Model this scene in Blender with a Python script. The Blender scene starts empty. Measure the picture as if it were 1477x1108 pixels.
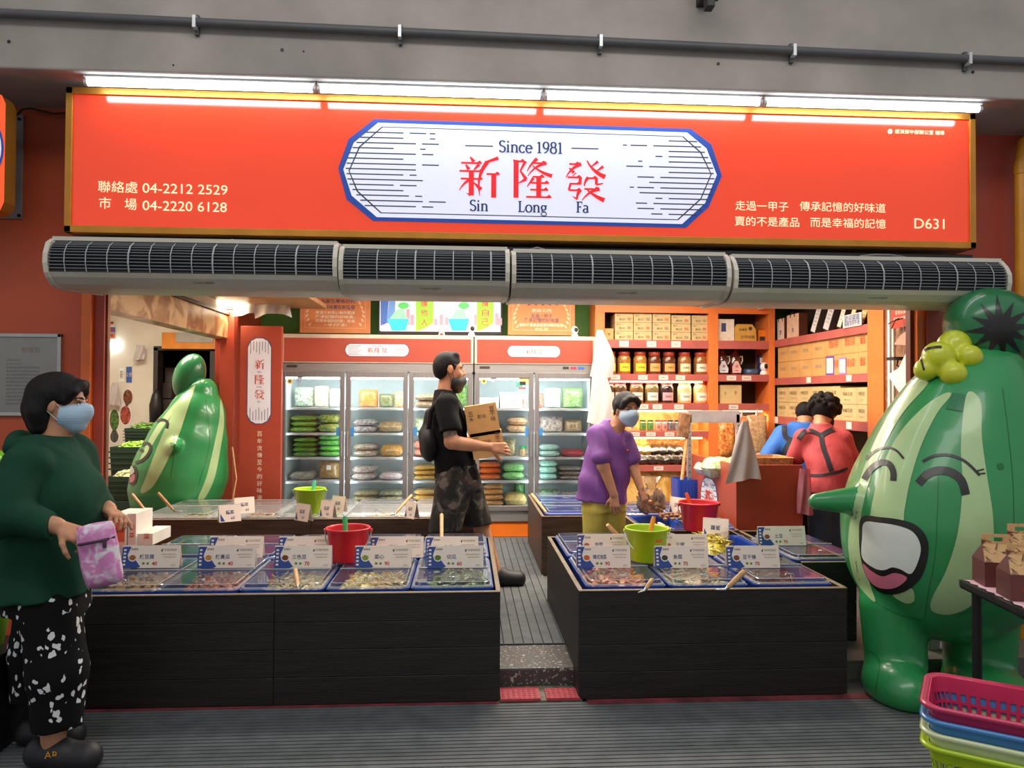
import bpy, bmesh, math, random
import numpy as np
from mathutils import Vector, Matrix, Euler
from mathutils.bvhtree import BVHTree
from mathutils.geometry import delaunay_2d_cdt

random.seed(7)
SC = bpy.context.scene
COL = SC.collection
PI = math.pi

# ------------------------------------------------------------------ camera, world, lights, exposure
FPX, CXP, CYP = 1075.0, 738.5, 554.0
CAM = Vector((0.0, 0.0, 1.5))
YAW = math.atan((738.5 - 672.0) / FPX)
PITCH = math.atan(18.0 / FPX)
ROLL = 0.005
_F = Vector((math.sin(YAW) * math.cos(PITCH), math.cos(YAW) * math.cos(PITCH), math.sin(PITCH)))
_R0 = Vector((math.cos(YAW), -math.sin(YAW), 0.0))
_U0 = _R0.cross(_F)
_R = _R0 * math.cos(ROLL) + _U0 * math.sin(ROLL)
_U = _U0 * math.cos(ROLL) - _R0 * math.sin(ROLL)
cam_data = bpy.data.cameras.new('camera')
cam_data.sensor_width = 36.0
cam_data.lens = 36.0 * FPX / 1477.0
cam_data.clip_start = 0.05
cam = bpy.data.objects.new('camera', cam_data)
cam.matrix_world = Matrix(((_R.x, _U.x, -_F.x, CAM.x), (_R.y, _U.y, -_F.y, CAM.y), (_R.z, _U.z, -_F.z, CAM.z), (0, 0, 0, 1)))
COL.objects.link(cam)
SC.camera = cam

SC.view_settings.view_transform = 'Standard'
SC.view_settings.look = 'None'
SC.view_settings.gamma = 1.0
SC.view_settings.use_curve_mapping = False
SC.view_settings.exposure = 0.0
SC.cycles.max_bounces = 7
SC.cycles.diffuse_bounces = 3
SC.cycles.glossy_bounces = 3
SC.cycles.transparent_max_bounces = 24
SC.cycles.caustics_reflective = False
SC.cycles.caustics_refractive = False
SC.cycles.sample_clamp_indirect = 6.0
SC.cycles.use_denoising = True

world = bpy.data.worlds.new('world')
world.use_nodes = True
world.node_tree.nodes['Background'].inputs['Color'].default_value = (0.94, 0.96, 1.0, 1)
world.node_tree.nodes['Background'].inputs['Strength'].default_value = 0.46
SC.world = world


def area(name, loc, size, energy, col=(1, 1, 1), rot=(0, 0, 0), shape='RECTANGLE'):
    l = bpy.data.lights.new(name, 'AREA')
    l.shape = shape
    l.size, l.size_y = size
    l.energy = energy
    l.color = col
    o = bpy.data.objects.new(name, l)
    o.location = loc
    o.rotation_euler = rot
    COL.objects.link(o)
    return o


# fluorescent rows on the shop ceiling (warm white; the last one added for the trays), the alley lamp and an unseen broad lamp standing in for the arcade lights
area('shop_ceiling_light', (-0.4, 5.9, 2.66), (2.6, 0.5), 88, (1.0, 0.90, 0.78))
area('shop_ceiling_light', (1.7, 6.0, 2.66), (1.8, 0.5), 82, (1.0, 0.86, 0.68))
area('shop_ceiling_light', (0.9, 7.0, 2.66), (3.0, 0.25), 38, (1.0, 0.88, 0.72))
area('shop_ceiling_light', (-0.1, 4.85, 2.68), (3.6, 0.22), 46, (1.0, 0.93, 0.84))  # added near the front to brighten the trays, no fitting in view
area('alley_light', (-3.2, 6.9, 2.7), (1.2, 0.8), 70, (1.0, 0.90, 0.74))
area('arcade_fill', (0.3, 1.1, 4.6), (5.0, 1.0), 75, (1.0, 0.97, 0.93), (math.radians(12), 0, 0))  # unseen fill over the arcade, placed out of the sign's reflection


# ------------------------------------------------------------------ pixel rays (used to measure places in the photograph)
def ray(px, v):
    return _F + _R * ((px - CXP) / FPX) + _U * ((CYP - v) / FPX)


def P(px, v, Y):
    d = ray(px, v)
    return CAM + d * ((Y - CAM.y) / d.y)


def PZ(px, v, z):
    d = ray(px, v)
    return CAM + d * ((z - CAM.z) / d.z)


def PX(px, v, X):
    d = ray(px, v)
    return CAM + d * ((X - CAM.x) / d.x)


# ------------------------------------------------------------------ materials
def lin(c):
    if isinstance(c, str):
        c = c.lstrip('#')
        c = [int(c[i:i + 2], 16) / 255 for i in (0, 2, 4)]
    return tuple(x / 12.92 if x <= 0.04045 else ((x + 0.055) / 1.055) ** 2.4 for x in c)


MATS = {}


def M(name, col='#808080', rough=0.55, metal=0.0, var=0.06, scale=8.0, bump=0.0, bscale=60.0, emit=0.0, ecol=None, spec=0.5, coat=0.0, stretch=(1, 1, 1), trans=0.0):
    """principled material with a noise variation in its own colour and an optional bump"""
    if name in MATS:
        return MATS[name]
    m = bpy.data.materials.new(name)
    m.use_nodes = True
    nt = m.node_tree
    b = nt.nodes['Principled BSDF']
    c = lin(col)
    b.inputs['Roughness'].default_value = rough
    b.inputs['Metallic'].default_value = metal
    b.inputs['Specular IOR Level'].default_value = spec
    b.inputs['Coat Weight'].default_value = coat
    b.inputs['Coat Roughness'].default_value = 0.08
    b.inputs['Base Color'].default_value = (*c, 1)
    if trans:
        b.inputs['Transmission Weight'].default_value = trans
    if var or bump:
        tc = nt.nodes.new('ShaderNodeTexCoord')
        mp = nt.nodes.new('ShaderNodeMapping')
        mp.inputs['Scale'].default_value = stretch
        nt.links.new(tc.outputs['Object'], mp.inputs['Vector'])
    if var:
        n = nt.nodes.new('ShaderNodeTexNoise')
        n.inputs['Scale'].default_value = scale
        n.inputs['Detail'].default_value = 4
        nt.links.new(mp.outputs['Vector'], n.inputs['Vector'])
        r = nt.nodes.new('ShaderNodeValToRGB')
        r.color_ramp.elements[0].position = 0.3
        r.color_ramp.elements[1].position = 0.7
        r.color_ramp.elements[0].color = (*[max(0, x * (1 - var * 2)) for x in c], 1)
        r.color_ramp.elements[1].color = (*[min(1, x * (1 + var * 2)) for x in c], 1)
        nt.links.new(n.outputs['Fac'], r.inputs['Fac'])
        nt.links.new(r.outputs['Color'], b.inputs['Base Color'])
    if bump:
        n2 = nt.nodes.new('ShaderNodeTexNoise')
        n2.inputs['Scale'].default_value = bscale
        n2.inputs['Detail'].default_value = 3
        nt.links.new(mp.outputs['Vector'], n2.inputs['Vector'])
        bp = nt.nodes.new('ShaderNodeBump')
        bp.inputs['Strength'].default_value = bump
        bp.inputs['Distance'].default_value = 0.01
        nt.links.new(n2.outputs['Fac'], bp.inputs['Height'])
        nt.links.new(bp.outputs['Normal'], b.inputs['Normal'])
    if emit:
        b.inputs['Emission Color'].default_value = (*lin(ecol or col), 1)
        b.inputs['Emission Strength'].default_value = emit
    MATS[name] = m
    return m


def clear(name, tint='#f4f8f8', gloss=1.0, rough=0.02, cover=0.0, ior=1.45):
    """thin clear sheet: transparent, with Fresnel reflection and a little milky cover"""
    if name in MATS:
        return MATS[name]
    m = bpy.data.materials.new(name)
    m.use_nodes = True
    nt = m.node_tree
    nt.nodes.remove(nt.nodes['Principled BSDF'])
    out = nt.nodes['Material Output']
    t = nt.nodes.new('ShaderNodeBsdfTransparent')
    t.inputs['Color'].default_value = (*lin(tint), 1)
    g = nt.nodes.new('ShaderNodeBsdfGlossy')
    g.inputs['Roughness'].default_value = rough
    g.inputs['Color'].default_value = (gloss, gloss, gloss, 1)
    fr = nt.nodes.new('ShaderNodeFresnel')
    fr.inputs['IOR'].default_value = ior
    mx = nt.nodes.new('ShaderNodeMixShader')
    nt.links.new(fr.outputs['Fac'], mx.inputs['Fac'])
    last = t
    if cover:
        d = nt.nodes.new('ShaderNodeBsdfDiffuse')
        d.inputs['Color'].default_value = (*lin(tint), 1)
        m2 = nt.nodes.new('ShaderNodeMixShader')
        m2.inputs['Fac'].default_value = cover
        nt.links.new(t.outputs[0], m2.inputs[1])
        nt.links.new(d.outputs[0], m2.inputs[2])
        last = m2
    nt.links.new(last.outputs[0], mx.inputs[1])
    nt.links.new(g.outputs[0], mx.inputs[2])
    nt.links.new(mx.outputs[0], out.inputs['Surface'])
    MATS[name] = m
    return m


def nodes_of(m):
    nt = m.node_tree
    return nt, nt.nodes['Principled BSDF']


def spots(name, base, spot, scale, thr, rough=0.6, soft=0.02, stretch=(1, 1, 1), third=None, metal=0.0):
    """blotches of one or two other colours on a base colour (camouflage, printed cloth, marble chips)"""
    if name in MATS:
        return MATS[name]
    m = M(name, base, rough, metal, var=0)
    nt, b = nodes_of(m)
    tc = nt.nodes.new('ShaderNodeTexCoord')
    mp = nt.nodes.new('ShaderNodeMapping')
    mp.inputs['Scale'].default_value = stretch
    nt.links.new(tc.outputs['Object'], mp.inputs['Vector'])
    n = nt.nodes.new('ShaderNodeTexNoise')
    n.inputs['Scale'].default_value = scale
    n.inputs['Detail'].default_value = 2.5
    n.inputs['Distortion'].default_value = 0.6
    nt.links.new(mp.outputs['Vector'], n.inputs['Vector'])
    r = nt.nodes.new('ShaderNodeValToRGB')
    e = r.color_ramp.elements
    e[0].position = thr - soft
    e[0].color = (*lin(base), 1)
    e[1].position = thr + soft
    e[1].color = (*lin(spot), 1)
    if third:
        x = e.new(min(0.99, thr + 0.09))
        x.color = (*lin(third), 1)
        y = e.new(min(0.985, thr + 0.09 - soft))
        y.color = (*lin(spot), 1)
    nt.links.new(n.outputs['Fac'], r.inputs['Fac'])
    nt.links.new(r.outputs['Color'], b.inputs['Base Color'])
    return m


# ------------------------------------------------------------------ object helpers
def tag(o, label=None, cat=None, group=None, kind=None):
    if label:
        o['label'] = label
    if cat:
        o['category'] = cat
    if group:
        o['group'] = group
    if kind:
        o['kind'] = kind
    return o


WLOC = {}


def thing(name, label, cat, loc=(0, 0, 0), rz=0.0, group=None):
    o = bpy.data.objects.new(name, None)
    o.empty_display_size = 0.1
    o.location = loc
    o.rotation_euler = (0, 0, rz)
    COL.objects.link(o)
    WLOC[o.name] = Vector(loc)
    return tag(o, label, cat, group)


def dup(root, loc, rz=0.0, label=None, group=None):
    """a copy of a thing with copies of its parts and sub-parts"""
    r = root.copy()
    COL.objects.link(r)
    r.location = loc
    r.rotation_euler = (0, 0, rz)
    if label:
        r['label'] = label
    if group:
        r['group'] = group
    for ch in list(root.children):
        c = ch.copy()
        COL.objects.link(c)
        c.parent = r
        for g in ch.children:
            d = g.copy()
            COL.objects.link(d)
            d.parent = c
    return r


TEXTS = {}


def tmesh(s, bold=0.0):
    """flat outline of a line of writing, as vertices, faces and box"""
    k = (s, bold)
    if k not in TEXTS:
        cu = bpy.data.curves.new('lettering', 'FONT')
        cu.body = s
        cu.resolution_u = 3
        cu.offset = bold
        o = bpy.data.objects.new('lettering', cu)
        COL.objects.link(o)
        dg = bpy.context.evaluated_depsgraph_get()
        me = bpy.data.meshes.new_from_object(o.evaluated_get(dg))
        vs = np.array([v.co[:2] for v in me.vertices]) if len(me.vertices) else np.zeros((0, 2))
        fs = [tuple(p.vertices) for p in me.polygons]
        bpy.data.objects.remove(o)
        bpy.data.curves.remove(cu)
        bpy.data.meshes.remove(me)
        lo, hi = (vs.min(0), vs.max(0)) if len(vs) else (np.zeros(2), np.ones(2))
        TEXTS[k] = (vs, fs, lo, hi)
    return TEXTS[k]


def stroke_poly(pts, w0, wv=None, taper=1.0, nib=True):
    """outline of a brush stroke through pts; wv = width where it runs vertically, w0 = where it runs level"""
    pts = [Vector(p) for p in pts]
    wv = w0 if wv is None else wv
    L, R = [], []
    n = len(pts)
    for i, p in enumerate(pts):
        a = pts[max(0, i - 1)]
        b = pts[min(n - 1, i + 1)]
        d = (b - a).normalized()
        w = w0 + (wv - w0) * abs(d.y)
        w *= 1 + (taper - 1) * i / max(1, n - 1)
        nrm = Vector((-d.y, d.x))
        L.append(p + nrm * w / 2)
        R.append(p - nrm * w / 2)
    return L + R[::-1]


class MB:
    """collects shapes into one mesh"""

    def __init__(s):
        s.v, s.f, s.m, s.sm, s.mats = [], [], [], [], []

    def mi(s, m):
        if m not in s.mats:
            s.mats.append(m)
        return s.mats.index(m)

    def add(s, vs, fs, m, smooth=False):
        o = len(s.v)
        s.v += [tuple(v) for v in vs]
        k = s.mi(m)
        for f in fs:
            s.f.append(tuple(i + o for i in f))
            s.m.append(k)
            s.sm.append(smooth)
        return s

    def box(s, lo, hi, m, T=None):
        x0, y0, z0 = lo
        x1, y1, z1 = hi
        vs = [Vector(p) for p in ((x0, y0, z0), (x1, y0, z0), (x1, y1, z0), (x0, y1, z0), (x0, y0, z1), (x1, y0, z1), (x1, y1, z1), (x0, y1, z1))]
        if T:
            vs = [T @ v for v in vs]
        return s.add(vs, ((3, 2, 1, 0), (4, 5, 6, 7), (0, 1, 5, 4), (1, 2, 6, 5), (2, 3, 7, 6), (3, 0, 4, 7)), m)

    def cyl(s, p0, p1, r0, r1, m, n=16, cap=True, smooth=True):
        p0, p1 = Vector(p0), Vector(p1)
        d = (p1 - p0).normalized()
        a = d.orthogonal().normalized()
        b = d.cross(a)
        vs, fs = [], []
        for p, r in ((p0, r0), (p1, r1)):
            for i in range(n):
                t = 2 * PI * i / n
                vs.append(p + a * (r * math.cos(t)) + b * (r * math.sin(t)))
        fs = [(i, (i + 1) % n, n + (i + 1) % n, n + i) for i in range(n)]
        s.add(vs, fs, m, smooth)
        if cap:
            s.add(vs, [tuple(range(n))[::-1], tuple(range(n, 2 * n))], m)
        return s

    def tube(s, pts, r, m, n=8, closed=False, cap=True):
        pts = [Vector(p) for p in pts]
        k = len(pts)
        rs = r if isinstance(r, (list, tuple)) else [r] * k
        vs, fs = [], []
        a = None
        for i, p in enumerate(pts):
            p0 = pts[i - 1] if (i or closed) else p
            p1 = pts[(i + 1) % k] if (i < k - 1 or closed) else p
            d = (p1 - p0).normalized()
            if a is None:
                a = d.orthogonal().normalized()
            a = (a - d * a.dot(d))
            a = a.normalized() if a.length > 1e-6 else d.orthogonal().normalized()
            b = d.cross(a)
            for j in range(n):
                t = 2 * PI * j / n
                vs.append(p + a * (rs[i] * math.cos(t)) + b * (rs[i] * math.sin(t)))
        for i in range(k if closed else k - 1):
            for j in range(n):
                i2 = (i + 1) % k
                fs.append((i * n + j, i * n + (j + 1) % n, i2 * n + (j + 1) % n, i2 * n + j))
        s.add(vs, fs, m, True)
        if cap and not closed:
            s.add(vs, [tuple(range(n))[::-1], tuple(range((k - 1) * n, k * n))], m)
        return s

    def lathe(s, prof, m, c=(0, 0, 0), n=24, smooth=True, sx=1.0, sy=1.0, T=None):
        """profile of (radius, height) turned about the vertical through c"""
        c = Vector(c)
        vs, fs = [], []
        for r, z in prof:
            for j in range(n):
                t = 2 * PI * j / n
                q = Vector((r * math.cos(t) * sx, r * math.sin(t) * sy, z))
                vs.append(c + (T @ q if T else q))
        for i in range(len(prof) - 1):
            for j in range(n):
                fs.append((i * n + j, i * n + (j + 1) % n, (i + 1) * n + (j + 1) % n, (i + 1) * n + j))
        return s.add(vs, fs, m, smooth)

    def ell(s, c, r, m, n=16, k=10, T=None):
        c = Vector(c)
        vs, fs = [], []
        for i in range(k + 1):
            ph = PI * i / k - PI / 2
            for j in range(n):
                t = 2 * PI * j / n
                q = Vector((r[0] * math.cos(ph) * math.cos(t), r[1] * math.cos(ph) * math.sin(t), r[2] * math.sin(ph)))
                vs.append(c + (T @ q if T else q))
        for i in range(k):
            for j in range(n):
                fs.append((i * n + j, i * n + (j + 1) % n, (i + 1) * n + (j + 1) % n, (i + 1) * n + j))
        return s.add(vs, fs, m, True)

    def prism(s, pts, o, ax, ay, depth, m, side=None):
        """polygon pts (2-D) in the plane o + x*ax + y*ay, given thickness towards -normal"""
        o, ax, ay = Vector(o), Vector(ax), Vector(ay)
        nrm = ax.cross(ay).normalized()
        n = len(pts)
        area2 = sum(pts[i][0] * pts[(i + 1) % n][1] - pts[(i + 1) % n][0] * pts[i][1] for i in range(n))
        if area2 < 0:
            pts = list(pts)[::-1]
        f = [o + ax * p[0] + ay * p[1] for p in pts]
        s.add(f, [tuple(range(n))], m)
        if depth:
            b = [q - nrm * depth for q in f]
            s.add(f + b, [(i, n + i, n + (i + 1) % n, (i + 1) % n) for i in range(n)] + [tuple(range(n, 2 * n))[::-1]], side or m)
        return s

    def text(s, t, o, ax, ay, m, w=None, h=None, bold=0.0, align='c', lift=0.0012):
        """writing centred (or left-aligned) on o in the plane of the unit vectors ax, ay; fitted to width w or height h"""
        vs, fs, lo, hi = tmesh(t, bold)
        if not len(vs):
            return s
        o, ax, ay = Vector(o), Vector(ax).normalized(), Vector(ay).normalized()
        W, H = hi - lo
        if w and h:
            kx, ky = w / W, h / H
        elif w:
            kx = ky = w / W
        else:
            kx = ky = h / H
        nrm = ax.cross(ay).normalized() * lift
        cx = (lo[0] + hi[0]) / 2 if align == 'c' else (lo[0] if align == 'l' else hi[0])
        cy = (lo[1] + hi[1]) / 2
        s.add([o + nrm + ax * ((x - cx) * kx) + ay * ((y - cy) * ky) for x, y in vs], fs, m)
        return s

    def strokes(s, polys, o, ax, ay, m, lift=0.0012):
        o, ax, ay = Vector(o), Vector(ax), Vector(ay)
        nrm = ax.cross(ay).normalized() * lift
        for i, p in enumerate(polys):
            s.prism([(q[0], q[1]) for q in p], o + nrm * (1 + 0.02 * i), ax, ay, 0, m)
        return s

    def mesh(s, name, off=None):
        me = bpy.data.meshes.new(name)
        vs = s.v
        if off is not None and off.length > 0:
            vs = [(a - off.x, b - off.y, c - off.z) for a, b, c in vs]
        me.from_pydata(vs, [], s.f)
        for m in s.mats:
            me.materials.append(m)
        me.polygons.foreach_set('material_index', s.m)
        me.polygons.foreach_set('use_smooth', s.sm)
        me.update()
        return me

    def build(s, name, parent=None, world=True, bevel=0.0, seg=2):
        """link as one object; world=True: the shapes were given in world coordinates"""
        off = None
        if parent is not None and world:
            off = WLOC.get(parent.name, Vector((0, 0, 0)))
        o = bpy.data.objects.new(name, s.mesh(name, off))
        COL.objects.link(o)
        if parent is not None:
            o.parent = parent
            WLOC[o.name] = WLOC.get(parent.name, Vector((0, 0, 0))) if world else Vector((0, 0, 0))
        if bevel:
            b = o.modifiers.new('edge', 'BEVEL')
            b.width = bevel
            b.segments = seg
            b.limit_method = 'ANGLE'
        return o

    def struct(s, name, bevel=0.0):
        return tag(s.build(name, None, bevel=bevel), kind='structure')


XA, YA, ZA = Vector((1, 0, 0)), Vector((0, 1, 0)), Vector((0, 0, 1))


# ------------------------------------------------------------------ smooth solids from blended shapes (bodies, clothes, inflatables)
class Solid:
    def __init__(s, lo, hi, res):
        s.lo = np.array(lo, dtype=np.float32)
        s.res = res
        s.n = tuple(int(math.ceil((hi[i] - lo[i]) / res)) + 1 for i in range(3))
        s.F = np.full(s.n, 0.2, dtype=np.float32)

    def _sub(s, lo, hi):
        a = [max(0, int(math.floor((lo[i] - s.lo[i]) / s.res))) for i in range(3)]
        b = [min(s.n[i], int(math.ceil((hi[i] - s.lo[i]) / s.res)) + 1) for i in range(3)]
        if any(b[i] <= a[i] for i in range(3)):
            return None, None
        sl = tuple(slice(a[i], b[i]) for i in range(3))
        g = np.meshgrid(*[s.lo[i] + s.res * np.arange(a[i], b[i], dtype=np.float32) for i in range(3)], indexing='ij')
        return sl, g

    def _mix(s, sl, d, k, op='+'):
        F = s.F[sl]
        if op == '+':
            if k > 0:
                h = np.maximum(k - np.abs(F - d), 0) / k
                s.F[sl] = np.minimum(F, d) - h * h * k * 0.25
            else:
                s.F[sl] = np.minimum(F, d)
        elif op == '-':
            if k > 0:
                h = np.maximum(k - np.abs(F + d), 0) / k
                s.F[sl] = np.maximum(F, -d) + h * h * k * 0.25
            else:
                s.F[sl] = np.maximum(F, -d)

    def cap(s, p0, p1, r0, r1, k=0.02, op='+'):
        p0, p1 = np.array(p0, dtype=np.float32), np.array(p1, dtype=np.float32)
        mg = max(r0, r1) + k + 3 * s.res
        sl, g = s._sub(np.minimum(p0, p1) - mg, np.maximum(p0, p1) + mg)
        if sl is None:
            return s
        d = p1 - p0
        L2 = float((d * d).sum()) + 1e-9
        t = np.clip(((g[0] - p0[0]) * d[0] + (g[1] - p0[1]) * d[1] + (g[2] - p0[2]) * d[2]) / L2, 0, 1)
        q = np.sqrt((g[0] - p0[0] - t * d[0]) ** 2 + (g[1] - p0[1] - t * d[1]) ** 2 + (g[2] - p0[2] - t * d[2]) ** 2)
        s._mix(sl, q - (r0 + (r1 - r0) * t), k, op)
        return s

    def chain(s, pts, rs, k=0.02):
        for i in range(len(pts) - 1):
            s.cap(pts[i], pts[i + 1], rs[i], rs[i + 1], k)
        return s

    def ell(s, c, r, k=0.02, T=None, op='+'):
        c = np.array(c, dtype=np.float32)
        mg = max(r) + k + 3 * s.res
        sl, g = s._sub(c - mg, c + mg)
        if sl is None:
            return s
        x, y, z = g[0] - c[0], g[1] - c[1], g[2] - c[2]
        if T is not None:
            Ti = T.transposed()
            x, y, z = (Ti[0][0] * x + Ti[0][1] * y + Ti[0][2] * z, Ti[1][0] * x + Ti[1][1] * y + Ti[1][2] * z, Ti[2][0] * x + Ti[2][1] * y + Ti[2][2] * z)
        k0 = np.sqrt((x / r[0]) ** 2 + (y / r[1]) ** 2 + (z / r[2]) ** 2) + 1e-6
        k1 = np.sqrt((x / r[0] ** 2) ** 2 + (y / r[1] ** 2) ** 2 + (z / r[2] ** 2) ** 2) + 1e-6
        s._mix(sl, k0 * (k0 - 1) / k1, k, op)
        return s

    def loft(s, secs, k=0.02, op='+'):
        """stack of ellipses: (centre x, centre y, z, half x, half y, turn about z), z rising; one smooth column"""
        secs = sorted(secs, key=lambda q: q[2])
        zs = np.array([q[2] for q in secs])
        mr = max(max(q[3], q[4]) for q in secs) + k + 3 * s.res
        lo = [min(q[0] for q in secs) - mr, min(q[1] for q in secs) - mr, zs[0] - k - 3 * s.res]
        hi = [max(q[0] for q in secs) + mr, max(q[1] for q in secs) + mr, zs[-1] + k + 3 * s.res]
        sl, g = s._sub(lo, hi)
        if sl is None:
            return s
        z1 = g[2][0, 0, :]

        def ip(i):
            vals = np.array([q[i] if len(q) > i else 0.0 for q in secs])
            # smooth (monotone-ish) interpolation
            out = np.interp(z1, zs, vals)
            n = 3
            for _ in range(2):
                out = np.convolve(np.pad(out, n, mode='edge'), np.ones(2 * n + 1) / (2 * n + 1), mode='valid')
            return out.astype(np.float32)[None, None, :]
        cx, cy, rx, ry, a = ip(0), ip(1), ip(3), ip(4), ip(5)
        x, y = g[0] - cx, g[1] - cy
        ca, sa = np.cos(a), np.sin(a)
        x, y = x * ca + y * sa, -x * sa + y * ca
        q = np.sqrt((x / rx) ** 2 + (y / ry) ** 2) + 1e-6
        q1 = np.sqrt((x / rx ** 2) ** 2 + (y / ry ** 2) ** 2) + 1e-6
        d = q * (q - 1) / q1
        dz = np.maximum(g[2] - zs[-1], zs[0] - g[2])
        d = np.maximum(d, dz)
        s._mix(sl, d.astype(np.float32), k, op)
        return s

    def cut(s, p, n):
        """remove everything on the side n of the plane through p"""
        n = np.array(n, dtype=np.float32)
        n = n / np.linalg.norm(n)
        g = np.meshgrid(*[s.lo[i] + s.res * np.arange(s.n[i], dtype=np.float32) for i in range(3)], indexing='ij')
        d = (g[0] - p[0]) * n[0] + (g[1] - p[1]) * n[1] + (g[2] - p[2]) * n[2]
        s.F = np.maximum(s.F, d)
        return s

    def grid(s):
        return np.meshgrid(*[s.lo[i] + s.res * np.arange(s.n[i], dtype=np.float32) for i in range(3)], indexing='ij')

    def surface(s):
        F = s.F.copy()
        F[0], F[-1], F[:, 0], F[:, -1], F[:, :, 0], F[:, :, -1] = [0.2] * 6
        ins = F < 0
        c = np.zeros(tuple(k - 1 for k in s.n), dtype=np.int8)
        for dx in (0, 1):
            for dy in (0, 1):
                for dz in (0, 1):
                    c += ins[dx:s.n[0] - 1 + dx, dy:s.n[1] - 1 + dy, dz:s.n[2] - 1 + dz]
        act = np.argwhere((c > 0) & (c < 8))
        idx = np.full(c.shape, -1, dtype=np.int64)
        idx[tuple(act.T)] = np.arange(len(act))
        acc = np.zeros((len(act), 3))
        cnt = np.zeros(len(act))
        corners = [np.array(q) for q in ((0, 0, 0), (1, 0, 0), (0, 1, 0), (1, 1, 0), (0, 0, 1), (1, 0, 1), (0, 1, 1), (1, 1, 1))]
        for a in range(8):
            for b in range(a + 1, 8):
                df = corners[b] - corners[a]
                if np.abs(df).sum() != 1:
                    continue
                fa = F[tuple((act + corners[a]).T)]
                fb = F[tuple((act + corners[b]).T)]
                x = (fa < 0) != (fb < 0)
                t = np.where(x, fa / np.where(np.abs(fa - fb) < 1e-9, 1e-9, fa - fb), 0)
                acc += np.where(x[:, None], corners[a] + t[:, None] * df, 0)
                cnt += x
        vs = s.lo + s.res * (act + acc / cnt[:, None])
        faces = []
        for ax in range(3):
            o1, o2 = [i for i in range(3) if i != ax]
            sl0 = [slice(None)] * 3
            sl1 = [slice(None)] * 3
            sl0[ax], sl1[ax] = slice(0, -1), slice(1, None)
            a, b = ins[tuple(sl0)], ins[tuple(sl1)]
            e = np.argwhere(a != b)
            e = e[(e[:, o1] > 0) & (e[:, o2] > 0)]
            e = e[(e[:, o1] < s.n[o1] - 1) & (e[:, o2] < s.n[o2] - 1)]
            st = a[tuple(e.T)]
            q = []
            for d1, d2 in ((0, 0), (1, 0), (1, 1), (0, 1)):
                p = e.copy()
                p[:, o1] -= d1
                p[:, o2] -= d2
                q.append(idx[tuple(p.T)])
            q = np.stack(q, 1)
            flip = st if ax != 1 else ~st
            q = np.where(flip[:, None], q, q[:, ::-1])
            faces.append(q)
        fs = np.concatenate(faces)
        fs = fs[(fs >= 0).all(1)]
        return vs, fs

    def build(s, name, m, parent=None, smooth_it=2, world=False, T=None):
        vs, fs = s.surface()
        # light smoothing
        nb = np.concatenate([fs[:, [0, 1]], fs[:, [1, 2]], fs[:, [2, 3]], fs[:, [3, 0]]])
        for _ in range(smooth_it):
            acc = np.zeros_like(vs)
            cnt = np.zeros(len(vs))
            for a, b in ((0, 1), (1, 0)):
                for i in range(3):
                    acc[:, i] += np.bincount(nb[:, a], weights=vs[nb[:, b], i], minlength=len(vs))
                cnt += np.bincount(nb[:, a], minlength=len(vs))
            vs = vs * 0.5 + 0.5 * acc / np.maximum(cnt, 1)[:, None]
        s.vs, s.fs = vs, fs
        me = bpy.data.meshes.new(name)
        off = np.zeros(3)
        if parent is not None and world:
            off = np.array(WLOC.get(parent.name, Vector((0, 0, 0))))
        v2 = vs - off
        me.vertices.add(len(vs))
        me.vertices.foreach_set('co', v2.astype(np.float32).ravel())
        me.loops.add(len(fs) * 4)
        me.loops.foreach_set('vertex_index', fs.astype(np.int32).ravel())
        me.polygons.add(len(fs))
        me.polygons.foreach_set('loop_start', np.arange(0, len(fs) * 4, 4, dtype=np.int32))
        me.polygons.foreach_set('use_smooth', np.ones(len(fs), dtype=bool))
        me.update(calc_edges=True)
        me.validate()
        for mm in (m if isinstance(m, (list, tuple)) else [m]):
            me.materials.append(mm)
        o = bpy.data.objects.new(name, me)
        COL.objects.link(o)
        if parent is not None:
            o.parent = parent
            WLOC[o.name] = WLOC.get(parent.name, Vector((0, 0, 0))) if world else Vector((0, 0, 0))
        return o

    def bvh(s):
        return BVHTree.FromPolygons([tuple(v) for v in s.vs], [tuple(f) for f in s.fs])


def inside(p, poly):
    x, y = p
    c = False
    n = len(poly)
    for i in range(n):
        x0, y0 = poly[i]
        x1, y1 = poly[(i + 1) % n]
        if (y0 > y) != (y1 > y) and x < (x1 - x0) * (y - y0) / (y1 - y0) + x0:
            c = not c
    return c


def spline(pts, n=6, closed=True):
    """Catmull-Rom through 2-D points"""
    out = []
    k = len(pts)
    rng = range(k) if closed else range(k - 1)
    for i in rng:
        if closed:
            p0, p1, p2, p3 = pts[i - 1], pts[i], pts[(i + 1) % k], pts[(i + 2) % k]
        else:
            p0, p1, p2, p3 = pts[max(0, i - 1)], pts[i], pts[i + 1], pts[min(k - 1, i + 2)]
        for j in range(n):
            t = j / n
            out.append(tuple(0.5 * (2 * p1[a] + (p2[a] - p0[a]) * t + (2 * p0[a] - 5 * p1[a] + 4 * p2[a] - p3[a]) * t * t + (3 * p1[a] - p0[a] - 3 * p2[a] + p3[a]) * t ** 3) for a in (0, 1)))
    if not closed:
        out.append(tuple(pts[-1]))
    return out


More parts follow.
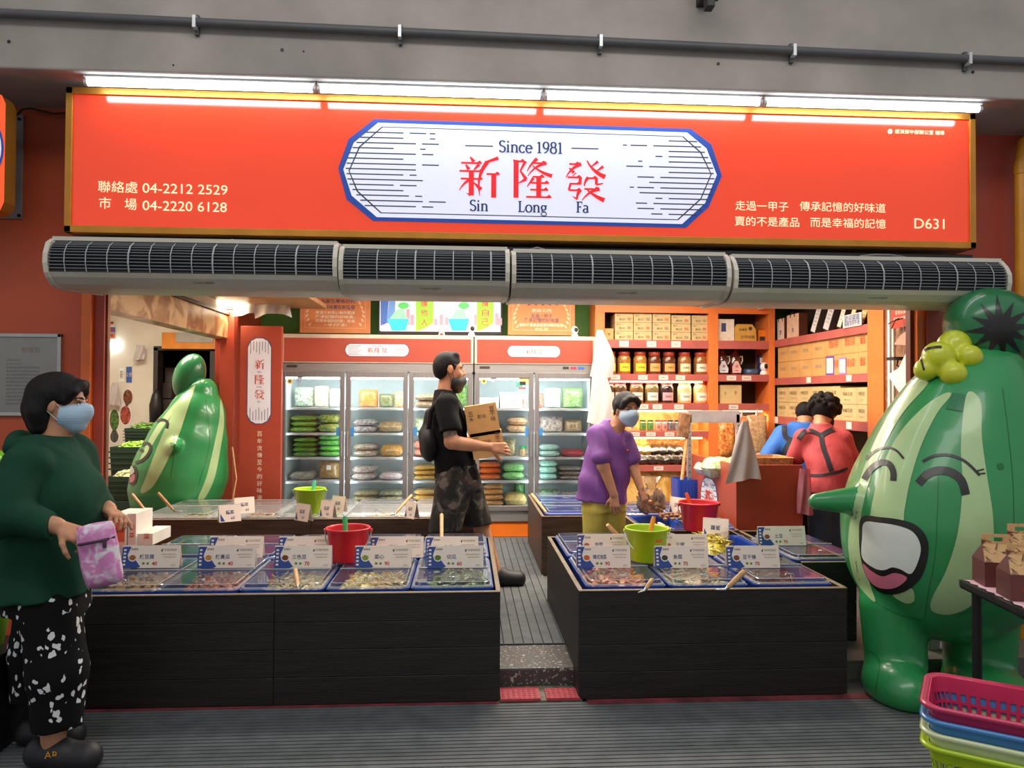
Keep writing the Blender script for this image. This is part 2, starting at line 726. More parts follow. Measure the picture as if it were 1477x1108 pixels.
def printed(name, poly, bvh, m, parent, lift, step=5.0, off=Vector((0, 0, 0)), rayfn=ray, thick=0.0015):
    """a printed shape lying on a curved skin: the outline (measured in the photograph) is laid on the surface itself"""
    b = []
    n = len(poly)
    for i in range(n):
        p, q = Vector(poly[i]), Vector(poly[(i + 1) % n])
        k = max(1, int((q - p).length / step))
        for j in range(k):
            b.append(p.lerp(q, j / k))
    xs, ys = [p[0] for p in poly], [p[1] for p in poly]
    pts = list(b)
    y = min(ys) + step / 2
    while y < max(ys):
        x = min(xs) + step / 2
        while x < max(xs):
            if inside((x, y), poly) and min((Vector((x, y)) - q).length for q in b) > step * 0.45:
                pts.append(Vector((x, y)))
            x += step
        y += step
    nb = len(b)
    r = delaunay_2d_cdt([Vector(p) for p in pts], [(i, (i + 1) % nb) for i in range(nb)], [], 1, 1e-5)
    vs2, tris = r[0], r[2]
    vs, keep = [], {}
    for i, p in enumerate(vs2):
        d = rayfn(p[0], p[1]).normalized()
        hit, nn, _, _ = bvh.ray_cast(CAM, d)
        if hit is not None:
            keep[i] = len(vs)
            if nn.dot(d) > 0:
                nn = -nn
            vs.append(hit + nn * lift)
    fs = [tuple(keep[i] for i in t) for t in tris if all(i in keep for i in t)]
    fs = [f for f in fs if max((vs[f[0]] - vs[f[1]]).length, (vs[f[1]] - vs[f[2]]).length, (vs[f[2]] - vs[f[0]]).length) < 0.12]
    if not fs:
        return None
    me = bpy.data.meshes.new(name)
    me.from_pydata([v - off for v in vs], [], fs)
    me.materials.append(m)
    me.polygons.foreach_set('use_smooth', [True] * len(fs))
    me.update()
    o = bpy.data.objects.new(name, me)
    COL.objects.link(o)
    o.parent = parent
    return o


def ribbon(pts, w, n=6):
    c = spline(pts, n, closed=False)
    return [tuple(q) for q in stroke_poly(c, w)]
# ------------------------------------------------------------------ the setting
ZF = 0.10          # shop floor above the arcade floor
YF = 4.30          # plane of the shop front
ZC = 2.75          # shop ceiling

m_orange = M('orange_paint', '#C4532F', 0.5, var=0.04, scale=2, bump=0.05, bscale=90)
m_redwall = M('brick_red_paint', '#B0452E', 0.5, var=0.05, scale=2, bump=0.05, bscale=90)
m_bright = M('bright_orange_trim', '#F0702E', 0.42, var=0.03)
m_concrete = M('painted_concrete', '#A89F97', 0.75, var=0.10, scale=2.2, bump=0.15, bscale=30)
m_cream = M('cream_plaster', '#E6DFCF', 0.7, var=0.04, scale=3)
m_green = M('green_wall_paint', '#4E8A34', 0.55, var=0.05)
m_white = M('white_paint', '#EDEBE6', 0.5, var=0.02)
m_ceil = M('ceiling_paint', '#D9CDB8', 0.7, var=0.03)
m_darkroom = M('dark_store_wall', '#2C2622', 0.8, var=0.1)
m_floor = M('arcade_floor', '#4B4B4A', 0.6, var=0.1, scale=6)
m_tilefl = M('shop_floor', '#6E6A66', 0.5, var=0.08)
m_marble = spots('brown_marble', '#E0BE8E', '#B98A5E', 5.0, 0.56, 0.28, soft=0.12, third='#9A6A48')
m_marbled = spots('dark_marble', '#A07858', '#7E5A44', 7.0, 0.52, 0.3, soft=0.12, third='#B99272')
m_marbley = spots('yellow_marble', '#F0C878', '#D99E4A', 6.0, 0.58, 0.3, soft=0.10, third='#C98A3E')

MB().box((-6, -3, -0.06), (7, 3.88, 0), m_floor).struct('floor_arcade')
MB().box((-6, 3.88, -0.06), (7, 10.4, ZF), m_tilefl).struct('floor_shop')
terr = spots('terrazzo', '#4A4744', '#B9B1A6', 55, 0.63, 0.45, soft=0.03)
MB().box((0.14, 3.84, 0.0), (0.60, 4.20, ZF + 0.006), terr).struct('trim_1', bevel=0.012)
m_dirt = spots('worn_cement', '#6E6552', '#8E8672', 14, 0.5, 0.8, soft=0.1)
MB().box((0.16, 3.66, 0.0), (0.58, 3.845, 0.012), m_dirt).struct('trim_2')

# beam over the shop front, its underside lit by the tubes
ZBM = 3.10
MB().box((-6, 3.78, ZBM), (7, 4.42, 5.2), m_concrete).struct('ceiling_beam', bevel=0.01)
xl = P(153, 500, YF).x
xr = P(1338, 600, YF).x
MB().box((-6, YF, 0), (xl - 0.12, YF + 0.06, 3.16), m_orange).struct('wall_left')
MB().box((xr, YF, 0), (7, YF + 0.06, 3.16), m_redwall).struct('wall_right')
MB().box((xl - 0.12, YF, 2.20), (xr, YF + 0.18, 3.16), m_redwall).struct('wall_front')
MB().box((xl - 0.12, YF - 0.035, 0), (xl - 0.068, YF + 0.06, 2.2), m_bright).struct('trim_3', bevel=0.004)
MB().box((xl - 0.068, YF + 0.0, 0), (xl - 0.012, YF + 0.06, 2.2), m_redwall).box((xl - 0.012, YF + 0.02, 0), (xl, YF + 0.05, 2.2), M('rusty_rail', '#8A5A40', 0.4, 0.5)).struct('trim_4', bevel=0.003)
MB().box((xr - 0.05, YF + 0.02, 0), (xr, YF + 0.08, 2.2), m_bright).box((xr - 0.075, YF + 0.05, 0), (xr - 0.05, YF + 0.1, 2.2), M('dark_red_rail', '#6E2A1C', 0.5)).struct('trim_5', bevel=0.003)

# shop room
XL, XR = -2.2, 3.62
XSW = P(1118, 560, 7.72).x
YPW = PX(1275, 560, XSW).y
MB().box((XL, 8.15, ZF), (XR + 0.1, 8.3, ZC), m_green).struct('wall_back')
MB().box((XR, YPW, ZF), (XR + 0.1, 8.15, ZC), m_darkroom).struct('wall_side_right')
MB().box((XSW + .01, 4.48, ZF), (XSW + .1, YPW, ZC), m_marbled).box((XSW + .1, YPW - .08, ZF), (XR + 0.1, YPW, ZC), m_marbled).struct('wall_side_marble')
MB().box((XL - 0.15, 4.48, ZC), (XR + 0.15, 8.3, ZC + 0.1), m_ceil).struct('ceiling_shop')
MB().box((XL - 0.12, 7.05, ZF), (XL, 8.3, ZC), m_redwall).box((XL - 0.12, 4.48, 2.24), (XL, 7.05, ZC), m_ceil).struct('wall_side_left')
MB().box((XL - 0.13, 4.48, 2.02), (XL + 0.012, 7.05, 2.235), m_marble).struct('trim_6', bevel=0.006)
MB().box((XL - 0.13, 4.48, 2.235), (XL + 0.03, 7.2, 2.262), M('dark_track', '#3A2A20', 0.5)).struct('trim_7')
MB().box((XL - 0.06, 6.99, ZF), (XL + 0.07, 7.11, 2.4), m_redwall).struct('trim_8', bevel=0.004)
m_wood = M('varnished_board', '#B98752', 0.4, var=0.12, scale=3, stretch=(1, 8, 1))
MB().box((XL, 4.48, 2.34), (-1.35, 7.3, 2.38), m_wood).struct('ceiling_board')
# alley behind the side opening
MB().box((-4.55, 4.48, ZF), (-4.4, 9.1, 2.95), m_cream).struct('wall_alley_left')
dx0, dx1, dzt = P(226, 600, 9.0).x, P(306, 600, 9.0).x, P(260, 506, 9.0).z
MB().box((-4.55, 9.0, ZF), (dx0, 9.12, 2.95), m_cream).box((dx1, 9.0, ZF), (XL - 0.05, 9.12, 2.95), m_cream).box((dx0, 9.0, dzt), (dx1, 9.12, 2.95), m_cream).struct('wall_alley_back')
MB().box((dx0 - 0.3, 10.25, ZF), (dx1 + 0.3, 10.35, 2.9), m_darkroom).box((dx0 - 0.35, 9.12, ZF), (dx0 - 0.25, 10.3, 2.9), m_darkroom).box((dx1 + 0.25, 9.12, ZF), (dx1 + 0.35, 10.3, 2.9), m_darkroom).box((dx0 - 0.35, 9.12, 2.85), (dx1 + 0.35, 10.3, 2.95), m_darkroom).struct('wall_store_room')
MB().box((-4.55, 4.48, 2.95), (XL - 0.0, 9.12, 3.05), m_cream).struct('ceiling_alley')
MB().box((XL - 0.06, 8.3, ZF), (XL + 0.02, 9.12, 2.95), m_cream).struct('wall_alley_right')
m_dkframe = M('dark_door_frame', '#35302E', 0.5)
MB().box((dx0 - 0.03, 8.96, ZF), (dx0 + 0.02, 9.12, dzt + 0.03), m_dkframe).box((dx1 - 0.02, 8.96, ZF), (dx1 + 0.05, 9.12, dzt + 0.03), m_dkframe).box((dx0 - 0.03, 8.96, dzt), (dx1 + 0.05, 9.12, dzt + 0.05), m_dkframe).struct('door_1')
a, b = P(236, 480, 8.95), P(312, 504, 8.95)
t = thing('door_sign', 'orange bordered grey signboard over the dark store doorway in the alley', 'sign', (a.x, 8.95, b.z))
MB().box((a.x, 8.9, b.z), (b.x, 8.95, a.z), M('amber_frame', '#E08A1E', 0.4)).build('frame', t)
MB().box((a.x + 0.16, 8.89, b.z + 0.075), (b.x - 0.02, 8.9, a.z + 0.0), M('grey_panel', '#A9A6A0', 0.4)).build('panel', t)

# ribbed rubber mats
m_mat = M('grey_ribbed_mat', '#5A5E60', 0.75, var=0.10, scale=9)
m_matd = M('mat_groove', '#1E1F20', 0.8, var=0.05)
mb = MB().box((-6, 1.2, 0.0), (7, 3.645, 0.005), m_matd)
y = 1.21
while y < 3.62:
    mb.box((-6, y, 0.005), (7, y + 0.024, 0.011), m_mat)
    y += 0.032
tag(mb.build('ribbed_floor_mat', None), 'wide grey rubber mat with crosswise ribs on the arcade floor', 'floor mat')
mb = MB().box((0.17, 4.20, ZF), (0.60, 5.05, ZF + 0.006), m_matd).box((-0.45, 5.05, ZF), (0.60, 5.80, ZF + 0.006), m_matd).box((-1.2, 5.35, ZF), (-0.45, 5.62, ZF + 0.006), m_matd).box((-0.3, 5.80, ZF), (0.60, 7.36, ZF + 0.006), m_matd)
x = -0.448
while x < 0.58:
    y0, y1 = (4.20, 7.36) if x > 0.165 else ((5.05, 7.36) if x > -0.29 else (5.05, 5.8))
    mb.box((x, y0, ZF + 0.006), (x + 0.050, y1, ZF + 0.012), m_mat)
    x += 0.056
tag(mb.build('ribbed_floor_mat', None), 'dark grey mat with lengthwise grooves in the aisle between the counters', 'floor mat')
# red tactile tiles in the gap between the front counters
m_red = M('red_tactile_tile', '#B8404C', 0.6, var=0.08, scale=20)
for k, (x0, x1, lab) in enumerate(((0.18, 0.375, 'red studded floor tile against the left front counter'), (0.405, 0.57, 'red studded floor tile against the right front counter'))):
    mb = MB().box((x0, 3.655, 0.011), (x1, 3.80 - 0.02 * k, 0.024), m_red)
    nx = int((x1 - x0) / 0.026)
    for i in range(nx):
        for j in range(5):
            mb.cyl((x0 + 0.014 + i * 0.026, 3.67 + j * 0.024, 0.024), (x0 + 0.014 + i * 0.026, 3.67 + j * 0.024, 0.027), 0.009, 0.007, m_red, 8)
    tag(mb.build('tactile_tile', None), lab, 'floor tile')

m_redk = M('worn_red_paint', '#6E2830', .8, var=.25, scale=9)
MB().box((0.6, 3.60, 0.011), (2.3, 3.655, 0.014), m_redk).box((-2.0, 3.63, 0.011), (0.17, 3.655, 0.014), m_redk).struct('trim_10')

# ------------------------------------------------------------------ writing: the shop's three characters and serif letters
def taper(a, b, w0, w1, bend=0.0):
    a, b = Vector(a), Vector(b)
    d = (b - a)
    nrm = Vector((-d.y, d.x)).normalized()
    pts = [a.lerp(b, t) + nrm * (bend * d.length * 4 * t * (1 - t)) for t in (0, .2, .4, .6, .8, 1)]
    n = len(pts)
    L, R = [], []
    for i, p in enumerate(pts):
        e = (pts[min(n - 1, i + 1)] - pts[max(0, i - 1)]).normalized()
        q = Vector((-e.y, e.x))
        w = w0 + (w1 - w0) * i / (n - 1)
        L.append(p + q * w / 2)
        R.append(p - q * w / 2)
    return L + R[::-1]


def hz(x0, x1, y, t=4.6):
    """level stroke with the triangular end of the printed hand"""
    return [(x0, y - t / 2), (x1 - 8, y - t / 2), (x1, y - t / 2 + 0.4), (x1 + 1, y + 0.8), (x1 - 5, y + 7), (x1 - 11, y + t / 2), (x0, y + t / 2)]


def vt(x, y0, y1, t=12.5):
    return [(x - t / 2 - 2, y0 + 2.5), (x - t / 2, y0 - 4), (x - t / 2, y1), (x + t / 2, y1), (x + t / 2, y0 - 2), (x + t / 2 + 2, y0 + 0.5)]


GLY = {
    'xin': [taper((28, 97), (37, 85), 3, 10), hz(6, 56, 82), taper((17, 78), (25, 66), 3, 10), taper((50, 79), (37, 65), 9, 3), hz(2, 60, 62), hz(5, 58, 43), vt(31, 62, 2), taper((29, 2), (19, 8), 5, 1),
            taper((29, 42), (2, 14), 8, 2, -0.08), taper((37, 34), (55, 17), 3, 11), taper((97, 96), (64, 84), 9, 5), taper((70, 86), (52, 2), 11, 2, -0.12), hz(68, 100, 56), vt(86, 56, -2)],
    'long': [vt(11, 92, 0), hz(11, 32, 90), taper((34, 91), (21, 66), 8, 4), taper((21, 67), (36, 46), 4, 9), taper((36, 47), (17, 36), 9, 2), taper((63, 98), (38, 66), 9, 2, -0.06), hz(54, 84, 87), taper((86, 88), (40, 55), 9, 2, -0.1),
             taper((52, 80), (100, 56), 3, 10, -0.06), hz(52, 80, 53), taper((54, 50), (38, 28), 8, 2), hz(48, 92, 38), hz(46, 90, 21), hz(36, 98, 3), vt(67, 52, 3)],
    'fa': [hz(12, 38, 88), taper((42, 89), (4, 54), 10, 2, -0.1), taper((12, 78), (24, 66), 3, 9), taper((30, 66), (20, 58), 3, 2), taper((56, 98), (102, 58), 3, 12, -0.1), taper((84, 96), (66, 82), 8, 2), taper((97, 84), (78, 70), 8, 2),
           hz(8, 42, 55), taper((40, 56), (39, 38), 8, 7), hz(14, 42, 39), taper((16, 40), (11, 23), 6, 5), hz(11, 42, 23), taper((40, 24), (32, 1), 10, 4, -0.1), taper((33, 1), (20, 8), 6, 1),
           taper((60, 56), (50, 34), 9, 3, -0.1), hz(60, 82, 54), taper((80, 55), (80, 38), 8, 7), taper((80, 38), (97, 42), 5, 3), hz(50, 86, 27), taper((88, 28), (44, -2), 10, 2, -0.1), taper((56, 26), (100, 0), 3, 12, -0.05)],
}


def arc(cx, cy, rx, ry, a0, a1, n=14):
    return [(cx + rx * math.cos(math.radians(a0 + (a1 - a0) * i / n)), cy + ry * math.sin(math.radians(a0 + (a1 - a0) * i / n))) for i in range(n + 1)]


def nib(pts, thick=16.0, thin=8.5):
    return stroke_poly(pts, thin, thick)


def ser(x, y, w=28, t=8):
    return [(x - w / 2, y - t / 2), (x + w / 2, y - t / 2), (x + w / 2, y + t / 2), (x - w / 2, y + t / 2)]


# (width, list of outlines) on a 100-high capital
SERIF = {
    'S': (62, [nib(arc(30, 76, 22, 22, 25, 270) + arc(30, 26, 24, 26, 90, -155)), [(48, 84), (53, 84), (53, 100), (49, 98)], [(7, 18), (3, 18), (3, 0), (8, 3)]]),
    'i': (36, [nib([(17, 66), (17, 2)]), ser(17, 2.5), ser(12, 64, 14), arc(17, 90, 9, 9, 0, 330, 10)]),
    'n': (74, [nib([(17, 66), (17, 2)]), ser(17, 2.5), ser(12, 64, 14), nib(arc(37, 44, 20, 22, 160, 0) + [(57, 2)]), ser(57, 2.5)]),
    'c': (58, [nib(arc(31, 33, 25, 33, 45, 320)), arc(47, 55, 7, 7, 0, 330, 8)]),
    'e': (60, [nib(arc(31, 33, 25, 33, 0, 320)), nib([(8, 36), (56, 36)], 10, 10)]),
    'L': (68, [nib([(20, 98), (20, 2)]), ser(20, 97.5, 32), nib([(6, 3), (60, 3)], 10, 10), [(54, 0), (62, 0), (65, 26), (60, 26)]]),
    'o': (68, [nib(arc(34, 33, 27, 33, 0, 360, 20))]),
    'g': (64, [nib(arc(29, 44, 20, 21, 0, 360, 16)), nib([(44, 62), (60, 62)], 10, 10), nib([(18, 26), (14, 14), (28, 8), (48, 4)]), nib(arc(31, -14, 25, 17, 0, 360, 16), 9, 7)]),
    'F': (64, [nib([(20, 98), (20, 2)]), ser(20, 97.5, 32), ser(20, 2.5, 32), nib([(20, 97), (56, 97)], 10, 10), [(52, 100), (59, 100), (62, 76), (57, 76)], nib([(20, 52), (46, 52)], 10, 10), ser(46, 52, 5, 24)]),
    'a': (62, [nib(arc(26, 48, 18, 18, 150, 0) + [(44, 8), (56, 3)]), nib(arc(26, 18, 19, 17, 60, 330))]),
    '1': (54, [nib([(27, 98), (27, 2)]), ser(27, 2.5, 34), nib([(10, 84), (27, 97)], 10, 10)]),
    '9': (64, [nib(arc(31, 68, 23, 30, 0, 360, 18)), nib([(54, 66), (50, 34), (36, 12), (16, 2)], 13, 8)]),
    '8': (64, [nib(arc(32, 75, 20, 23, 0, 360, 16)), nib(arc(32, 27, 25, 27, 0, 360, 16))]),
    ' ': (34, []),
}


def serif_line(mb, s, o, ax, ay, m, h, lift=0.0015):
    """bold serif writing, capital height h, centred on o"""
    W = sum(SERIF[c][0] for c in s)
    k = h / 100.0
    x = -W / 2
    for c in s:
        w, polys = SERIF[c]
        mb.strokes([[((x + p[0]) * k, (p[1] - 50) * k) for p in q] for q in polys], o, ax, ay, m, lift)
        x += w


def brand_char(mb, g, o, ax, ay, m, h, lift=0.0015):
    mb.strokes([[((p[0] - 50) * h / 100, (p[1] - 48) * h / 100) for p in q] for q in GLY[g]], o, ax, ay, m, lift)


m_plq = M('emblem_white', '#E9E9F4', 0.3, var=0.0)
m_blue = M('emblem_blue', '#2B4F9E', 0.4, var=0)
m_ink = M('emblem_ink_blue', '#3A4C7C', 0.4, var=0)
m_grey_ink = M('emblem_line_grey', '#5E6478', 0.5, var=0)
m_redink = M('red_ink', '#D6202C', 0.45, var=0)
m_orink = M('orange_red_ink', '#C9503A', 0.45, var=0)


def emblem_small(mb, o, ax, ay, w, h, lift=0.001):
    """the long lozenge with the three characters as it stands on the freezers and the checkout"""
    o, ax, ay = Vector(o), Vector(ax), Vector(ay)
    n = ax.cross(ay).normalized()
    c = min(w, h) * 0.34
    def octo(W, H, c):
        return [(-W / 2 + c, -H / 2), (W / 2 - c, -H / 2), (W / 2 - c * .35, -H / 2 + c * .35), (W / 2, -H / 2 + c * 1.1), (W / 2, H / 2 - c * 1.1), (W / 2 - c * .35, H / 2 - c * .35), (W / 2 - c, H / 2), (-W / 2 + c, H / 2), (-W / 2 + c * .35, H / 2 - c * .35), (-W / 2, H / 2 - c * 1.1), (-W / 2, -H / 2 + c * 1.1), (-W / 2 + c * .35, -H / 2 + c * .35)]
    mb.prism(octo(w, h, c), o + n * lift, ax, ay, 0, m_ink)
    k = 0.95 if w > h else 0.93
    e = min(w, h) * 0.06
    mb.prism(octo(w - e, h - e, c), o + n * (lift * 2), ax, ay, 0, m_plq)
    if w > h:
        L = w * 0.26
        for i in range(7):
            yy = h * 0.36 * (1 - i / 3)
            for sgn in (-1, 1):
                x0, x1 = sgn * w * 0.455, sgn * (w * 0.24 + w * 0.03 * ((i * 7) % 3))
                mb.prism([(min(x0, x1), yy - h * .012), (max(x0, x1), yy - h * .012), (max(x0, x1), yy + h * .012), (min(x0, x1), yy + h * .012)], o + n * lift * 3, ax, ay, 0, m_grey_ink)
        for g, fx in (('xin', -0.11), ('long', 0.0), ('fa', 0.11)):
            brand_char(mb, g, o + ax * (fx * w), ax, ay, m_orink, h * 0.42, lift * 3)
        mb.text('Since 1981', o + ay * (h * 0.33), ax, ay, m_ink, h=h * 0.12, lift=lift * 3)
        for s_, fx in (('Sin', -0.11), ('Long', 0.0), ('Fa', 0.11)):
            mb.text(s_, o + ax * (fx * w) - ay * (h * 0.35), ax, ay, m_ink, h=h * 0.11, lift=lift * 3)
    else:
        for i in range(7):
            xx = w * 0.36 * (1 - i / 3)
            for sgn in (-1, 1):
                y0, y1 = sgn * h * 0.455, sgn * (h * 0.31 + h * 0.02 * ((i * 7) % 3))
                mb.prism([(xx - w * .012, min(y0, y1)), (xx + w * .012, min(y0, y1)), (xx + w * .012, max(y0, y1)), (xx - w * .012, max(y0, y1))], o + n * lift * 3, ax, ay, 0, m_grey_ink)
        for g, fy, s_ in (('xin', 0.19, 'Sin'), ('long', 0.015, 'Long'), ('fa', -0.155, 'Fa')):
            brand_char(mb, g, o + ay * (fy * h), ax, ay, m_orink, w * 0.40, lift * 3)
            mb.text(s_, o + ay * ((fy - 0.085) * h), ax, ay, m_ink, h=w * 0.09, lift=lift * 3)


# ------------------------------------------------------------------ the big lit sign
YS = 3.95
sx0, sx1 = P(95, 230, YS).x, P(1406, 262, YS).x
szt = (P(95, 125, YS).z + P(1406, 166, YS).z) / 2
szb = (P(95, 333, YS).z + P(1406, 361, YS).z) / 2
m_gold = M('gold_anodised_frame', '#C98A34', 0.32, 0.55, var=0.05)
m_face = M('orange_lit_acrylic', '#D63A1A', 0.16, var=0.03, scale=1.5, emit=0.50, ecol='#EA4420', coat=0.6)
m_cream_ink = M('cream_lettering', '#FBE3B4', 0.4, var=0, emit=0.85)
m_plq_lit = M('emblem_lit_white', '#DADCEC', 0.25, var=0, emit=0.50)
m_blue_lit = M('emblem_lit_blue', '#1E48A0', 0.3, var=0, emit=0.22)
m_ink_lit = M('emblem_lit_ink', '#22366C', 0.35, var=0, emit=0.08)
m_line_lit = M('emblem_lit_line', '#34384A', 0.35, var=0, emit=0.05)
m_red_lit = M('emblem_lit_red', '#DC101C', 0.35, var=0, emit=0.6)
sign = thing('shop_sign', 'long orange lit shop sign with a white lozenge emblem over the shop front', 'sign', ((sx0 + sx1) / 2, YS, szb))
mb = MB()
fw = 0.035
for lo, hi in (((sx0, YS - 0.012, szt - fw), (sx1, YS + 0.02, szt)), ((sx0, YS - 0.012, szb), (sx1, YS + 0.02, szb + fw)), ((sx0, YS - 0.012, szb), (sx0 + fw, YS + 0.02, szt)), ((sx1 - fw, YS - 0.012, szb), (sx1, YS + 0.02, szt))):
    mb.box(lo, hi, m_gold)
mb.build('frame', sign, bevel=0.003)
MB().box((sx0, YS + 0.02, szb), (sx1, YF - 0.005, szt), M('sign_box_metal', '#8C6A48', 0.5, 0.2)).build('case', sign)
face = MB().box((sx0 + fw - 0.002, YS, szb + fw - 0.002), (sx1 - fw + 0.002, YS + 0.02, szt - fw + 0.002), m_face).build('face_panel', sign)


def S(px, v, d=0.0):
    p = P(px, v, YS)
    return Vector((p.x, YS - d, p.z))


# lozenge emblem
mb = MB()
outer = [(488, 243), (503, 201), (540, 172), (996, 186), (1026, 209), (1041, 254), (1022, 299), (989, 329), (538, 319), (500, 288)]
cx_ = sum(p[0] for p in outer) / 10
cy_ = sum(p[1] for p in outer) / 10


def shr(k, q):
    out = []
    for x, y in outer:
        out.append((x - (x - cx_) / abs(x - cx_) * k * (1 + 0.35 * (abs(x - cx_) > 260)), y - (y - cy_) / max(1e-3, abs(y - cy_)) * k * min(1, abs(y - cy_) / 20)))
    return out


def sign_poly(pts, d, m):
    w = [S(x, y, d) for x, y in pts]
    mb.prism([(p.x, p.z) for p in w], (0, YS - d, 0), XA, ZA, 0.0, m)


sign_poly(outer, 0.004, m_blue_lit)
sign_poly(shr(5.5, 0), 0.005, m_plq_lit)
sign_poly(shr(11, 0), 0.0055, m_line_lit)
sign_poly(shr(12.3, 0), 0.006, m_plq_lit)


def hline(x0, x1, y_at, w=1.7):
    """a level rule following the sign"""
    sl = 0.0245
    sign_poly([(x0, y_at + sl * (x0 - 765) - w / 2), (x1, y_at + sl * (x1 - 765) - w / 2), (x1, y_at + sl * (x1 - 765) + w / 2), (x0, y_at + sl * (x0 - 765) + w / 2)], 0.0065, m_line_lit)


rr = random.Random(3)
for i in range(15):
    y = 197 + i * 7.55
    f = abs(i - 7) / 7.0
    xa = 499 + 8 * f + 32 * max(0, f - 0.35) ** 1.2
    end = 590 + rr.choice((-22, -8, 0, 10, 20))
    hline(xa, end, y)
    if i % 2 == 0 or i > 11:
        hline(end + 9, end + 9 + rr.choice((10, 16, 24)), y)
    if i in (0, 1, 3):
        hline(end + 38, end + 46, y)
    xb = 1030 - 7 * f - 30 * max(0, f - 0.35) ** 1.2
    st = 942 + rr.choice((-20, -6, 0, 10, 22))
    hline(st, xb, y + 2.0)
    if i % 2 == 1 or i > 10:
        hline(st - 9 - rr.choice((10, 16, 24)), st - 9, y + 2.0)
    if i in (1, 4, 9):
        hline(st - 44, st - 38, y + 2.0)
hline(671, 711, 213, 1.7)
hline(824, 863, 213, 1.7)
em = mb.build('emblem', face)
mb = MB()
kpm = (P(800, 240, YS) - P(799, 240, YS)).length   # metres per pixel on the sign
AXS = (S(1000, 262) - S(500, 248)).normalized()
AYS = ZA
for g, px, v in (('xin', 691, 256), ('long', 767, 258.5), ('fa', 842.5, 261)):
    brand_char(mb, g, S(px, v, 0.008), AXS, AYS, m_red_lit, 58 * kpm, 0.0005)
mb.build('emblem_lettering', face)
mb = MB()
serif_line(mb, 'Since 1981', S(766, 213, 0.008), AXS, AYS, m_ink_lit, 16.5 * kpm, 0.0005)
mb.build('emblem_lettering', face)
mb = MB()
serif_line(mb, 'Sin', S(691, 297, 0.008), AXS, AYS, m_ink_lit, 15.5 * kpm, 0.0005)
mb.build('emblem_lettering', face)
mb = MB()
serif_line(mb, 'Long', S(768, 299, 0.008), AXS, AYS, m_ink_lit, 15.5 * kpm, 0.0005)
mb.build('emblem_lettering', face)
mb = MB()
serif_line(mb, 'Fa', S(840, 299.5, 0.008), AXS, AYS, m_ink_lit, 15.5 * kpm, 0.0005)
mb.build('emblem_lettering', face)
for s_, px0, px1, v, h in (('聯絡處', 144, 197, 270, 16), ('04-2212 2529', 210, 325, 273, 13.5), ('市', 144, 160, 293, 16), ('場', 181, 197, 295, 16), ('04-2220 6128', 210, 324, 298, 13.5),
                           ('走過一甲子', 1059, 1138, 297.5, 14), ('傳承記憶的好味道', 1150, 1280, 299, 14), ('賣的不是產品', 1058, 1154, 320, 14), ('而是幸福的記憶', 1166, 1280, 322, 14), ('D631', 1317, 1363, 323, 15)):
    MB().text(s_, S((px0 + px1) / 2, v, 0.003), AXS, AYS, m_cream_ink, w=(px1 - px0) * kpm, h=h * kpm).build('lettering', face)
mb = MB()
mb.text('經濟部中部辦公室 輔導', S(1326, 191, 0.003), AXS, AYS, m_cream_ink, w=76 * kpm, h=6.5 * kpm)
o_ = S(1283, 190, 0.0045)
mb.prism([(-.008, -.013), (.008, -.013), (.014, 0), (.010, .013), (-.006, .013), (-.014, 0)], o_, XA, ZA, 0, m_cream_ink)
mb.build('lettering', face)
MB().box((sx0 + fw, YS - 0.009, szb + 0.01), (sx1 - fw, YS - 0.0089, szb + 0.011), m_gold).build('edge_strip', sign)

# fluorescent tubes in a row under the beam
m_tube = M('lit_tube', '#F4FBFF', 0.3, var=0, emit=16.0, ecol='#E9F6FF')
m_fix = M('lamp_batten', '#E8EAEA', 0.4, var=0.02)
m_endcap = M('tube_end_cap', '#D8D8D8', 0.35, 0.4)
YT = 3.845
jx = [121, 457, 784, 1100, 1416]
tl, tr = P(121, 119, YT), P(1416, 158, YT)
labs = ['lit white fluorescent tube at the telephone-number end of the sign', 'lit white fluorescent tube over the left part of the white emblem', 'lit white fluorescent tube over the right part of the white emblem', 'lit white fluorescent tube over the slogan end of the sign']
zt_ = (tl.z + tr.z) / 2
for i in range(4):
    a, b = P(jx[i], 130, YT), P(jx[i + 1], 130, YT)
    t = thing('fluorescent_lamp', labs[i], 'lamp', ((a.x + b.x) / 2, YT, zt_), group='tubes over the shop sign')
    MB().cyl((a.x + 0.02, YT, zt_), (b.x - 0.02, YT, zt_), 0.016, 0.016, m_tube, 14).build('tube', t)
    MB().cyl((a.x + 0.004, YT, zt_), (a.x + 0.02, YT, zt_), 0.017, 0.017, m_endcap, 14).build('end_cap', t)
    MB().cyl((b.x - 0.02, YT, zt_), (b.x - 0.004, YT, zt_), 0.017, 0.017, m_endcap, 14).build('end_cap', t)
    MB().box((a.x + 0.004, YT - 0.02, zt_ + 0.022), (b.x - 0.004, YT + 0.03, ZBM), m_fix).box((a.x + 0.004, YT - 0.008, zt_ + 0.01), (a.x + 0.016, YT + 0.008, zt_ + 0.03), m_fix).box((b.x - 0.016, YT - 0.008, zt_ + 0.01), (b.x - 0.004, YT + 0.008, zt_ + 0.03), m_fix).build('batten', t, bevel=0.003)

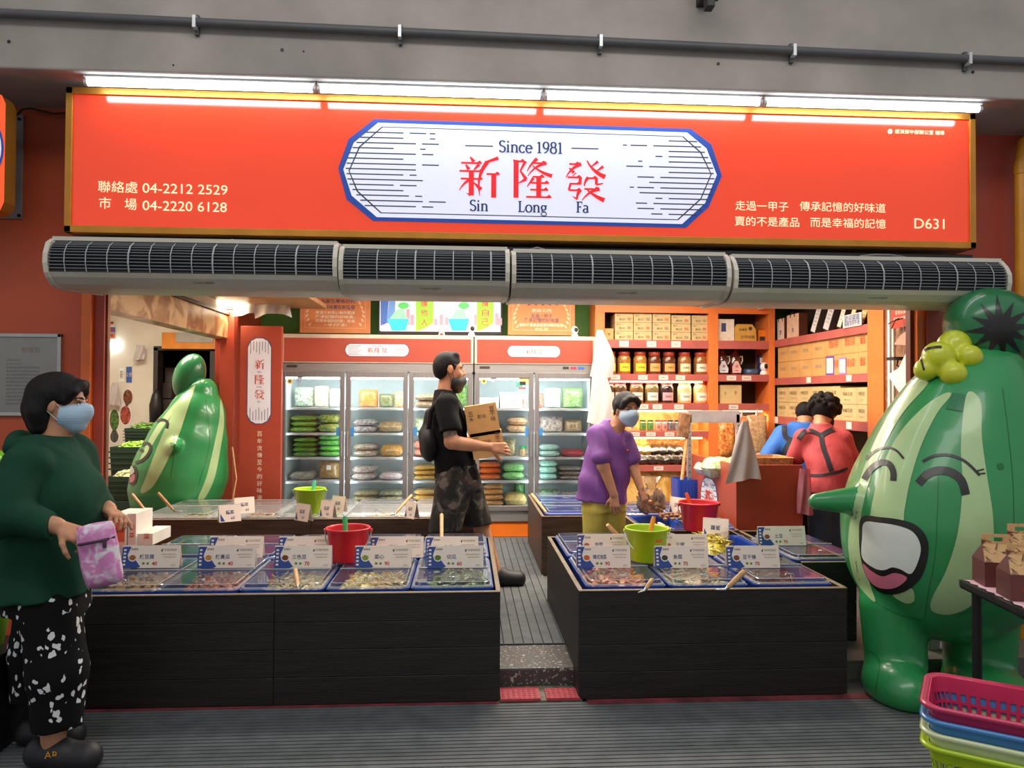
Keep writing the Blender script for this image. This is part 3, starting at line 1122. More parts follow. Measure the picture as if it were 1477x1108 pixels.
# pipe on the beam, a bracket at the top edge, holes in the concrete
m_pipe = M('grey_conduit', '#565759', 0.45, var=0.05)
a, b = P(-60, 16, 3.745), P(1540, 92, 3.745)
t = thing('conduit_pipe', 'long dark grey conduit pipe running across the concrete beam', 'pipe', a)
MB().cyl(a, b, 0.022, 0.022, m_pipe, 14).build('pipe', t)
for px in (282, 577, 866, 1144, 1396):
    q = P(px, 20 + (92 - 16) / 1600 * px, 3.745)
    MB().box((q.x - 0.008, 3.72, q.z - 0.03), (q.x + 0.008, 3.78, q.z + 0.03), m_endcap).box((q.x - 0.01, 3.76, q.z - 0.05), (q.x + 0.01, 3.78, q.z + 0.05), m_pipe).build('clip', t)
a = P(1019, -6, 3.7)
t = thing('ceiling_bracket', 'black metal bracket hanging at the top edge over the beam', 'bracket', a)
m_blk = M('black_metal', '#17181A', 0.45, var=0.03)
MB().box((a.x - 0.03, 3.62, a.z - 0.02), (a.x + 0.03, 3.78, a.z + 0.2), m_blk).build('plate', t, bevel=0.004)
MB().box((a.x - 0.028, 3.60, a.z - 0.105), (a.x + 0.012, 3.66, a.z + 0.0), m_blk).box((a.x + 0.0, 3.60, a.z - 0.05), (a.x + 0.045, 3.66, a.z + 0.0), m_blk).build('hook', t, bevel=0.004)
for i, (px, v) in enumerate(((13, 60), (407, 72), (1036, 92), (1403, 104), (250, 94), (438, 74))):
    q = P(px, v, 3.779)
    MB().cyl((q.x, 3.776, q.z), (q.x, 3.79, q.z), 0.008 if i < 4 else 0.004, 0.006, m_blk, 10).struct('ceiling_beam_hole')

# air curtains over the entrance
m_shell = M('air_curtain_shell', '#CFC8B8', 0.42, var=0.04, scale=3)
m_dark = M('air_curtain_void', '#18191B', 0.6, var=0.05)
m_fin = M('air_curtain_fin', '#74767A', 0.4, 0.3, var=0.03)
m_rib = M('air_curtain_rib', '#A9ABAA', 0.4, var=0.03)
prof = [(3.86, 2.300), (3.79, 2.290), (3.745, 2.262), (3.722, 2.222), (3.720, 2.175), (3.733, 2.130)]
lip = [(3.733, 2.130), (3.75, 2.108), (3.79, 2.078), (3.84, 2.066), (3.92, 2.066), (4.27, 2.09)]
bx = [(65, 487), (489, 735), (738, 1053), (1057, 1455)]
alabs = ['grey air curtain at the left end of the row over the entrance', 'short grey air curtain second in the row, left of the middle of the entrance', 'grey air curtain third in the row, over the middle of the entrance', 'grey air curtain at the right end of the row, beside the big green inflatable']
for i, (p0, p1) in enumerate(bx):
    x0, x1 = P(p0, 395, 3.74).x, P(p1, 400, 3.74).x
    # the row is hung a little out of level, as in the photograph
    zo = [-0.036, -0.05, -0.058, -0.066][i]
    t = thing('air_curtain', alabs[i], 'air curtain', ((x0 + x1) / 2, 4.0, 2.06 + zo), group='air curtains over the entrance')
    mb = MB()
    cl = [(y, z + zo) for y, z in prof + lip[1:]] + [(4.27, 2.30 + zo)]
    inner = [(y + 0.02 if z > 2.13 + zo else y, z) for y, z in cl]
    n = len(inner)
    vs = [(x0 + 0.02, y, z) for y, z in inner] + [(x1 - 0.02, y, z) for y, z in inner]
    for k in range(n):
        mb.add([vs[k], vs[(k + 1) % n], vs[n + (k + 1) % n], vs[n + k]], [(3, 2, 1, 0)], m_dark if k < 5 else m_shell)
    mb.box((x0 + 0.01, 3.78, 2.292 + zo), (x1 - 0.01, 4.27, 2.312 + zo), m_shell)
    mb.build('housing', t)
    for c0, c1 in ((x0, x0 + 0.022), (x1 - 0.022, x1)):
        mb = MB()
        w = [(c0, y - 0.006 if y < 4.2 else y, z - 0.004 if z < 2.2 else z + 0.012) for y, z in cl]
        w2 = [(c1, y, z) for _, y, z in w]
        mb.add(w + w2, [tuple(range(n)), tuple(range(2 * n - 1, n - 1, -1))] + [(k, n + k, n + (k + 1) % n, (k + 1) % n) for k in range(n)], m_shell)
        mb.build('end_cap', t)
    mb = MB()
    cv = [Vector((0, y - 0.001, z + zo)) for y, z in prof]
    for k in range(13):
        s_ = 0.4 + k * 0.35
        j = min(4, int(s_))
        q = cv[j].lerp(cv[j + 1], s_ - j)
        mb.box((x0 + 0.02, q.y + 0.000, q.z - 0.0022), (x1 - 0.02, q.y + 0.014, q.z + 0.0022), m_fin)
    nr = max(2, round((x1 - x0) / 0.098))
    for k in range(1, nr):
        xx = x0 + (x1 - x0) * k / nr
        w = 0.005 if k % 4 else 0.008
        for j in range(5):
            a, b = cv[j], cv[j + 1]
            mb.add([(xx - w / 2, a.y - 0.004, a.z), (xx + w / 2, a.y - 0.004, a.z), (xx + w / 2, b.y - 0.004, b.z), (xx - w / 2, b.y - 0.004, b.z)], [(3, 2, 1, 0)], m_rib)
    mb.build('grille', t)
    mb = MB()
    ld = (Vector((0, lip[1][0], lip[1][1])) - Vector((0, lip[2][0], lip[2][1]))).normalized()
    ld = Vector((0, ld.y, ld.z))
    xm = x0 + (x1 - x0) * 0.53
    q = Vector((xm, (lip[1][0] + lip[2][0]) / 2, (lip[1][1] + lip[2][1]) / 2 + zo))
    mb.text('CHIAO 空氣門', q, XA, -ld if ld.z < 0 else ld, m_blk, w=0.10, h=0.014, lift=0.003)
    mb.build('label', t)
# dark conduit and cables lying on the air curtains
mb = MB()
mb.box((P(120, 370, 4.0).x, 3.98, 2.262), (P(1400, 380, 4.0).x, 4.05, 2.305), m_blk)
tag(mb.build('cable_tray', None, bevel=0.004), 'black cable tray lying behind the row of air curtains under the sign', 'cable tray')
for pts in (((310, 352), (322, 347), (336, 346), (350, 350)), ((760, 362), (775, 357), (790, 360)), ((1240, 378), (1262, 374), (1285, 377), (1305, 382))):
    w = [P(a, b, 3.93) for a, b in pts]
    w = [Vector((q.x, q.y, max(q.z, 2.285))) for q in w]
    w[0].z = w[-1].z = 2.275
    tag(MB().tube(w, 0.005, m_fin, 6).build('loose_cable', None), {310: 'loose grey cable arching on the first air curtain', 760: 'loose grey cable arching on the third air curtain', 1240: 'loose grey cable arching on the last air curtain'}[pts[0][0]], 'cable')

# yellow pipe at the right edge
a = P(1472, 190, 4.2)
m_yel = M('yellow_gas_pipe', '#E2992C', 0.4, var=0.05)
t = thing('yellow_pipe', 'yellow painted pipe standing at the right edge of the shop front', 'pipe', (a.x, 4.2, 0))
MB().tube([(a.x, 4.2, 0.0), (a.x, 4.2, 2.9), (a.x + 0.02, 4.2, 3.02), (a.x + 0.10, 4.2, 3.08), (a.x + 0.5, 4.2, 3.09)], 0.036, m_yel, 14).build('pipe', t)
MB().cyl((a.x, 4.2, 2.83), (a.x, 4.2, 2.90), 0.041, 0.041, m_yel, 14).build('coupling', t)

# small lit sign projecting at the left edge, its mounting plate and cable
m_face2 = M('orange_lit_acrylic_small', '#E8521E', 0.2, var=0.02, emit=0.75, coat=0.5)
a, b = P(12, 135, 3.9), P(12, 310, 3.9)
t = thing('projecting_sign', 'small orange lit sign with rounded corners at the left edge of the shop front', 'sign', (a.x, 3.9, b.z))
mb = MB()
r = 0.06
w = 0.7
o = [(0 - w, b.z), (-r, b.z), (-r * .3, b.z + r * .3), (0, b.z + r), (0, a.z - r), (-r * .3, a.z - r * .3), (-r, a.z), (-w, a.z)]
mb.prism(o, (a.x, 3.88, 0), XA, ZA, 0.10, m_face2, m_gold)
mb.build('lit_face', t, bevel=0.01)
mb = MB()
mb.prism(arc(-0.16, (a.z + b.z) / 2 + 0.02, 0.155, 0.2, 0, 350, 30), (a.x, 3.878, 0), XA, ZA, 0.0, m_blue_lit)
mb.prism(arc(-0.16, (a.z + b.z) / 2 + 0.02, 0.145, 0.19, 0, 350, 30), (a.x, 3.876, 0), XA, ZA, 0.0, m_plq_lit)
mb.build('emblem', t)
p0, p1 = P(-40, 165, YF), P(33, 316, YF)
m_plate = M('grey_steel_plate', '#9A9698', 0.4, 0.4, var=0.06)
t2 = thing('mounting_plate', 'grey steel mounting plate bolted to the orange wall behind the small lit sign', 'plate', (p0.x, YF, p1.z))
MB().box((p0.x, YF - 0.012, p1.z), (p1.x, YF, p0.z), m_plate).build('plate', t2, bevel=0.002)
for px, v in ((28, 172), (28, 311), (6, 311)):
    q = P(px, v, YF - 0.012)
    MB().cyl((q.x, q.y, q.z), (q.x, q.y - 0.01, q.z), 0.01, 0.008, m_blk, 8).build('bolt', t2)
MB().box((p0.x + 0.05, 3.98, b.z + 0.15), (p0.x + 0.2, YF - 0.012, b.z + 0.2), m_plate).build('arm', t)
pts = [P(x, v, 4.24) for x, v in ((14, 188), (22, 168), (32, 158), (45, 156), (60, 160), (78, 164), (95, 163))]
tag(MB().tube(pts, 0.006, m_blk, 6).build('sign_cable', None), 'thin black cable running from the small lit sign to the big one', 'cable')

# framed notice on the left wall
p0, p1 = P(-12, 481, YF), P(89, 600, YF)
t = thing('framed_notice', 'framed notice with small print on the orange wall behind the woman in green', 'framed notice', (p0.x, YF, p1.z))
m_alu = M('aluminium', '#B9B7B2', 0.35, 0.6, var=0.04)
m_paper = M('notice_paper', '#C9C1B4', 0.5, var=0.03)
mb = MB()
for lo, hi in (((p0.x, YF - 0.02, p0.z - 0.02), (p1.x, YF, p0.z)), ((p0.x, YF - 0.02, p1.z), (p1.x, YF, p1.z + 0.02)), ((p0.x, YF - 0.02, p1.z), (p0.x + 0.02, YF, p0.z)), ((p1.x - 0.02, YF - 0.02, p1.z), (p1.x, YF, p0.z))):
    mb.box(lo, hi, m_alu)
mb.build('frame', t, bevel=0.002)
MB().box((p0.x + 0.015, YF - 0.008, p1.z + 0.015), (p1.x - 0.015, YF, p0.z - 0.015), m_paper).build('notice_sheet', t)
mb = MB()
m_goldink = M('gold_ink', '#A98A5C', 0.5, var=0)
m_greyink = M('grey_ink', '#7E766C', 0.5, var=0)
xm = P(46, 500, YF).x
mb.text('新隆發', (xm, YF - 0.008, P(46, 505, YF).z), XA, ZA, m_goldink, w=0.10, lift=0.001)
for i in range(13):
    z = P(46, 520 + i * 5.2, YF).z
    mb.text('新隆發傳承記憶的好味道而是幸福的記憶'[i % 5:i % 5 + (6 if i < 2 else 14)], (xm - 0.13, YF - 0.008, z), XA, ZA, m_goldink if i < 2 else m_greyink, h=0.012, align='l', lift=0.001)
mb.build('lettering', t)
MB().box((p0.x + 0.018, YF - 0.014, p1.z + 0.018), (p1.x - 0.018, YF - 0.012, p0.z - 0.018), clear('glazing_sheet', '#FFFFFF')).build('glazing', t)
# ------------------------------------------------------------------ display counters with trays
m_plank = M('dark_stained_plank', '#1F1916', 0.55, var=0.22, scale=3, stretch=(1.2, 6, 14), bump=0.2, bscale=12)
m_plank2 = M('brown_stained_plank', '#4A382C', 0.5, var=0.2, scale=3, stretch=(1.2, 6, 14), bump=0.2, bscale=12)
m_rim = M('plywood_edge', '#76664F', 0.5, var=0.1, scale=20)
m_tray = M('blue_plastic_tray', '#1E46A8', 0.35, var=0.03)
m_trayw = M('white_plastic_tray', '#D9DCE2', 0.4, var=0.03)
m_lid = clear('lid_clear', '#F8F8F6', ior=1.36, cover=.04)
m_lidedge = clear('lid_edge', '#E4EAF0', cover=0.30, ior=1.6)


def rrect(w, d, r, z, n=4, cx=0, cy=0):
    out = []
    for qx, qy, a0 in ((1, 1, 0), (-1, 1, 90), (-1, -1, 180), (1, -1, 270)):
        for i in range(n + 1):
            a = math.radians(a0 + 90 * i / n)
            out.append((cx + qx * (w / 2 - r) + r * math.cos(a), cy + qy * (d / 2 - r) + r * math.sin(a), z))
    return out


def loops(mb, ls, m, cap0=False, cap1=False, smooth=False):
    n = len(ls[0])
    vs = [p for l in ls for p in l]
    fs = [(i * n + j, i * n + (j + 1) % n, (i + 1) * n + (j + 1) % n, (i + 1) * n + j) for i in range(len(ls) - 1) for j in range(n)]
    if cap0:
        fs.append(tuple(range(n))[::-1])
    if cap1:
        fs.append(tuple(range((len(ls) - 1) * n, len(ls) * n)))
    mb.add(vs, fs, m, smooth)
    return mb


def planks(mb, lo, hi, n, m, axis, joints=()):
    """a panel of level boards, groove between them"""
    z0, z1 = lo[2], hi[2]
    h = (z1 - z0) / n
    for i in range(n):
        a, b = z0 + i * h + 0.0012, z0 + (i + 1) * h - 0.0012
        cuts = [lo[0]] + [j for j in joints] + [hi[0]] if axis == 'x' else [lo[1], hi[1]]
        for k in range(len(cuts) - 1):
            if axis == 'x':
                mb.box((cuts[k] + 0.001, lo[1], a), (cuts[k + 1] - 0.001, hi[1], b), m)
            else:
                mb.box((lo[0], cuts[k], a), (hi[0], cuts[k + 1], b), m)
    return mb


def counter(label, x0, x1, y0, y1, zt, step=None, joints=(), m=None, rim=True):
    m = m or m_plank
    z0 = 0.012 if step else ZF + 0.001
    t = thing('display_counter', label, 'counter', ((x0 + x1) / 2, (y0 + y1) / 2, z0))
    e = 0.022
    planks(MB(), (x0, y0, z0), (x1, y0 + e, zt), 4, m, 'x', joints).build('front_panel', t, bevel=0.0015, seg=1)
    for xa, xb in ((x0, x0 + e), (x1 - e, x1)):
        mb = MB()
        if step:
            planks(mb, (xa, y0 + e, z0), (xb, step - 0.045, zt), 4, m, 'y')
            planks(mb, (xa, step - 0.045, z0 + 0.108), (xb, y1 - e, zt), 4, m, 'y')
        else:
            planks(mb, (xa, y0 + e, z0), (xb, y1 - e, zt), 4, m, 'y')
        mb.build('side_panel', t)
    MB().box((x0, y1 - e, ZF + 0.001), (x1, y1, zt), m).build('back_panel', t)
    MB().box((x0 + e, y0 + e, zt - 0.16), (x1 - e, y1 - e, zt - 0.15), M('counter_inside', '#181412', 0.7)).build('shelf', t)
    if rim:
        mb = MB()
        for lo, hi in (((x0, y0 - 0.003, zt), (x1, y0 + e, zt + 0.006)), ((x0, y1 - e, zt), (x1, y1, zt + 0.006)), ((x0 - 0.002, y0 + e, zt), (x0 + e, y1 - e, zt + 0.006)), ((x1 - e, y0 + e, zt), (x1 + 0.002, y1 - e, zt + 0.006))):
            mb.box(lo, hi, m_rim)
        mb.build('rim', t, bevel=0.0015, seg=1)
    return t


PROTO = {}


def tray(label, x, y, z, w, d, rz=0.0, lid=True, hinge=True, group='blue pickle trays', white=False):
    """deep blue tray with a flanged rim, and its clear hinged lid"""
    k = (round(w, 2), round(d, 2), lid, hinge, white)
    if k in PROTO:
        o = dup(PROTO[k], (x, y, z), rz, label, group)
        return o
    m = m_trayw if white else m_tray
    t = thing('food_tray', label, 'tray', (x, y, z), rz, group)
    mb = MB()
    loops(mb, [rrect(w * .86, d * .88, .03, -0.13), rrect(w * .95, d * .96, .03, -0.012), rrect(w, d, .035, -0.012), rrect(w + .004, d + .004, .035, 0.0), rrect(w * .965, d * .975, .03, 0.0), rrect(w * .94, d * .95, .028, -0.012), rrect(w * .85, d * .87, .028, -0.124)], m, True, True)
    mb.build('basin', t, world=False)
    if lid:
        mb = MB()
        a = rrect(w * .90, d * .92, .028, 0.026)
        mb.add(a, [tuple(range(len(a)))], m_lid)
        loops(mb, [rrect(w * .99, d * .99, .034, 0.003), rrect(w * .975, d * .98, .034, 0.010), rrect(w * .93, d * .945, .03, 0.012)], m_lidedge)
        loops(mb, [rrect(w * .93, d * .945, .03, 0.012), rrect(w * .90, d * .92, .028, 0.026)], m_lid)
        loops(mb, [rrect(w * .905, d * .925, .028, 0.0255), rrect(w * .885, d * .91, .028, 0.0275)], m_lidedge)
        l = mb.build('lid', t, world=False)
        if hinge:
            MB().cyl((-w * .46, -d * .02, 0.029), (w * .46, -d * .02, 0.029), 0.0035, 0.0035, m_lidedge, 8).cyl((-w * .46, d * .0, 0.028), (w * .46, d * .0, 0.028), 0.003, 0.003, m_lidedge, 8).build('hinge', l, world=False)
        mb = MB()
        mb.tube([(-.022, -d * .41, 0.028), (-.022, -d * .41, 0.042), (.022, -d * .41, 0.042), (.022, -d * .41, 0.028)], 0.0035, m_lidedge, 6)
        mb.build('handle', l, world=False)
    PROTO[k] = t
    return t


def heap(name, label, cat, x, y, z, w, d, h, cols, kind='chunk', n=120, seed=1, size=0.016):
    """a loose heap of cut food nobody could count"""
    r = random.Random(seed)
    mb = MB()
    ms = [M('food_' + c.strip('#'), c, 0.35, var=0.12, scale=30, coat=0.3) for c in cols]
    vs, fs = [], []
    nx, ny = 9, 9
    for i in range(nx):
        for j in range(ny):
            u, v = 2 * i / (nx - 1) - 1, 2 * j / (ny - 1) - 1
            vs.append((x + u * w / 2, y + v * d / 2, z + h * 0.8 * max(0, (1 - u ** 4) * (1 - v ** 4)) + r.uniform(-.004, .004)))
    for i in range(nx - 1):
        for j in range(ny - 1):
            fs.append((i * ny + j, (i + 1) * ny + j, (i + 1) * ny + j + 1, i * ny + j + 1))
    mb.add(vs, fs, ms[0], True)
    for i in range(n):
        u, v = r.uniform(-.95, .95), r.uniform(-.95, .95)
        zz = z + h * 0.8 * (1 - u ** 4) * (1 - v ** 4) + r.uniform(0, .008)
        T = Euler((r.uniform(-.6, .6), r.uniform(-.6, .6), r.uniform(0, PI))).to_matrix()
        c = (x + u * w / 2, y + v * d / 2, zz)
        s = size * r.uniform(.7, 1.3)
        m = r.choice(ms)
        if kind == 'chunk':
            mb.ell(c, (s, s * .7, s * .55), m, 7, 5, T)
        elif kind == 'strip':
            mb.ell(c, (s * 2.6, s * .45, s * .3), m, 6, 4, T)
        elif kind == 'leaf':
            mb.ell(c, (s * 2.0, s * 1.0, s * .16), m, 7, 4, T)
    o = mb.build(name, None)
    return tag(o, label, cat, kind='stuff')


m_card = M('price_card_paper', '#F4E4D6', 0.5, var=0.02)
m_cardblue = M('price_card_blue', '#2E4A94', 0.45, var=0)
m_cardred = M('price_card_red', '#C0283A', 0.45, var=0)
m_cardtan = M('price_card_tan', '#B09A86', 0.5, var=0)
m_cardbrown = M('price_card_brown', '#5A463A', 0.5, var=0)
m_cardgreen = M('price_card_green', '#6E8A3A', 0.5, var=0)


def card(label, name, price, dish, x, y, z, w=0.295, h=0.115, rz=0.0, plain=False):
    """folded paper tent with the dish, its name and its price"""
    t = MB()
    dp = h * 0.42
    f0, f1, b0 = Vector((0, -dp / 2, 0)), Vector((0, 0, h)), Vector((0, dp / 2, 0))
    up = (f1 - f0).normalized()
    hh = (f1 - f0).length
    ax = XA
    nrm = ax.cross(up)
    th = 0.0012
    for s in (-1, 1):
        bb = Vector((0, s * dp / 2, 0))
        q = Vector((0, s * th, 0))
        vs = [Vector((-w / 2, 0, 0)) + bb, Vector((w / 2, 0, 0)) + bb, Vector((w / 2, 0, 0)) + f1, Vector((-w / 2, 0, 0)) + f1]
        vs2 = [v - q for v in vs]
        fs = [(0, 1, 2, 3), (7, 6, 5, 4), (0, 4, 5, 1), (1, 5, 6, 2), (2, 6, 7, 3), (3, 7, 4, 0)]
        if s > 0:
            fs = [f[::-1] for f in fs]
        t.add(vs + vs2, fs, m_card)

    def q(u, v):
        return f0 + ax * (u * w - w / 2) + up * (v * hh)

    def poly(pts, m, k=1.0):
        t.prism([(u * w - w / 2, v * hh) for u, v in pts], f0 + nrm * (0.0006 * k), ax, up, 0, m)
    if not plain:
        poly([(0.0, 0.0), (0.27, 0.0), (0.33, 0.06), (0.24, 0.36), (0.10, 0.5), (0.10, 0.62), (0.15, 0.95), (0.02, 0.95), (0, 0.9)], m_cardblue)
        poly([(0.235 + 0.075 * math.cos(a * PI / 9) - .05, 0.48 + 0.19 * math.sin(a * PI / 9)) for a in range(18)], m_card, 2)
        md = M('dish_' + dish.strip('#'), dish, 0.5, var=0.25, scale=120)
        poly([(0.235 + 0.058 * math.cos(a * PI / 7) - .05, 0.46 + 0.12 * math.sin(a * PI / 7)) for a in range(14)], md, 3)
        for i in range(5):
            poly([(0.025, 0.12 + i * .16), (0.07, 0.12 + i * .16), (0.07, 0.20 + i * .16), (0.025, 0.20 + i * .16)], m_card, 2)
        t.text('新隆發', q(0.21, 0.84), ax, up, m_cardbrown, w=0.12 * w, h=0.09 * hh)
        t.text(name, q(0.43, 0.50), ax, up, m_ink, h=0.20 * hh, w=min(0.25, 0.085 * len(name)) * w, bold=0.01)
        poly([(0.35, 0.18), (0.39, 0.14), (0.41, 0.22), (0.37, 0.28)], m_cardgreen)
        poly([(0.43, 0.16), (0.47, 0.14), (0.48, 0.24), (0.44, 0.26)], m_cardgreen)
        t.text(price, q(0.57, 0.20), ax, up, m_cardred, h=0.17 * hh, bold=0.02)
        poly([(0.66, 0.78), (0.70, 0.86), (0.69, 0.70)], m_cardbrown)
        t.text('新隆發醬菜', q(0.83, 0.80), ax, up, m_cardtan, w=0.22 * w, h=0.11 * hh)
        t.text('冷藏保存請盡快食用', q(0.80, 0.60), ax, up, m_cardtan, w=0.26 * w, h=0.06 * hh)
        t.text('非基改黃豆原料', q(0.82, 0.48), ax, up, m_cardtan, w=0.22 * w, h=0.06 * hh)
        t.text('D631', q(0.90, 0.12), ax, up, m_cardtan, h=0.07 * hh)
    else:
        t.text(name, q(0.5, 0.55), ax, up, m_ink, h=0.22 * hh, bold=0.01)
        t.text(price, q(0.62, 0.22), ax, up, m_cardblue, h=0.16 * hh)
        poly([(0.06, 0.05), (0.26, 0.05), (0.06, 0.5)], m_cardblue)
    o = t.build('price_card', None)
    o.location = (x, y, z)
    o.rotation_euler = (0, 0, rz)
    return tag(o, label, 'price card', group='price cards on the tray lids')


def bucket(label, col, x, y, z, r=0.12, h=0.17, scoop=None, bail=(0.9, -1), bail_m=None, sang=0.4):
    m = M('bucket_' + col.strip('#'), col, 0.35, var=0.03)
    t = thing('plastic_bucket', label, 'bucket', (x, y, z))
    rb = r * 0.76
    prof = [(0, 0.004), (rb - .008, 0.004), (rb, 0), (rb + .002, .004), (r * .95, h * .93), (r, h * .94), (r + .004, h * .97), (r, h), (r - .006, h * .985), (r * .93, h * .94), (rb - .004, .008), (0, .008)]
    MB().lathe(prof, m, n=32).build('body', t, world=False)
    bm_ = bail_m or m_endcap
    pts = []
    for i in range(15):
        a = PI * i / 14
        pts.append((-(r + .006) * math.cos(a), bail[1] * (r + .01) * math.sin(a) * bail[0], h * .90 - (r + .01) * math.sin(a) * math.sqrt(max(0, 1 - bail[0] ** 2)) - 0.015 * math.sin(a)))
    b = MB().tube(pts, 0.0035, bm_, 8)
    b.build('handle', t, world=False)
    for s in (-1, 1):
        mb = MB()
        mb.cyl((s * (r - .004), 0, h * .90), (s * (r + .012), 0, h * .90), 0.010, 0.010, m, 10)
        mb.build('handle_lug', t, world=False)
    if scoop:
        ms = M('scoop_' + scoop.strip('#'), scoop, 0.4, var=0.03)
        s = thing('scoop', 'plastic scoop handle sticking out of the ' + label, 'scoop', (x, y, z))
        a = Vector((-0.01, 0.0, 0.03))
        b = Vector((math.sin(sang) * .10, 0.03, h + 0.055))
        MB().tube([a, a.lerp(b, .5), a.lerp(b, .9), b], [0.013, 0.013, 0.014, 0.010], ms, 10).build('handle', s, world=False)
        MB().lathe([(0.0, 0.0), (0.03, 0.0), (0.04, 0.02), (0.042, 0.05), (0.039, 0.05), (0.036, 0.02), (0, 0.006)], ms, c=(-0.02, 0, 0.012), n=16).build('cup', s, world=False)
    return t


m_stick = M('pale_wood_handle', '#C79A66', 0.5, var=0.10, scale=10, stretch=(1, 1, 6))
m_tongs = M('tong_steel', '#9EA2A6', 0.25, 0.9, var=0.03)


def stick(label, p0, p1, r=0.011):
    """wooden handle of a serving tool lying on a lid, its steel end on the far side"""
    p0, p1 = Vector(p0), Vector(p1)
    d = (p1 - p0).normalized()
    t = thing('serving_tool', label, 'serving tool', p1)
    MB().tube([p0, p0 + d * .004, p0.lerp(p1, .5), p1 - d * .02], [r * .8, r, r, r * .85], m_stick, 10).build('handle', t)
    side = d.cross(ZA).normalized()
    e = p1 + Vector((d.x, d.y, 0)).normalized() * 0.05
    e.z = p1.z + 0.002
    MB().tube([p1 - d * .03, p1, e], [r * .9, r * .55, r * .3], m_tongs, 8).build('steel_end', t)
    return t


ZT = 0.54          # counter tops
ZR = ZT + 0.012    # tray rims
ZL = ZR + 0.0285   # tops of the lids
# --- the left front counter
xa0, xa1 = P(104, 852, 3.66).x, P(722, 855, 3.66).x
YB = 5.08
ca = counter('long dark wooden counter of five trays across in front of the woman in green', xa0, xa1, 3.66, YB, ZT, step=3.88, joints=(P(395, 900, 3.66).x,))
bnd = [P(q, 850, 3.70).x for q in (112, 221, 341, 468, 591, 713)]
dish5 = ['spicy tofu', 'chilli radish', 'three-colour beans', 'chayote hearts', 'cut melon']
side5 = ['nearest the woman in green', 'second from the woman in green', 'third from the woman in green', 'fourth from the woman in green, under the red bucket', 'at the aisle end']
for i in range(5):
    xm, w = (bnd[i] + bnd[i + 1]) / 2, bnd[i + 1] - bnd[i] - 0.008
    w = 0.404
    tray('lidded blue tray in the front row of the left counter, ' + ['at its left end', 'second from the left', 'third from the left', 'holding pale yellow chunks', 'holding dark green leaves'][i], xm, 4.035, ZR, w, 0.67)
    tray('lidded blue tray in the rear row of the left counter, ' + ['at its left end', 'second from the left', 'third from the left', 'fourth from the left', 'at the aisle end'][i], xm, 4.725, ZR, w, 0.66)
heap('pickled_vegetables', 'pale pickled strips showing through the lid of the middle front tray', 'food', (bnd[2] + bnd[3]) / 2 + .02, 3.95, ZR - .055, 0.29, 0.42, 0.055, ['#D9C79A', '#C9B27E', '#A9A86A'], 'strip', 110, 3)
heap('pickled_vegetables', 'pale yellow chunks of pickled vegetable in the tray under the red bucket', 'food', (bnd[3] + bnd[4]) / 2 - .06, 3.92, ZR - .055, 0.18, 0.40, 0.07, ['#E3CE86', '#D9BC62', '#EBDDA6'], 'chunk', 90, 4, 0.02)
heap('pickled_vegetables', 'orange and green shredded pickles beside the pale yellow chunks', 'food', (bnd[3] + bnd[4]) / 2 + .09, 3.92, ZR - .055, 0.15, 0.40, 0.06, ['#D9A860', '#A9AE62', '#E0C48A'], 'strip', 90, 5)
heap('pickled_greens', 'dark green pickled leaves in the aisle end tray of the left counter', 'food', (bnd[4] + bnd[5]) / 2 + .03, 3.94, ZR - .055, 0.30, 0.44, 0.075, ['#2E5A24', '#47732E', '#6E8A3C'], 'leaf', 130, 6)
heap('pickled_vegetables', 'brown pickled chunks in the left end tray of the front row', 'food', (bnd[0] + bnd[1]) / 2, 3.98, ZR - .055, 0.30, 0.44, 0.05, ['#B98F62', '#9C7448', '#C9A67A'], 'chunk', 90, 7)
heap('pickled_vegetables', 'reddish pickled chunks in the second front tray from the left', 'food', (bnd[1] + bnd[2]) / 2, 3.98, ZR - .055, 0.30, 0.44, 0.05, ['#A9503A', '#C0764A', '#8C4030'], 'chunk', 90, 8)
heap('pickled_greens', 'light green sliced pickles under the lid behind the three-colour bean card', 'food', (bnd[2] + bnd[3]) / 2, 4.70, ZR - .055, 0.30, 0.46, 0.06, ['#9CB05A', '#B9C47E', '#7E9446'], 'leaf', 100, 9)
heap('pickled_vegetables', 'mixed pale pickles in the rear tray at the aisle end', 'food', (bnd[4] + bnd[5]) / 2, 4.70, ZR - .055, 0.30, 0.46, 0.05, ['#C9C08E', '#A9A468', '#DAD2AE'], 'strip', 100, 10)

CZ = ZL
c5 = [(219, '辣豆腐', '40', '#A8622E'), (328, '辣黃瓜', '40', '#C98A4A'), (438, '三色豆', '70', '#6E3A24'), (553, '菜心', '90', '#7E9A3E'), (657, '切瓜', '60', '#5E7A2A')]
cl5 = ['white price card with a brown dish, nearest the woman in green', 'white price card with a tan dish, on the second front tray from the left', 'white price card with a dark bean dish, just left of the red bucket', 'white price card priced 90 in front of the red bucket', 'white price card priced 60 at the aisle end of the left counter']
for (px, n, pr, d), lab in zip(c5, cl5):
    q = PZ(px, 818, CZ)
    card(lab, n, pr, d, q.x, q.y, CZ, 0.30)
for (px, n, pr, d), lab in zip([(342, '辣蘿蔔', '40', '#C0703A'), (441, '花豆', '70', '#7E4A2E'), (573, '菜脯', '50', '#C9A050'), (652, '冬瓜', '60', '#8C9A4A')],
                               ['partly hidden price card standing behind the tan dish card', 'partly hidden price card standing behind the dark bean dish card', 'partly hidden price card leaning behind the card priced 90', 'partly hidden price card standing behind the card priced 60']):
    q = PZ(px, 803, CZ)
    card(lab, n, pr, d, q.x, q.y, CZ, 0.30, rz=-0.03)
q = PZ(502, 808, CZ)
bucket('red bucket on the left front counter', '#D0202E', q.x, q.y, CZ, 0.122, 0.185, '#3FBF6A', bail=(0.55, -1), bail_m=M('bail_grey', '#9A8A86', 0.4), sang=-0.25)
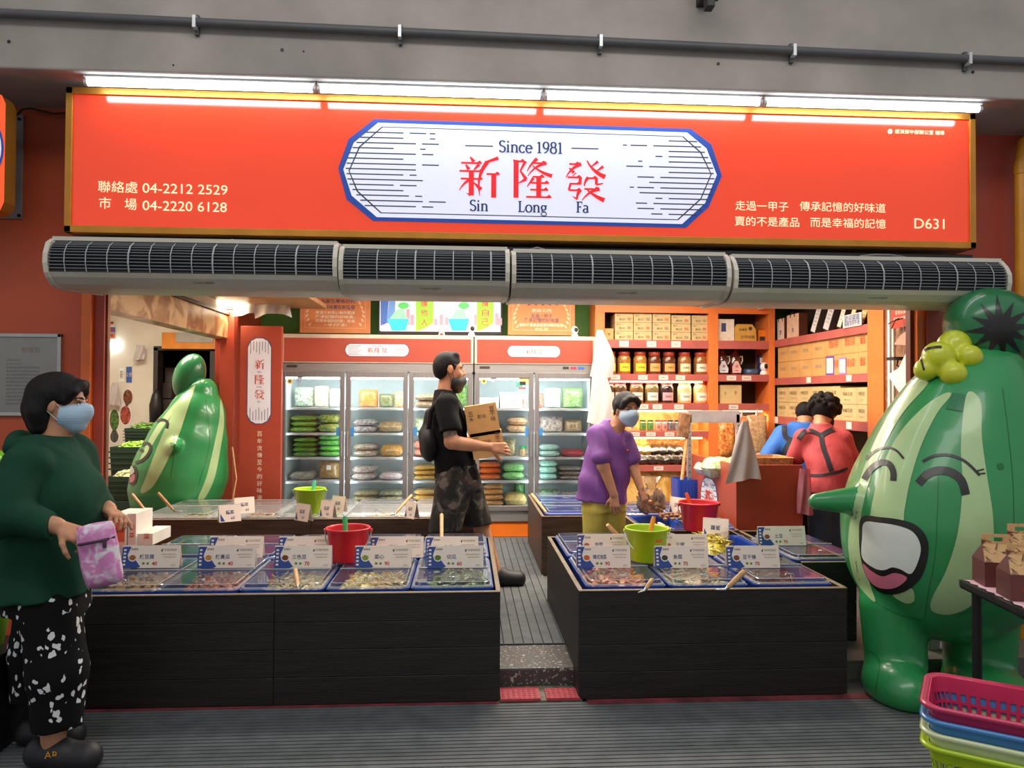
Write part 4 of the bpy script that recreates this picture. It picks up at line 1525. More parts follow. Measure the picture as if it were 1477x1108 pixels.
stick('wooden handle stuck upright in the middle front tray of the left counter', P(426, 822, 3.83), PZ(430, 848, ZL + .012))
stick('tall wooden handle standing in the rear tray at the aisle end of the left counter', P(637, 742, 4.75), PZ(637, 790, ZL + .012), 0.012)

# --- the right front counter
xb0, xb1 = P(835, 858, 3.66).x, P(1222, 861, 3.66).x
cb = counter('dark wooden counter of three trays across, right of the aisle', xb0, xb1, 3.66, YB, ZT, step=3.88)
bn = [P(q, 856, 3.70).x for q in (846, 962, 1085, 1207)]
for i in range(3):
    xm = (bn[i] + bn[i + 1]) / 2
    tray('lidded blue tray in the front row of the right counter, ' + ['holding kimchi by the aisle', 'in the middle', 'at its right end'][i], xm, 4.035, ZR, 0.404, 0.67)
    if i < 2:
        tray('lidded blue tray in the rear row of the right counter, ' + ['beside the aisle', 'behind the lime bucket'][i], xm, 4.725, ZR, 0.404, 0.66)
    else:
        tray('open blue tray without its lid in the rear row of the right counter', xm, 4.725, ZR, 0.404, 0.66, lid=False)
heap('kimchi', 'orange kimchi in the front tray beside the aisle', 'food', (bn[0] + bn[1]) / 2, 3.95, ZR - .055, 0.31, 0.45, 0.07, ['#D9743A', '#C0522A', '#E09A58'], 'leaf', 130, 11)
heap('sliced_pickles', 'pale sliced pickles in the middle front tray of the right counter', 'food', (bn[1] + bn[2]) / 2 - .02, 3.95, ZR - .055, 0.30, 0.45, 0.07, ['#E2C79A', '#C99A5C', '#6E7A4A', '#EFE2C4'], 'strip', 80, 12, 0.022)
heap('braised_tofu_strips', 'dark red strips in the right end front tray of the right counter', 'food', (bn[2] + bn[3]) / 2, 3.98, ZR - .055, 0.30, 0.45, 0.03, ['#6E2E2A', '#7E3A30', '#5A2420'], 'strip', 80, 13)
heap('yellow_pickled_peppers', 'yellow green pickled strips heaped in the open tray', 'food', (bn[2] + bn[3]) / 2 - .10, 4.66, ZR - .055, 0.20, 0.44, 0.15, ['#C9B43A', '#D9CC5A', '#A99A2C'], 'strip', 130, 14)
cr = [(870, '韓式泡菜', '90', '#D0622E'), (982, '魚菜', '70', '#3A3A30'), (1085, '豆干條', '70', '#7E4A30')]
clr = ['white price card with an orange kimchi dish, beside the aisle', 'white price card with a dark green dish, right of the lime bucket', 'white price card priced 70 on the right end front tray of the right counter']
for (px, n, pr, d), lab in zip(cr, clr):
    q = PZ(px, 818, CZ)
    card(lab, n, pr, d, q.x, q.y, CZ, 0.29, rz=-0.02)
for (px, v), n, lab in zip([(868, 799), (985, 799)], ['泡菜', '海帶'], ['partly hidden price card standing behind the kimchi card', 'partly hidden price card standing behind the lime bucket']):
    q = PZ(px, v, CZ)
    card(lab, n, '90', '#B0622E', q.x, q.y, CZ, 0.29)
q = PZ(933, 808, CZ)
bl = bucket('lime green bucket on the right front counter', '#A9CC1A', q.x, q.y, CZ, 0.122, 0.185, '#F0902A', bail=(0.55, -1), sang=0.5)
mb = MB()
for k, (c, dz) in enumerate((('#D0402E', .125), ('#2E8A4A', .055))):
    ml = M('bucket_print_' + c[1:], c, 0.5, var=0)
    for j in range(4):
        a = math.radians(-76 + j * 6)
        r_ = 0.122 * (.76 + .19 * dz / .185) + 0.0035
        mb.text('美味佳選'[j], (r_ * math.cos(a), r_ * math.sin(a), dz), Vector((-math.sin(a), math.cos(a), 0)), ZA, ml, w=0.013, h=0.018, bold=0.03, lift=0.002)
mb.build('print', bl, world=False)
stick('wooden handle lying on the kimchi tray lid', PZ(941, 836, ZL + .055), PZ(929, 853, ZL + .012))
stick('thick wooden handle leaning over the lids of the right front counter', PZ(1074, 824, ZL + .10), PZ(1046, 851, ZL + .014), 0.013)
stick('wooden handle in front of the yellow trousers of the woman in purple', PZ(876, 757, ZL + .15), PZ(903, 785, ZL + .012), 0.012)
# lid of the open tray, tipped against the next one
q = PZ(1082, 793, ZL)
t = thing('loose_tray_lid', 'clear lid tipped up beside the open tray of yellow pickles', 'lid', q)
T = Matrix.Translation(Vector((q.x + .02, q.y, ZL + .05))) @ Euler((0.12, 0.42, 0.25)).to_matrix().to_4x4()
MB().box((-.14, -.2, -.002), (.14, .2, .002), m_lidedge, T).build('sheet', t)

# --- counter to the right, towards the big inflatable
xc0, xc1 = xb1 + 0.012, 2.26
cc = counter('dark wooden counter between the right front counter and the big green inflatable', xc0, xc1, 4.19, 5.2, ZT + .01, m=m_plank)
tray('lidded blue tray on the counter by the big green inflatable', (xc0 + xc1) / 2, 4.55, ZR + .01, 0.40, 0.67)
tray('lidded blue tray at the back of the counter by the big green inflatable', (xc0 + xc1) / 2, 5.0 - .11, ZR + .01, 0.40, 0.0 + .30, hinge=False) if False else None
q = PZ(1122, 786, CZ + .01)
card('white price card with a reddish dish on the tray by the big green inflatable', '土豆', '70', '#8C4A3A', q.x + .02, q.y, CZ + .01, 0.30)
heap('peanuts', 'dark peanuts under the lid by the big green inflatable', 'food', (xc0 + xc1) / 2, 4.5, ZR - .105, 0.30, 0.45, 0.04, ['#6E3230', '#5C2626', '#7E4438'], 'chunk', 80, 15)

# --- inner counter in the middle, beside the checkout
xd0, xd1 = 1.25, 1.93
cd = counter('dark wooden counter between the woman in purple and the red checkout', xd0, xd1, 5.16, 6.42, ZT + .02, m=m_plank2)
for k, (xx, yy, lab, li) in enumerate(((1.425, 5.47, 'blue tray nearest the front beside the woman in purple, open', False), (1.425, 6.1, 'blue tray behind the bag of brown crackers', True), (1.755, 5.47, 'lidded blue tray under the small card by the checkout', True), (1.755, 6.1, 'lidded blue tray under the red bucket by the checkout', True))):
    tray(lab, xx, yy, ZR + .02, 0.31, 0.60, lid=li)
heap('dried_squid', 'pinkish dried slices in the open tray by the woman in purple', 'food', 1.425, 5.45, ZR - .09, 0.24, 0.48, 0.10, ['#D9B49A', '#E6CDB8', '#C98E76'], 'leaf', 110, 16)
heap('tofu_cubes', 'pale cubes in the tray behind the bag of brown crackers', 'food', 1.425, 6.1, ZR - .09, 0.24, 0.48, 0.06, ['#E2DCCB', '#D2C7AE', '#B9AE96'], 'chunk', 90, 17)
q = PZ(1008, 764, CZ + .02)
bucket('red bucket beside the red checkout', '#CE2030', q.x, q.y, CZ + .02, 0.135, 0.19, '#E8602A', bail=(0.75, 1), bail_m=M('bail_white', '#D8D4D0', 0.4), sang=-0.9)
q = PZ(1034, 778, CZ + .02)
card('small white price card turned aside in front of the red checkout', '蘿蔔', '50', '#8888AA', q.x, q.y + .02, CZ + .02, 0.16, 0.13, rz=-0.5, plain=True)
q = PZ(988, 745, CZ + .02)
card('small white price card behind the red bucket by the checkout', '豆干', '60', '#8888AA', q.x - .02, q.y + .10, CZ + .02, 0.16, 0.13, rz=-1.0, plain=True)
# bag of crackers standing between
t = thing('cracker_bag', 'clear bag of round brown crackers beside the woman in purple', 'bag', (1.44, 5.72, CZ + .02))
mb = MB()
rq = random.Random(5)
mk = [M('cracker_' + c[1:], c, 0.5, var=0.2, scale=40) for c in ('#8A5A2E', '#A8743E', '#6E4424')]
for i in range(14):
    a = 2 * PI * i / 14
    mb.ell((1.44 + .075 * math.cos(a), 5.72 + .03 * math.sin(a), CZ + .105 + .06 * math.sin(a * 2 + .4)), (.026, .028, .05), mk[i % 3], 8, 6, Euler((0, a * .3, a)).to_matrix())
mb.build('crackers', t)
mb = MB()
mb.lathe([(0.0, 0.0), (.09, .004), (.115, .06), (.11, .13), (.07, .18), (.035, .20), (.055, .25), (.08, .28)], clear('bag_film', '#F8F4EE', cover=0.10, rough=0.12), c=(1.44, 5.72, CZ + .022), n=20, sy=.55)
mb.build('film', t)
t = thing('cracker_pack', 'flat pack of crumbled brown crackers lying in front of the red bucket by the checkout', 'pack', (1.60, 5.40, CZ + .024))
mb = MB()
for i in range(60):
    mb.ell((1.60 + rq.uniform(-.16, .16), 5.40 + rq.uniform(-.09, .09), CZ + .035 + rq.uniform(0, .025)), (.018, .02, .012), mk[i % 3], 6, 4)
mb.build('crackers', t)

# --- inner counter at the back right, in front of the two-door refrigerator
xe0 = P(781, 830, 5.81).x
ce = counter('dark wooden counter standing before the two-door refrigerator', xe0, 1.17, 5.81, 7.1, ZT + .02, m=m_plank2)
tray('lidded blue tray at the front of the counter before the two-door refrigerator', (xe0 + 1.17) / 2, 6.13, ZR + .02, 0.50, 0.58)
tray('lidded blue tray at the back of the counter before the two-door refrigerator', (xe0 + 1.17) / 2, 6.75, ZR + .02, 0.50, 0.58)
stick('wooden handle lying at the corner of the counter before the two-door refrigerator', PZ(767, 713, ZL + .12), PZ(789, 741, ZL + .035), 0.012)

# --- inner counter along the back left
xf0, xf1 = P(196, 752, 5.74).x, P(690, 752, 5.74).x
cf = counter('long brown wooden counter before the three-door refrigerator', xf0, xf1, 5.74, 6.66, ZT + .02, m=m_plank2, joints=(P(448, 760, 5.74).x,))
nt_ = 5
wt = (xf1 - xf0 - .05) / nt_
nm = ['at its left end by the small inflatable', 'second from the left', 'in the middle, under the lime bucket', 'fourth from the left', 'at its right end by the man']
for i in range(nt_):
    tray('lidded white tray on the back left counter, ' + nm[i], xf0 + .025 + wt * (i + .5), 6.2, ZR + .02, wt - .01, 0.84, group='white trays on the back counter', white=True)
for i, c in enumerate((['#B9B08A', '#8C8A5E'], ['#A98A5A', '#8E6E44'], ['#8CA05A', '#B4BC84'], ['#C2B48E', '#A9966A'], ['#C98A4A', '#DCB07A'])):
    heap('pickled_vegetables', 'pickles under the lid of the white tray ' + nm[i], 'food', xf0 + .025 + wt * (i + .5), 6.2, ZR - .09, wt * .7, 0.6, 0.06, c, 'chunk', 60, 20 + i)
q = PZ(447, 739, CZ + .02)
bucket('lime bucket on the back left counter', '#A6CF1E', q.x, q.y, CZ + .02, 0.118, 0.185, '#56C6A0', bail=(0.2, 1), sang=0.3)
for (px, v, rz_), lab in zip([(331, 752, .55), (352, 740, .55), (438, 751, -.7), (473, 746, -.7), (489, 738, -.7), (594, 747, -1.0)],
                             ['small white price card in front of the left one by the red banner', 'small white price card just in front of the foot of the red banner', 'small white price card left of the lime bucket on the back counter', 'small white price card just right of the lime bucket on the back counter', 'small white price card furthest right of the lime bucket on the back counter', 'small white price card turned aside near the man in black']):
    q = PZ(px, v, CZ + .02)
    card(lab, '醬菜', '60', '#8888AA', q.x, q.y, CZ + .02, 0.15, 0.12, rz=rz_, plain=True)
stick('wooden handle leaning at the left end of the back counter', PZ(191, 713, ZL + .17), PZ(216, 745, ZL + .032), 0.011)
stick('wooden handle crossing the lids before the small inflatable', PZ(228, 711, ZL + .17), PZ(252, 738, ZL + .032), 0.011)
stick('wooden handle leaning to the right on the back counter near the man', PZ(594, 714, ZL + .15), PZ(569, 742, ZL + .032), 0.011)
# cartons standing on the left end of the front counter
m_kraft = M('kraft_carton', '#C79A5E', 0.6, var=0.06, scale=5)
m_wbox = M('white_carton', '#E6DDD2', 0.55, var=0.03)
for px0, px1, v0, v1, yy, c, lab in ((163, 183, 741, 784, 4.70, '#D9805A', 'orange fronted carton behind the pink pouch'), (184, 194, 741, 784, 4.75, '#E6DDD2', 'white carton with red characters behind the orange fronted one'), (176, 219, 768, 800, 4.95, '#E8E2DA', 'white carton with red characters lying beside the orange fronted one')):
    pass
a = PZ(164, 800, ZL)
t = thing('stacked_carton', 'orange fronted carton standing behind the pink pouch', 'carton', (a.x + .05, 4.72, ZL))
x0_, x1_ = P(160, 760, 4.66).x, P(181, 760, 4.66).x
zt1 = P(170, 742, 4.66).z
MB().box((x0_, 4.66, ZL), (x1_, 4.90, zt1), m_wbox).box((x0_ + .004, 4.657, ZL + .03), (x1_ - .004, 4.66, zt1 - .03), M('carton_orange', '#D87C56', 0.5)).text('醬菜', ((x0_ + x1_) / 2, 4.656, (ZL + zt1) / 2), XA, ZA, m_redink, h=0.03).build('box', t, bevel=0.002)
x0_, x1_ = x1_ + .006, P(194, 760, 4.66).x
t = thing('stacked_carton', 'white carton with red characters beside the orange fronted one', 'carton', ((x0_ + x1_) / 2, 4.7, ZL))
MB().box((x0_, 4.68, ZL), (x1_, 4.92, zt1), m_wbox).text('醬', ((x0_ + x1_) / 2, 4.679, zt1 - .08), XA, ZA, m_redink, h=0.03).text('菜', ((x0_ + x1_) / 2, 4.679, zt1 - .13), XA, ZA, m_redink, h=0.03).build('box', t, bevel=0.002)
x0_, x1_ = P(196, 790, 4.70).x, P(220, 790, 4.70).x
t = thing('stacked_carton', 'low white carton with a red character, right of the taller cartons by the pouch', 'carton', ((x0_ + x1_) / 2, 4.8, ZL))
zl2 = P(200, 770, 4.70).z
MB().box((x0_, 4.70, ZL), (x1_, 4.98, zl2), m_wbox).text('菜', (x1_ - .035, 4.699, (ZL + zl2) / 2 + .02), XA, ZA, m_redink, h=0.035).build('box', t, bevel=0.002)
# ------------------------------------------------------------------ glass-door refrigerators and what stands in them
m_steel = M('brushed_steel', '#B4B4B2', 0.32, 0.75, var=0.05, scale=4, stretch=(1, 1, 30))
m_steel2 = M('steel_door_frame', '#9C9A9A', 0.35, 0.7, var=0.05, scale=4, stretch=(30, 1, 1))
m_fin_w = M('fridge_lining', '#E4ECEC', 0.5, var=0.02)
m_hdr = M('fridge_header_red', '#A94632', 0.45, var=0.02)
m_kick = M('fridge_kick_orange', '#E8761E', 0.4, var=0.03)
m_shelf = M('wire_shelf_white', '#E6EAEA', 0.4, var=0.02)
m_led = M('fridge_led', '#F4FFFF', 0.3, var=0, emit=13.0, ecol='#F0FBFF')
m_glass = clear('fridge_glass', '#F2F8F8', ior=1.4)
m_hblue = M('handle_tag_blue', '#3A86C8', 0.5, var=0)
m_film = None
YFR = 7.40
YIN = 8.02
zk0 = ZF + .005


def zat(v, Y=YFR, px=672):
    return P(px, v, Y).z


ztop, zhdr0, zhdr1 = zat(484), zat(489), zat(525)
zdt, zdb = zat(537), zat(737)
zkick = zat(753)
FR = [('three-door', 405, 683, [(405, 497), (499, 588), (590, 681)]), ('two-door', 684, 858, [(685, 769), (771, 857)])]
SHV = [589, 625, 660, 694, 730]
BAY = []
for fi, (nm_, pa, pb, doors) in enumerate(FR):
    x0, x1 = P(pa, 600, YFR).x, P(pb, 600, YFR).x - (.004 if fi == 0 else 0)
    t = thing('refrigerator', 'steel %s glass refrigerator with an orange red header%s' % (nm_, ['', ', nearer the woman in purple'][fi]), 'refrigerator', ((x0 + x1) / 2, YFR, ZF))
    e = .03
    mb = MB()
    mb.box((x0, YFR + .05, zkick), (x0 + e, YIN + .08, zdt + .02), m_fin_w).box((x1 - e, YFR + .05, zkick), (x1, YIN + .08, zdt + .02), m_fin_w)
    mb.box((x0 + e, YIN + .04, zkick), (x1 - e, YIN + .08, zdt + .02), m_fin_w)
    mb.box((x0 + e, YFR + .05, zkick), (x1 - e, YIN + .04, zdb + .02), m_fin_w)
    mb.box((x0, YFR + .05, zdt - .02), (x1, YIN + .08, ztop - .005), m_fin_w)
    mb.build('cabinet', t)
    MB().box((x0, YFR + .01, zdb - .0), (x1, YFR + .05, zkick), m_steel).build('bottom_trim', t, bevel=.003)
    MB().box((x0, YFR + .012, zdt + .002), (x1, YFR + .05, zhdr1 - .002), m_steel).build('front_trim', t, bevel=0.003)
    MB().box((x0 + .01, YFR + .03, zk0), (x1 - .01, YIN + .05, zkick), m_kick).build('kick_plate', t)
    h = MB().box((x0, YFR, zhdr1), (x1, YFR + .05, ztop), M('header_frame', '#D8C8B4', 0.4, 0.3)).build('header', t, bevel=0.003)
    mbh = MB().box((x0 + .025, YFR - .004, zhdr1 + .012), (x1 - .025, YFR, zhdr0 - .004), m_hdr)
    mbh.build('header_panel', h)
    mbe = MB()
    pe0, pe1 = (498, 590) if fi == 0 else (732, 808)
    a, b = P(pe0, 505, YFR), P(pe1, 507, YFR)
    emblem_small(mbe, Vector(((a.x + b.x) / 2, YFR - .005, (zhdr0 + zhdr1) / 2 + .004)), XA, ZA, b.x - a.x, .125 if fi == 0 else .115, .001)
    mbe.build('header_emblem', h)
    mb = MB()
    p = P(pa + 8, 531, YFR)
    mb.box((p.x, YFR + .008, zhdr1 - .045), (p.x + .10, YFR + .012, zhdr1 - .022), m_dkframe)
    if fi == 1:
        for k, c in enumerate(('#3A3A3A', '#C03A5A', '#3A6AB8')):
            p = P(812 + k * 11, 531, YFR)
            mb.box((p.x, YFR + .008, zhdr1 - .045), (p.x + .06, YFR + .012, zhdr1 - .02), M('panel_' + c[1:], c, 0.4))
    mb.build('control_panel', t)
    for di, (da, db) in enumerate(doors):
        dx0, dx1 = P(da, 600, YFR).x, P(db, 600, YFR).x
        BAY.append((dx0, dx1))
        fr = .045
        d = MB()
        for lo, hi in (((dx0, YFR - .015, zdb), (dx0 + fr, YFR + .02, zdt)), ((dx1 - fr, YFR - .015, zdb), (dx1, YFR + .02, zdt)), ((dx0 + fr, YFR - .015, zdt - .055), (dx1 - fr, YFR + .02, zdt)), ((dx0 + fr, YFR - .015, zdb), (dx1 - fr, YFR + .02, zdb + .05))):
            d.box(lo, hi, m_steel2)
        d = d.build('door', t, bevel=0.003)
        MB().add([(dx0 + fr, YFR + .002, zdb + .05), (dx1 - fr, YFR + .002, zdb + .05), (dx1 - fr, YFR + .002, zdt - .055), (dx0 + fr, YFR + .002, zdt - .055)], [(0, 1, 2, 3)], m_glass).build('glass', d)
        hs = -1 if (di == 0 or (fi == 1 and di == 0)) else 1
        hx = dx1 - .022 if hs < 0 else dx0 + .022
        MB().cyl((hx, YFR - .05, zat(622)), (hx, YFR - .05, zat(658)), .009, .009, m_steel, 10).cyl((hx, YFR - .05, zat(625)), (hx, YFR - .012, zat(625)), .008, .008, m_steel, 8).cyl((hx, YFR - .05, zat(655)), (hx, YFR - .012, zat(655)), .008, .008, m_blk, 8).build('handle', d)
        tx = dx1 - fr - .035 if hs < 0 else dx0 + fr
        MB().box((tx, YFR - .006, zat(629)), (tx + .035, YFR - .001, zat(617)), m_hblue).build('pull_tag', d)
        if di == 0:
            mb = MB()
            q = P(da + 13, 550, YFR - .004)
            for k in range(6):
                a = k * PI / 3
                mb.prism(arc(.018 * math.cos(a), .018 * math.sin(a), .011, .011, 0, 330, 9), q, XA, ZA, 0, M('sticker_yellow', '#EFD86A', 0.5, var=0))
            mb.prism(arc(0, 0, .012, .012, 0, 330, 9), q + Vector((0, -.001, 0)), XA, ZA, 0, M('sticker_ink', '#6A5A3A', 0.5, var=0))
            q = P(da + 27, 545, YFR - .004)
            mb.prism([(-.035, -.03), (.01, -.045), (.04, .03), (0, .045)], q, XA, ZA, 0, M('sticker_blue', '#B9C4DE', 0.5, var=0.2, scale=90))
            mb.build('sticker', d)
        if fi == 1 and di == 0:
            mb = MB()
            for k, (px, v, w, hgt, c) in enumerate(((757, 548, .11, .07, '#D9D48A'), (749, 555, .06, .05, '#5AB0A0'), (753, 560, .07, .02, '#D8606A'), (754, 553, .06, .035, '#303038'))):
                q = P(px, v, YFR - .004 - k * .0006)
                mb.prism([(-w / 2, -hgt / 2), (w / 2, -hgt / 2), (w / 2, hgt / 2), (-w / 2, hgt / 2)], q, XA, ZA, 0, M('sticker_' + c[1:], c, 0.5, var=0))
            mb.build('sticker', d)
        # shelves and lamps of this bay
        for k, v in enumerate(SHV):
            z = zat(v, YFR + .09)
            if k < 4:
                mb = MB().box((dx0 + .012, YFR + .09, z - .022), (dx1 - .012, YFR + .10, z), m_shelf).box((dx0 + .012, YFR + .10, z - .008), (dx1 - .012, YIN + .03, z - .001), m_shelf)
                for j in range(2 + (k + di) % 2):
                    xx = dx0 + .06 + j * .14 + .05 * ((k * 3 + di) % 3)
                    mb.box((xx, YFR + .086, z - .020), (xx + .09, YFR + .09, z - .003), m_wbox)
                mb.build('shelf', t)
        mb = MB()
        for xx in (dx0 + .022, dx1 - .022):
            mb.box((xx - .010, YFR + .052, zdb + .05), (xx + .010, YFR + .066, zdt - .06), m_led)
        mb.build('light_strip', t)
        MB().box((dx0 + .03, YFR + .056, zdt - .075), (dx1 - .03, YFR + .066, zdt - .06), m_led).build('light_strip', t)
    l = area('fridge_light', ((x0 + x1) / 2, YFR + .10, zdt - .06), (x1 - x0 - .1, .05), 4.5 if fi == 0 else 3.5, (0.93, 1.0, 1.0), (math.radians(25), 0, 0))


def pillow(mb, c, w, d, h, m, e=(XA, YA, ZA), n=9, rnd=None, lump=0.12, pinch=0.55):
    """a filled plastic pack: full in the middle, pinched flat at its seam"""
    r = rnd or random
    vs, fs = [], []
    c = Vector(c)
    ph = [r.uniform(0, 6.28) for _ in range(4)]
    for sgn in (1, -1):
        for i in range(n):
            for j in range(n):
                u, v = 2 * i / (n - 1) - 1, 2 * j / (n - 1) - 1
                u2, v2 = math.copysign(abs(u) ** .7, u), math.copysign(abs(v) ** .7, v)
                k = max(0.0, (1 - u2 ** 4) * (1 - v2 ** 4)) ** pinch
                k *= 1 + lump * (math.sin(5 * u + ph[0]) * math.cos(4 * v + ph[1]) + .6 * math.sin(9 * u + ph[2]) * math.sin(8 * v + ph[3]))
                sq = 1 - .05 * (u2 * u2 * v2 * v2)
                vs.append(c + e[0] * (u2 * w / 2 * sq) + e[1] * (v2 * d / 2 * sq) + e[2] * (sgn * h / 2 * k))
    N = n * n
    for s in (0, 1):
        for i in range(n - 1):
            for j in range(n - 1):
                f = (s * N + i * n + j, s * N + (i + 1) * n + j, s * N + (i + 1) * n + j + 1, s * N + i * n + j + 1)
                fs.append(f if s == 0 else f[::-1])
    mb.add(vs, fs, m, True)
    return mb


def packmat(c1, c2, sc=40, thr=.5):
    k = 'pack_' + c1[1:] + c2[1:]
    if k in MATS:
        return MATS[k]
    m = spots(k, c1, c2, sc, thr, 0.3, soft=0.12)
    m.node_tree.nodes['Principled BSDF'].inputs['Coat Weight'].default_value = 0.6
    m.node_tree.nodes['Principled BSDF'].inputs['Coat Roughness'].default_value = 0.15
    return m


RP = random.Random(11)
DN = [q + ' glass door' for q in ('first', 'second', 'third', 'fourth', 'fifth')]
SN = ['top shelf', 'second shelf', 'third shelf', 'fourth shelf', 'bottom shelf']
KPX = (P(673, 600, YFR + .2) - P(672, 600, YFR + .2)).length


def goods(door, shelf, px0, px1, hpx, n, style, c1, c2, what, sticker=False, yoff=0.0):
    """n packs of one kind, stacked flat or standing as a bag, on a refrigerator shelf"""
    z = zat(SHV[shelf], YFR + .09) + (.002 if shelf < 4 else .0)
    if shelf == 4:
        z = zdb + .022
    yc = YFR + .30 + yoff
    x0, x1 = P(px0, 600, YFR + .2).x, P(px1, 600, YFR + .2).x
    dxa, dxb = BAY[door]
    x0, x1 = max(x0, dxa + .034), min(x1, dxb - .034)
    w = x1 - x0 - .004
    H = hpx * KPX
    m = packmat(c1, c2)
    if style == 'bag':
        mb = MB()
        pillow(mb, ((x0 + x1) / 2, yc, z + H / 2), w, H, min(.16, w * .8), m, (XA, ZA, YA), rnd=RP)
        # gathered neck
        o = mb
        if sticker:
            o.box(((x0 + x1) / 2 - .02, yc - min(.16, w * .8) / 2 - .012, z + H * .55), ((x0 + x1) / 2 + .025, yc - min(.16, w * .8) / 2 - .006, z + H * .8), m_wbox)
        o = o.build('food_bag', None)
        tag(o, '%s on the %s behind the %s' % (what, SN[shelf], DN[door]), 'food bag', group='packs in the refrigerators')
    elif style == 'flat':
        h = H / n
        for k in range(n):
            mb = MB()
            pillow(mb, ((x0 + x1) / 2 + RP.uniform(-.006, .006), yc, z + h * (k + .5)), w, .34, h * 1.0, m, rnd=RP, lump=.08, pinch=.4)
            pos = '' if n == 1 else (['lowest ', 'topmost '][k == n - 1] if k in (0, n - 1) else ['', 'second lowest ', 'third lowest '][k])
            o = mb.build('food_pack', None)
            tag(o, '%s%s on the %s behind the %s' % (pos, what, SN[shelf], DN[door]), 'food pack', group='packs in the refrigerators')
    elif style == 'box':
        h = H / n
        for k in range(n):
            mb = MB().box((x0, yc - .12, z + h * k + .001), (x1, yc + .12, z + h * (k + 1) - .001), m_wbox)
            mb.text('新隆發', ((x0 + x1) / 2 + .03, yc - .12, z + h * (k + .5)), XA, ZA, m_ink, h=h * .35, lift=.001)
            pos = ['lowest ', 'middle ', 'topmost '][k if n == 3 else k * 2]
            o = mb.build('food_carton', None)
            tag(o, '%s%s on the %s behind the %s' % (pos, what, SN[shelf], DN[door]), 'carton', group='packs in the refrigerators')


G = goods
G(0, 0, 421, 450, 29, 1, 'bag', '#DFE6DA', '#8FA07A', 'bag of white and green slices')
G(0, 0, 450, 472, 31, 1, 'bag', '#EFEADB', '#D9CDA8', 'tall bag of cream shreds')
G(0, 0, 472, 491, 27, 1, 'bag', '#F2F2EC', '#E4DCC4', 'bag of white shreds')
G(0, 1, 419, 458, 24, 3, 'flat', '#6FA23A', '#A8BC62', 'green noodle pack')
G(0, 1, 459, 491, 26, 2, 'flat', '#3E8A30', '#C9AE5E', 'dark green and yellow pack')
G(0, 2, 423, 459, 27, 4, 'flat', '#5E9634', '#86B04E', 'pale green bean pack')
G(0, 2, 460, 491, 31, 4, 'flat', '#4FB83A', '#9ED47A', 'bright green bean pack')
G(0, 3, 419, 455, 12, 1, 'flat', '#BDB2A2', '#9E8E78', 'greyish dried pack')
G(0, 3, 457, 491, 26, 1, 'bag', '#8C6434', '#B48E54', 'brown bag with a white sticker', True)
G(0, 4, 423, 455, 16, 2, 'flat', '#C2B49A', '#9E9078', 'beige pack')
G(1, 0, 515, 544, 26, 1, 'bag', '#EDA45C', '#E27C3A', 'square orange pack of carrots')
G(1, 0, 545, 567, 20, 1, 'bag', '#6E7448', '#8E8E66', 'olive green bag')
G(1, 0, 567, 583, 23, 1, 'bag', '#E89A54', '#F0C89A', 'narrow orange bag')
G(1, 1, 508, 544, 19, 2, 'flat', '#D4CED0', '#9A7E74', 'silvery dried fish pack')
G(1, 1, 545, 582, 16, 1, 'flat', '#C6A876', '#94724A', 'tan dried fish pack')
G(1, 2, 510, 546, 18, 2, 'flat', '#B07E48', '#D4CCC6', 'brown dried fish pack')
G(1, 2, 547, 582, 17, 1, 'flat', '#DDA850', '#B47A34', 'golden dried fish pack')
G(1, 3, 508, 544, 20, 2, 'flat', '#DDD6CC', '#B88E86', 'pinkish white pack')
G(1, 3, 546, 581, 11, 1, 'flat', '#E4DAD2', '#CFA0A6', 'flat pink and white pack')
G(1, 4, 510, 546, 22, 3, 'flat', '#CFC09C', '#A28A60', 'beige noodle pack')
G(1, 4, 547, 582, 22, 3, 'flat', '#D2C6A6', '#8E8A6E', 'pale noodle pack')
G(2, 0, 597, 631, 20, 2, 'flat', '#B9A184', '#8C6E50', 'brown mushroom pack')
G(2, 0, 655, 677, 34, 1, 'bag', '#4F7A34', '#87A05A', 'green leafy bag')
G(2, 1, 597, 628, 21, 1, 'bag', '#DDE2C8', '#A9B478', 'white and green bag')
G(2, 2, 597, 632, 23, 2, 'flat', '#E8A886', '#D9705A', 'pink and orange pack')
G(2, 3, 597, 634, 21, 3, 'flat', '#DDB262', '#C2923E', 'yellow pack')
G(2, 4, 597, 634, 24, 3, 'flat', '#E0A650', '#E8C88A', 'orange yellow pack')
G(2, 4, 640, 676, 20, 2, 'flat', '#C8A870', '#A07A44', 'tan pack')
G(3, 0, 721, 753, 23, 3, 'box', '#E6DDD2', '#E6DDD2', 'white carton')
G(3, 0, 690, 719, 15, 2, 'box', '#E6DDD2', '#E6DDD2', 'wide white carton')
G(3, 0, 754, 764, 20, 1, 'bag', '#E4D4CC', '#D08A6A', 'narrow pink bag')
G(3, 1, 731, 761, 22, 2, 'flat', '#E6C8A0', '#C28A5E', 'peach coloured pack')
G(3, 1, 697, 728, 14, 1, 'flat', '#4A4038', '#2E2824', 'dark pack')
G(3, 2, 724, 746, 26, 1, 'bag', '#CDBB8C', '#8E8256', 'bag of pale mushrooms')
G(3, 3, 690, 723, 26, 3, 'flat', '#E8813C', '#D9602E', 'bright orange carrot pack')
G(3, 3, 724, 757, 23, 2, 'flat', '#58C45A', '#B9D49A', 'fresh green pack')
G(3, 4, 697, 727, 32, 4, 'flat', '#CE8A48', '#E4B880', 'orange brown tofu pack')
G(3, 4, 728, 762, 17, 1, 'flat', '#E2C882', '#CFA656', 'yellow pack')
G(3, 4, 745, 763, 32, 1, 'bag', '#57B04A', '#86CC78', 'bright green bag', yoff=.22)
G(4, 0, 778, 785, 22, 1, 'bag', '#D9A48E', '#C8644A', 'thin reddish bag')
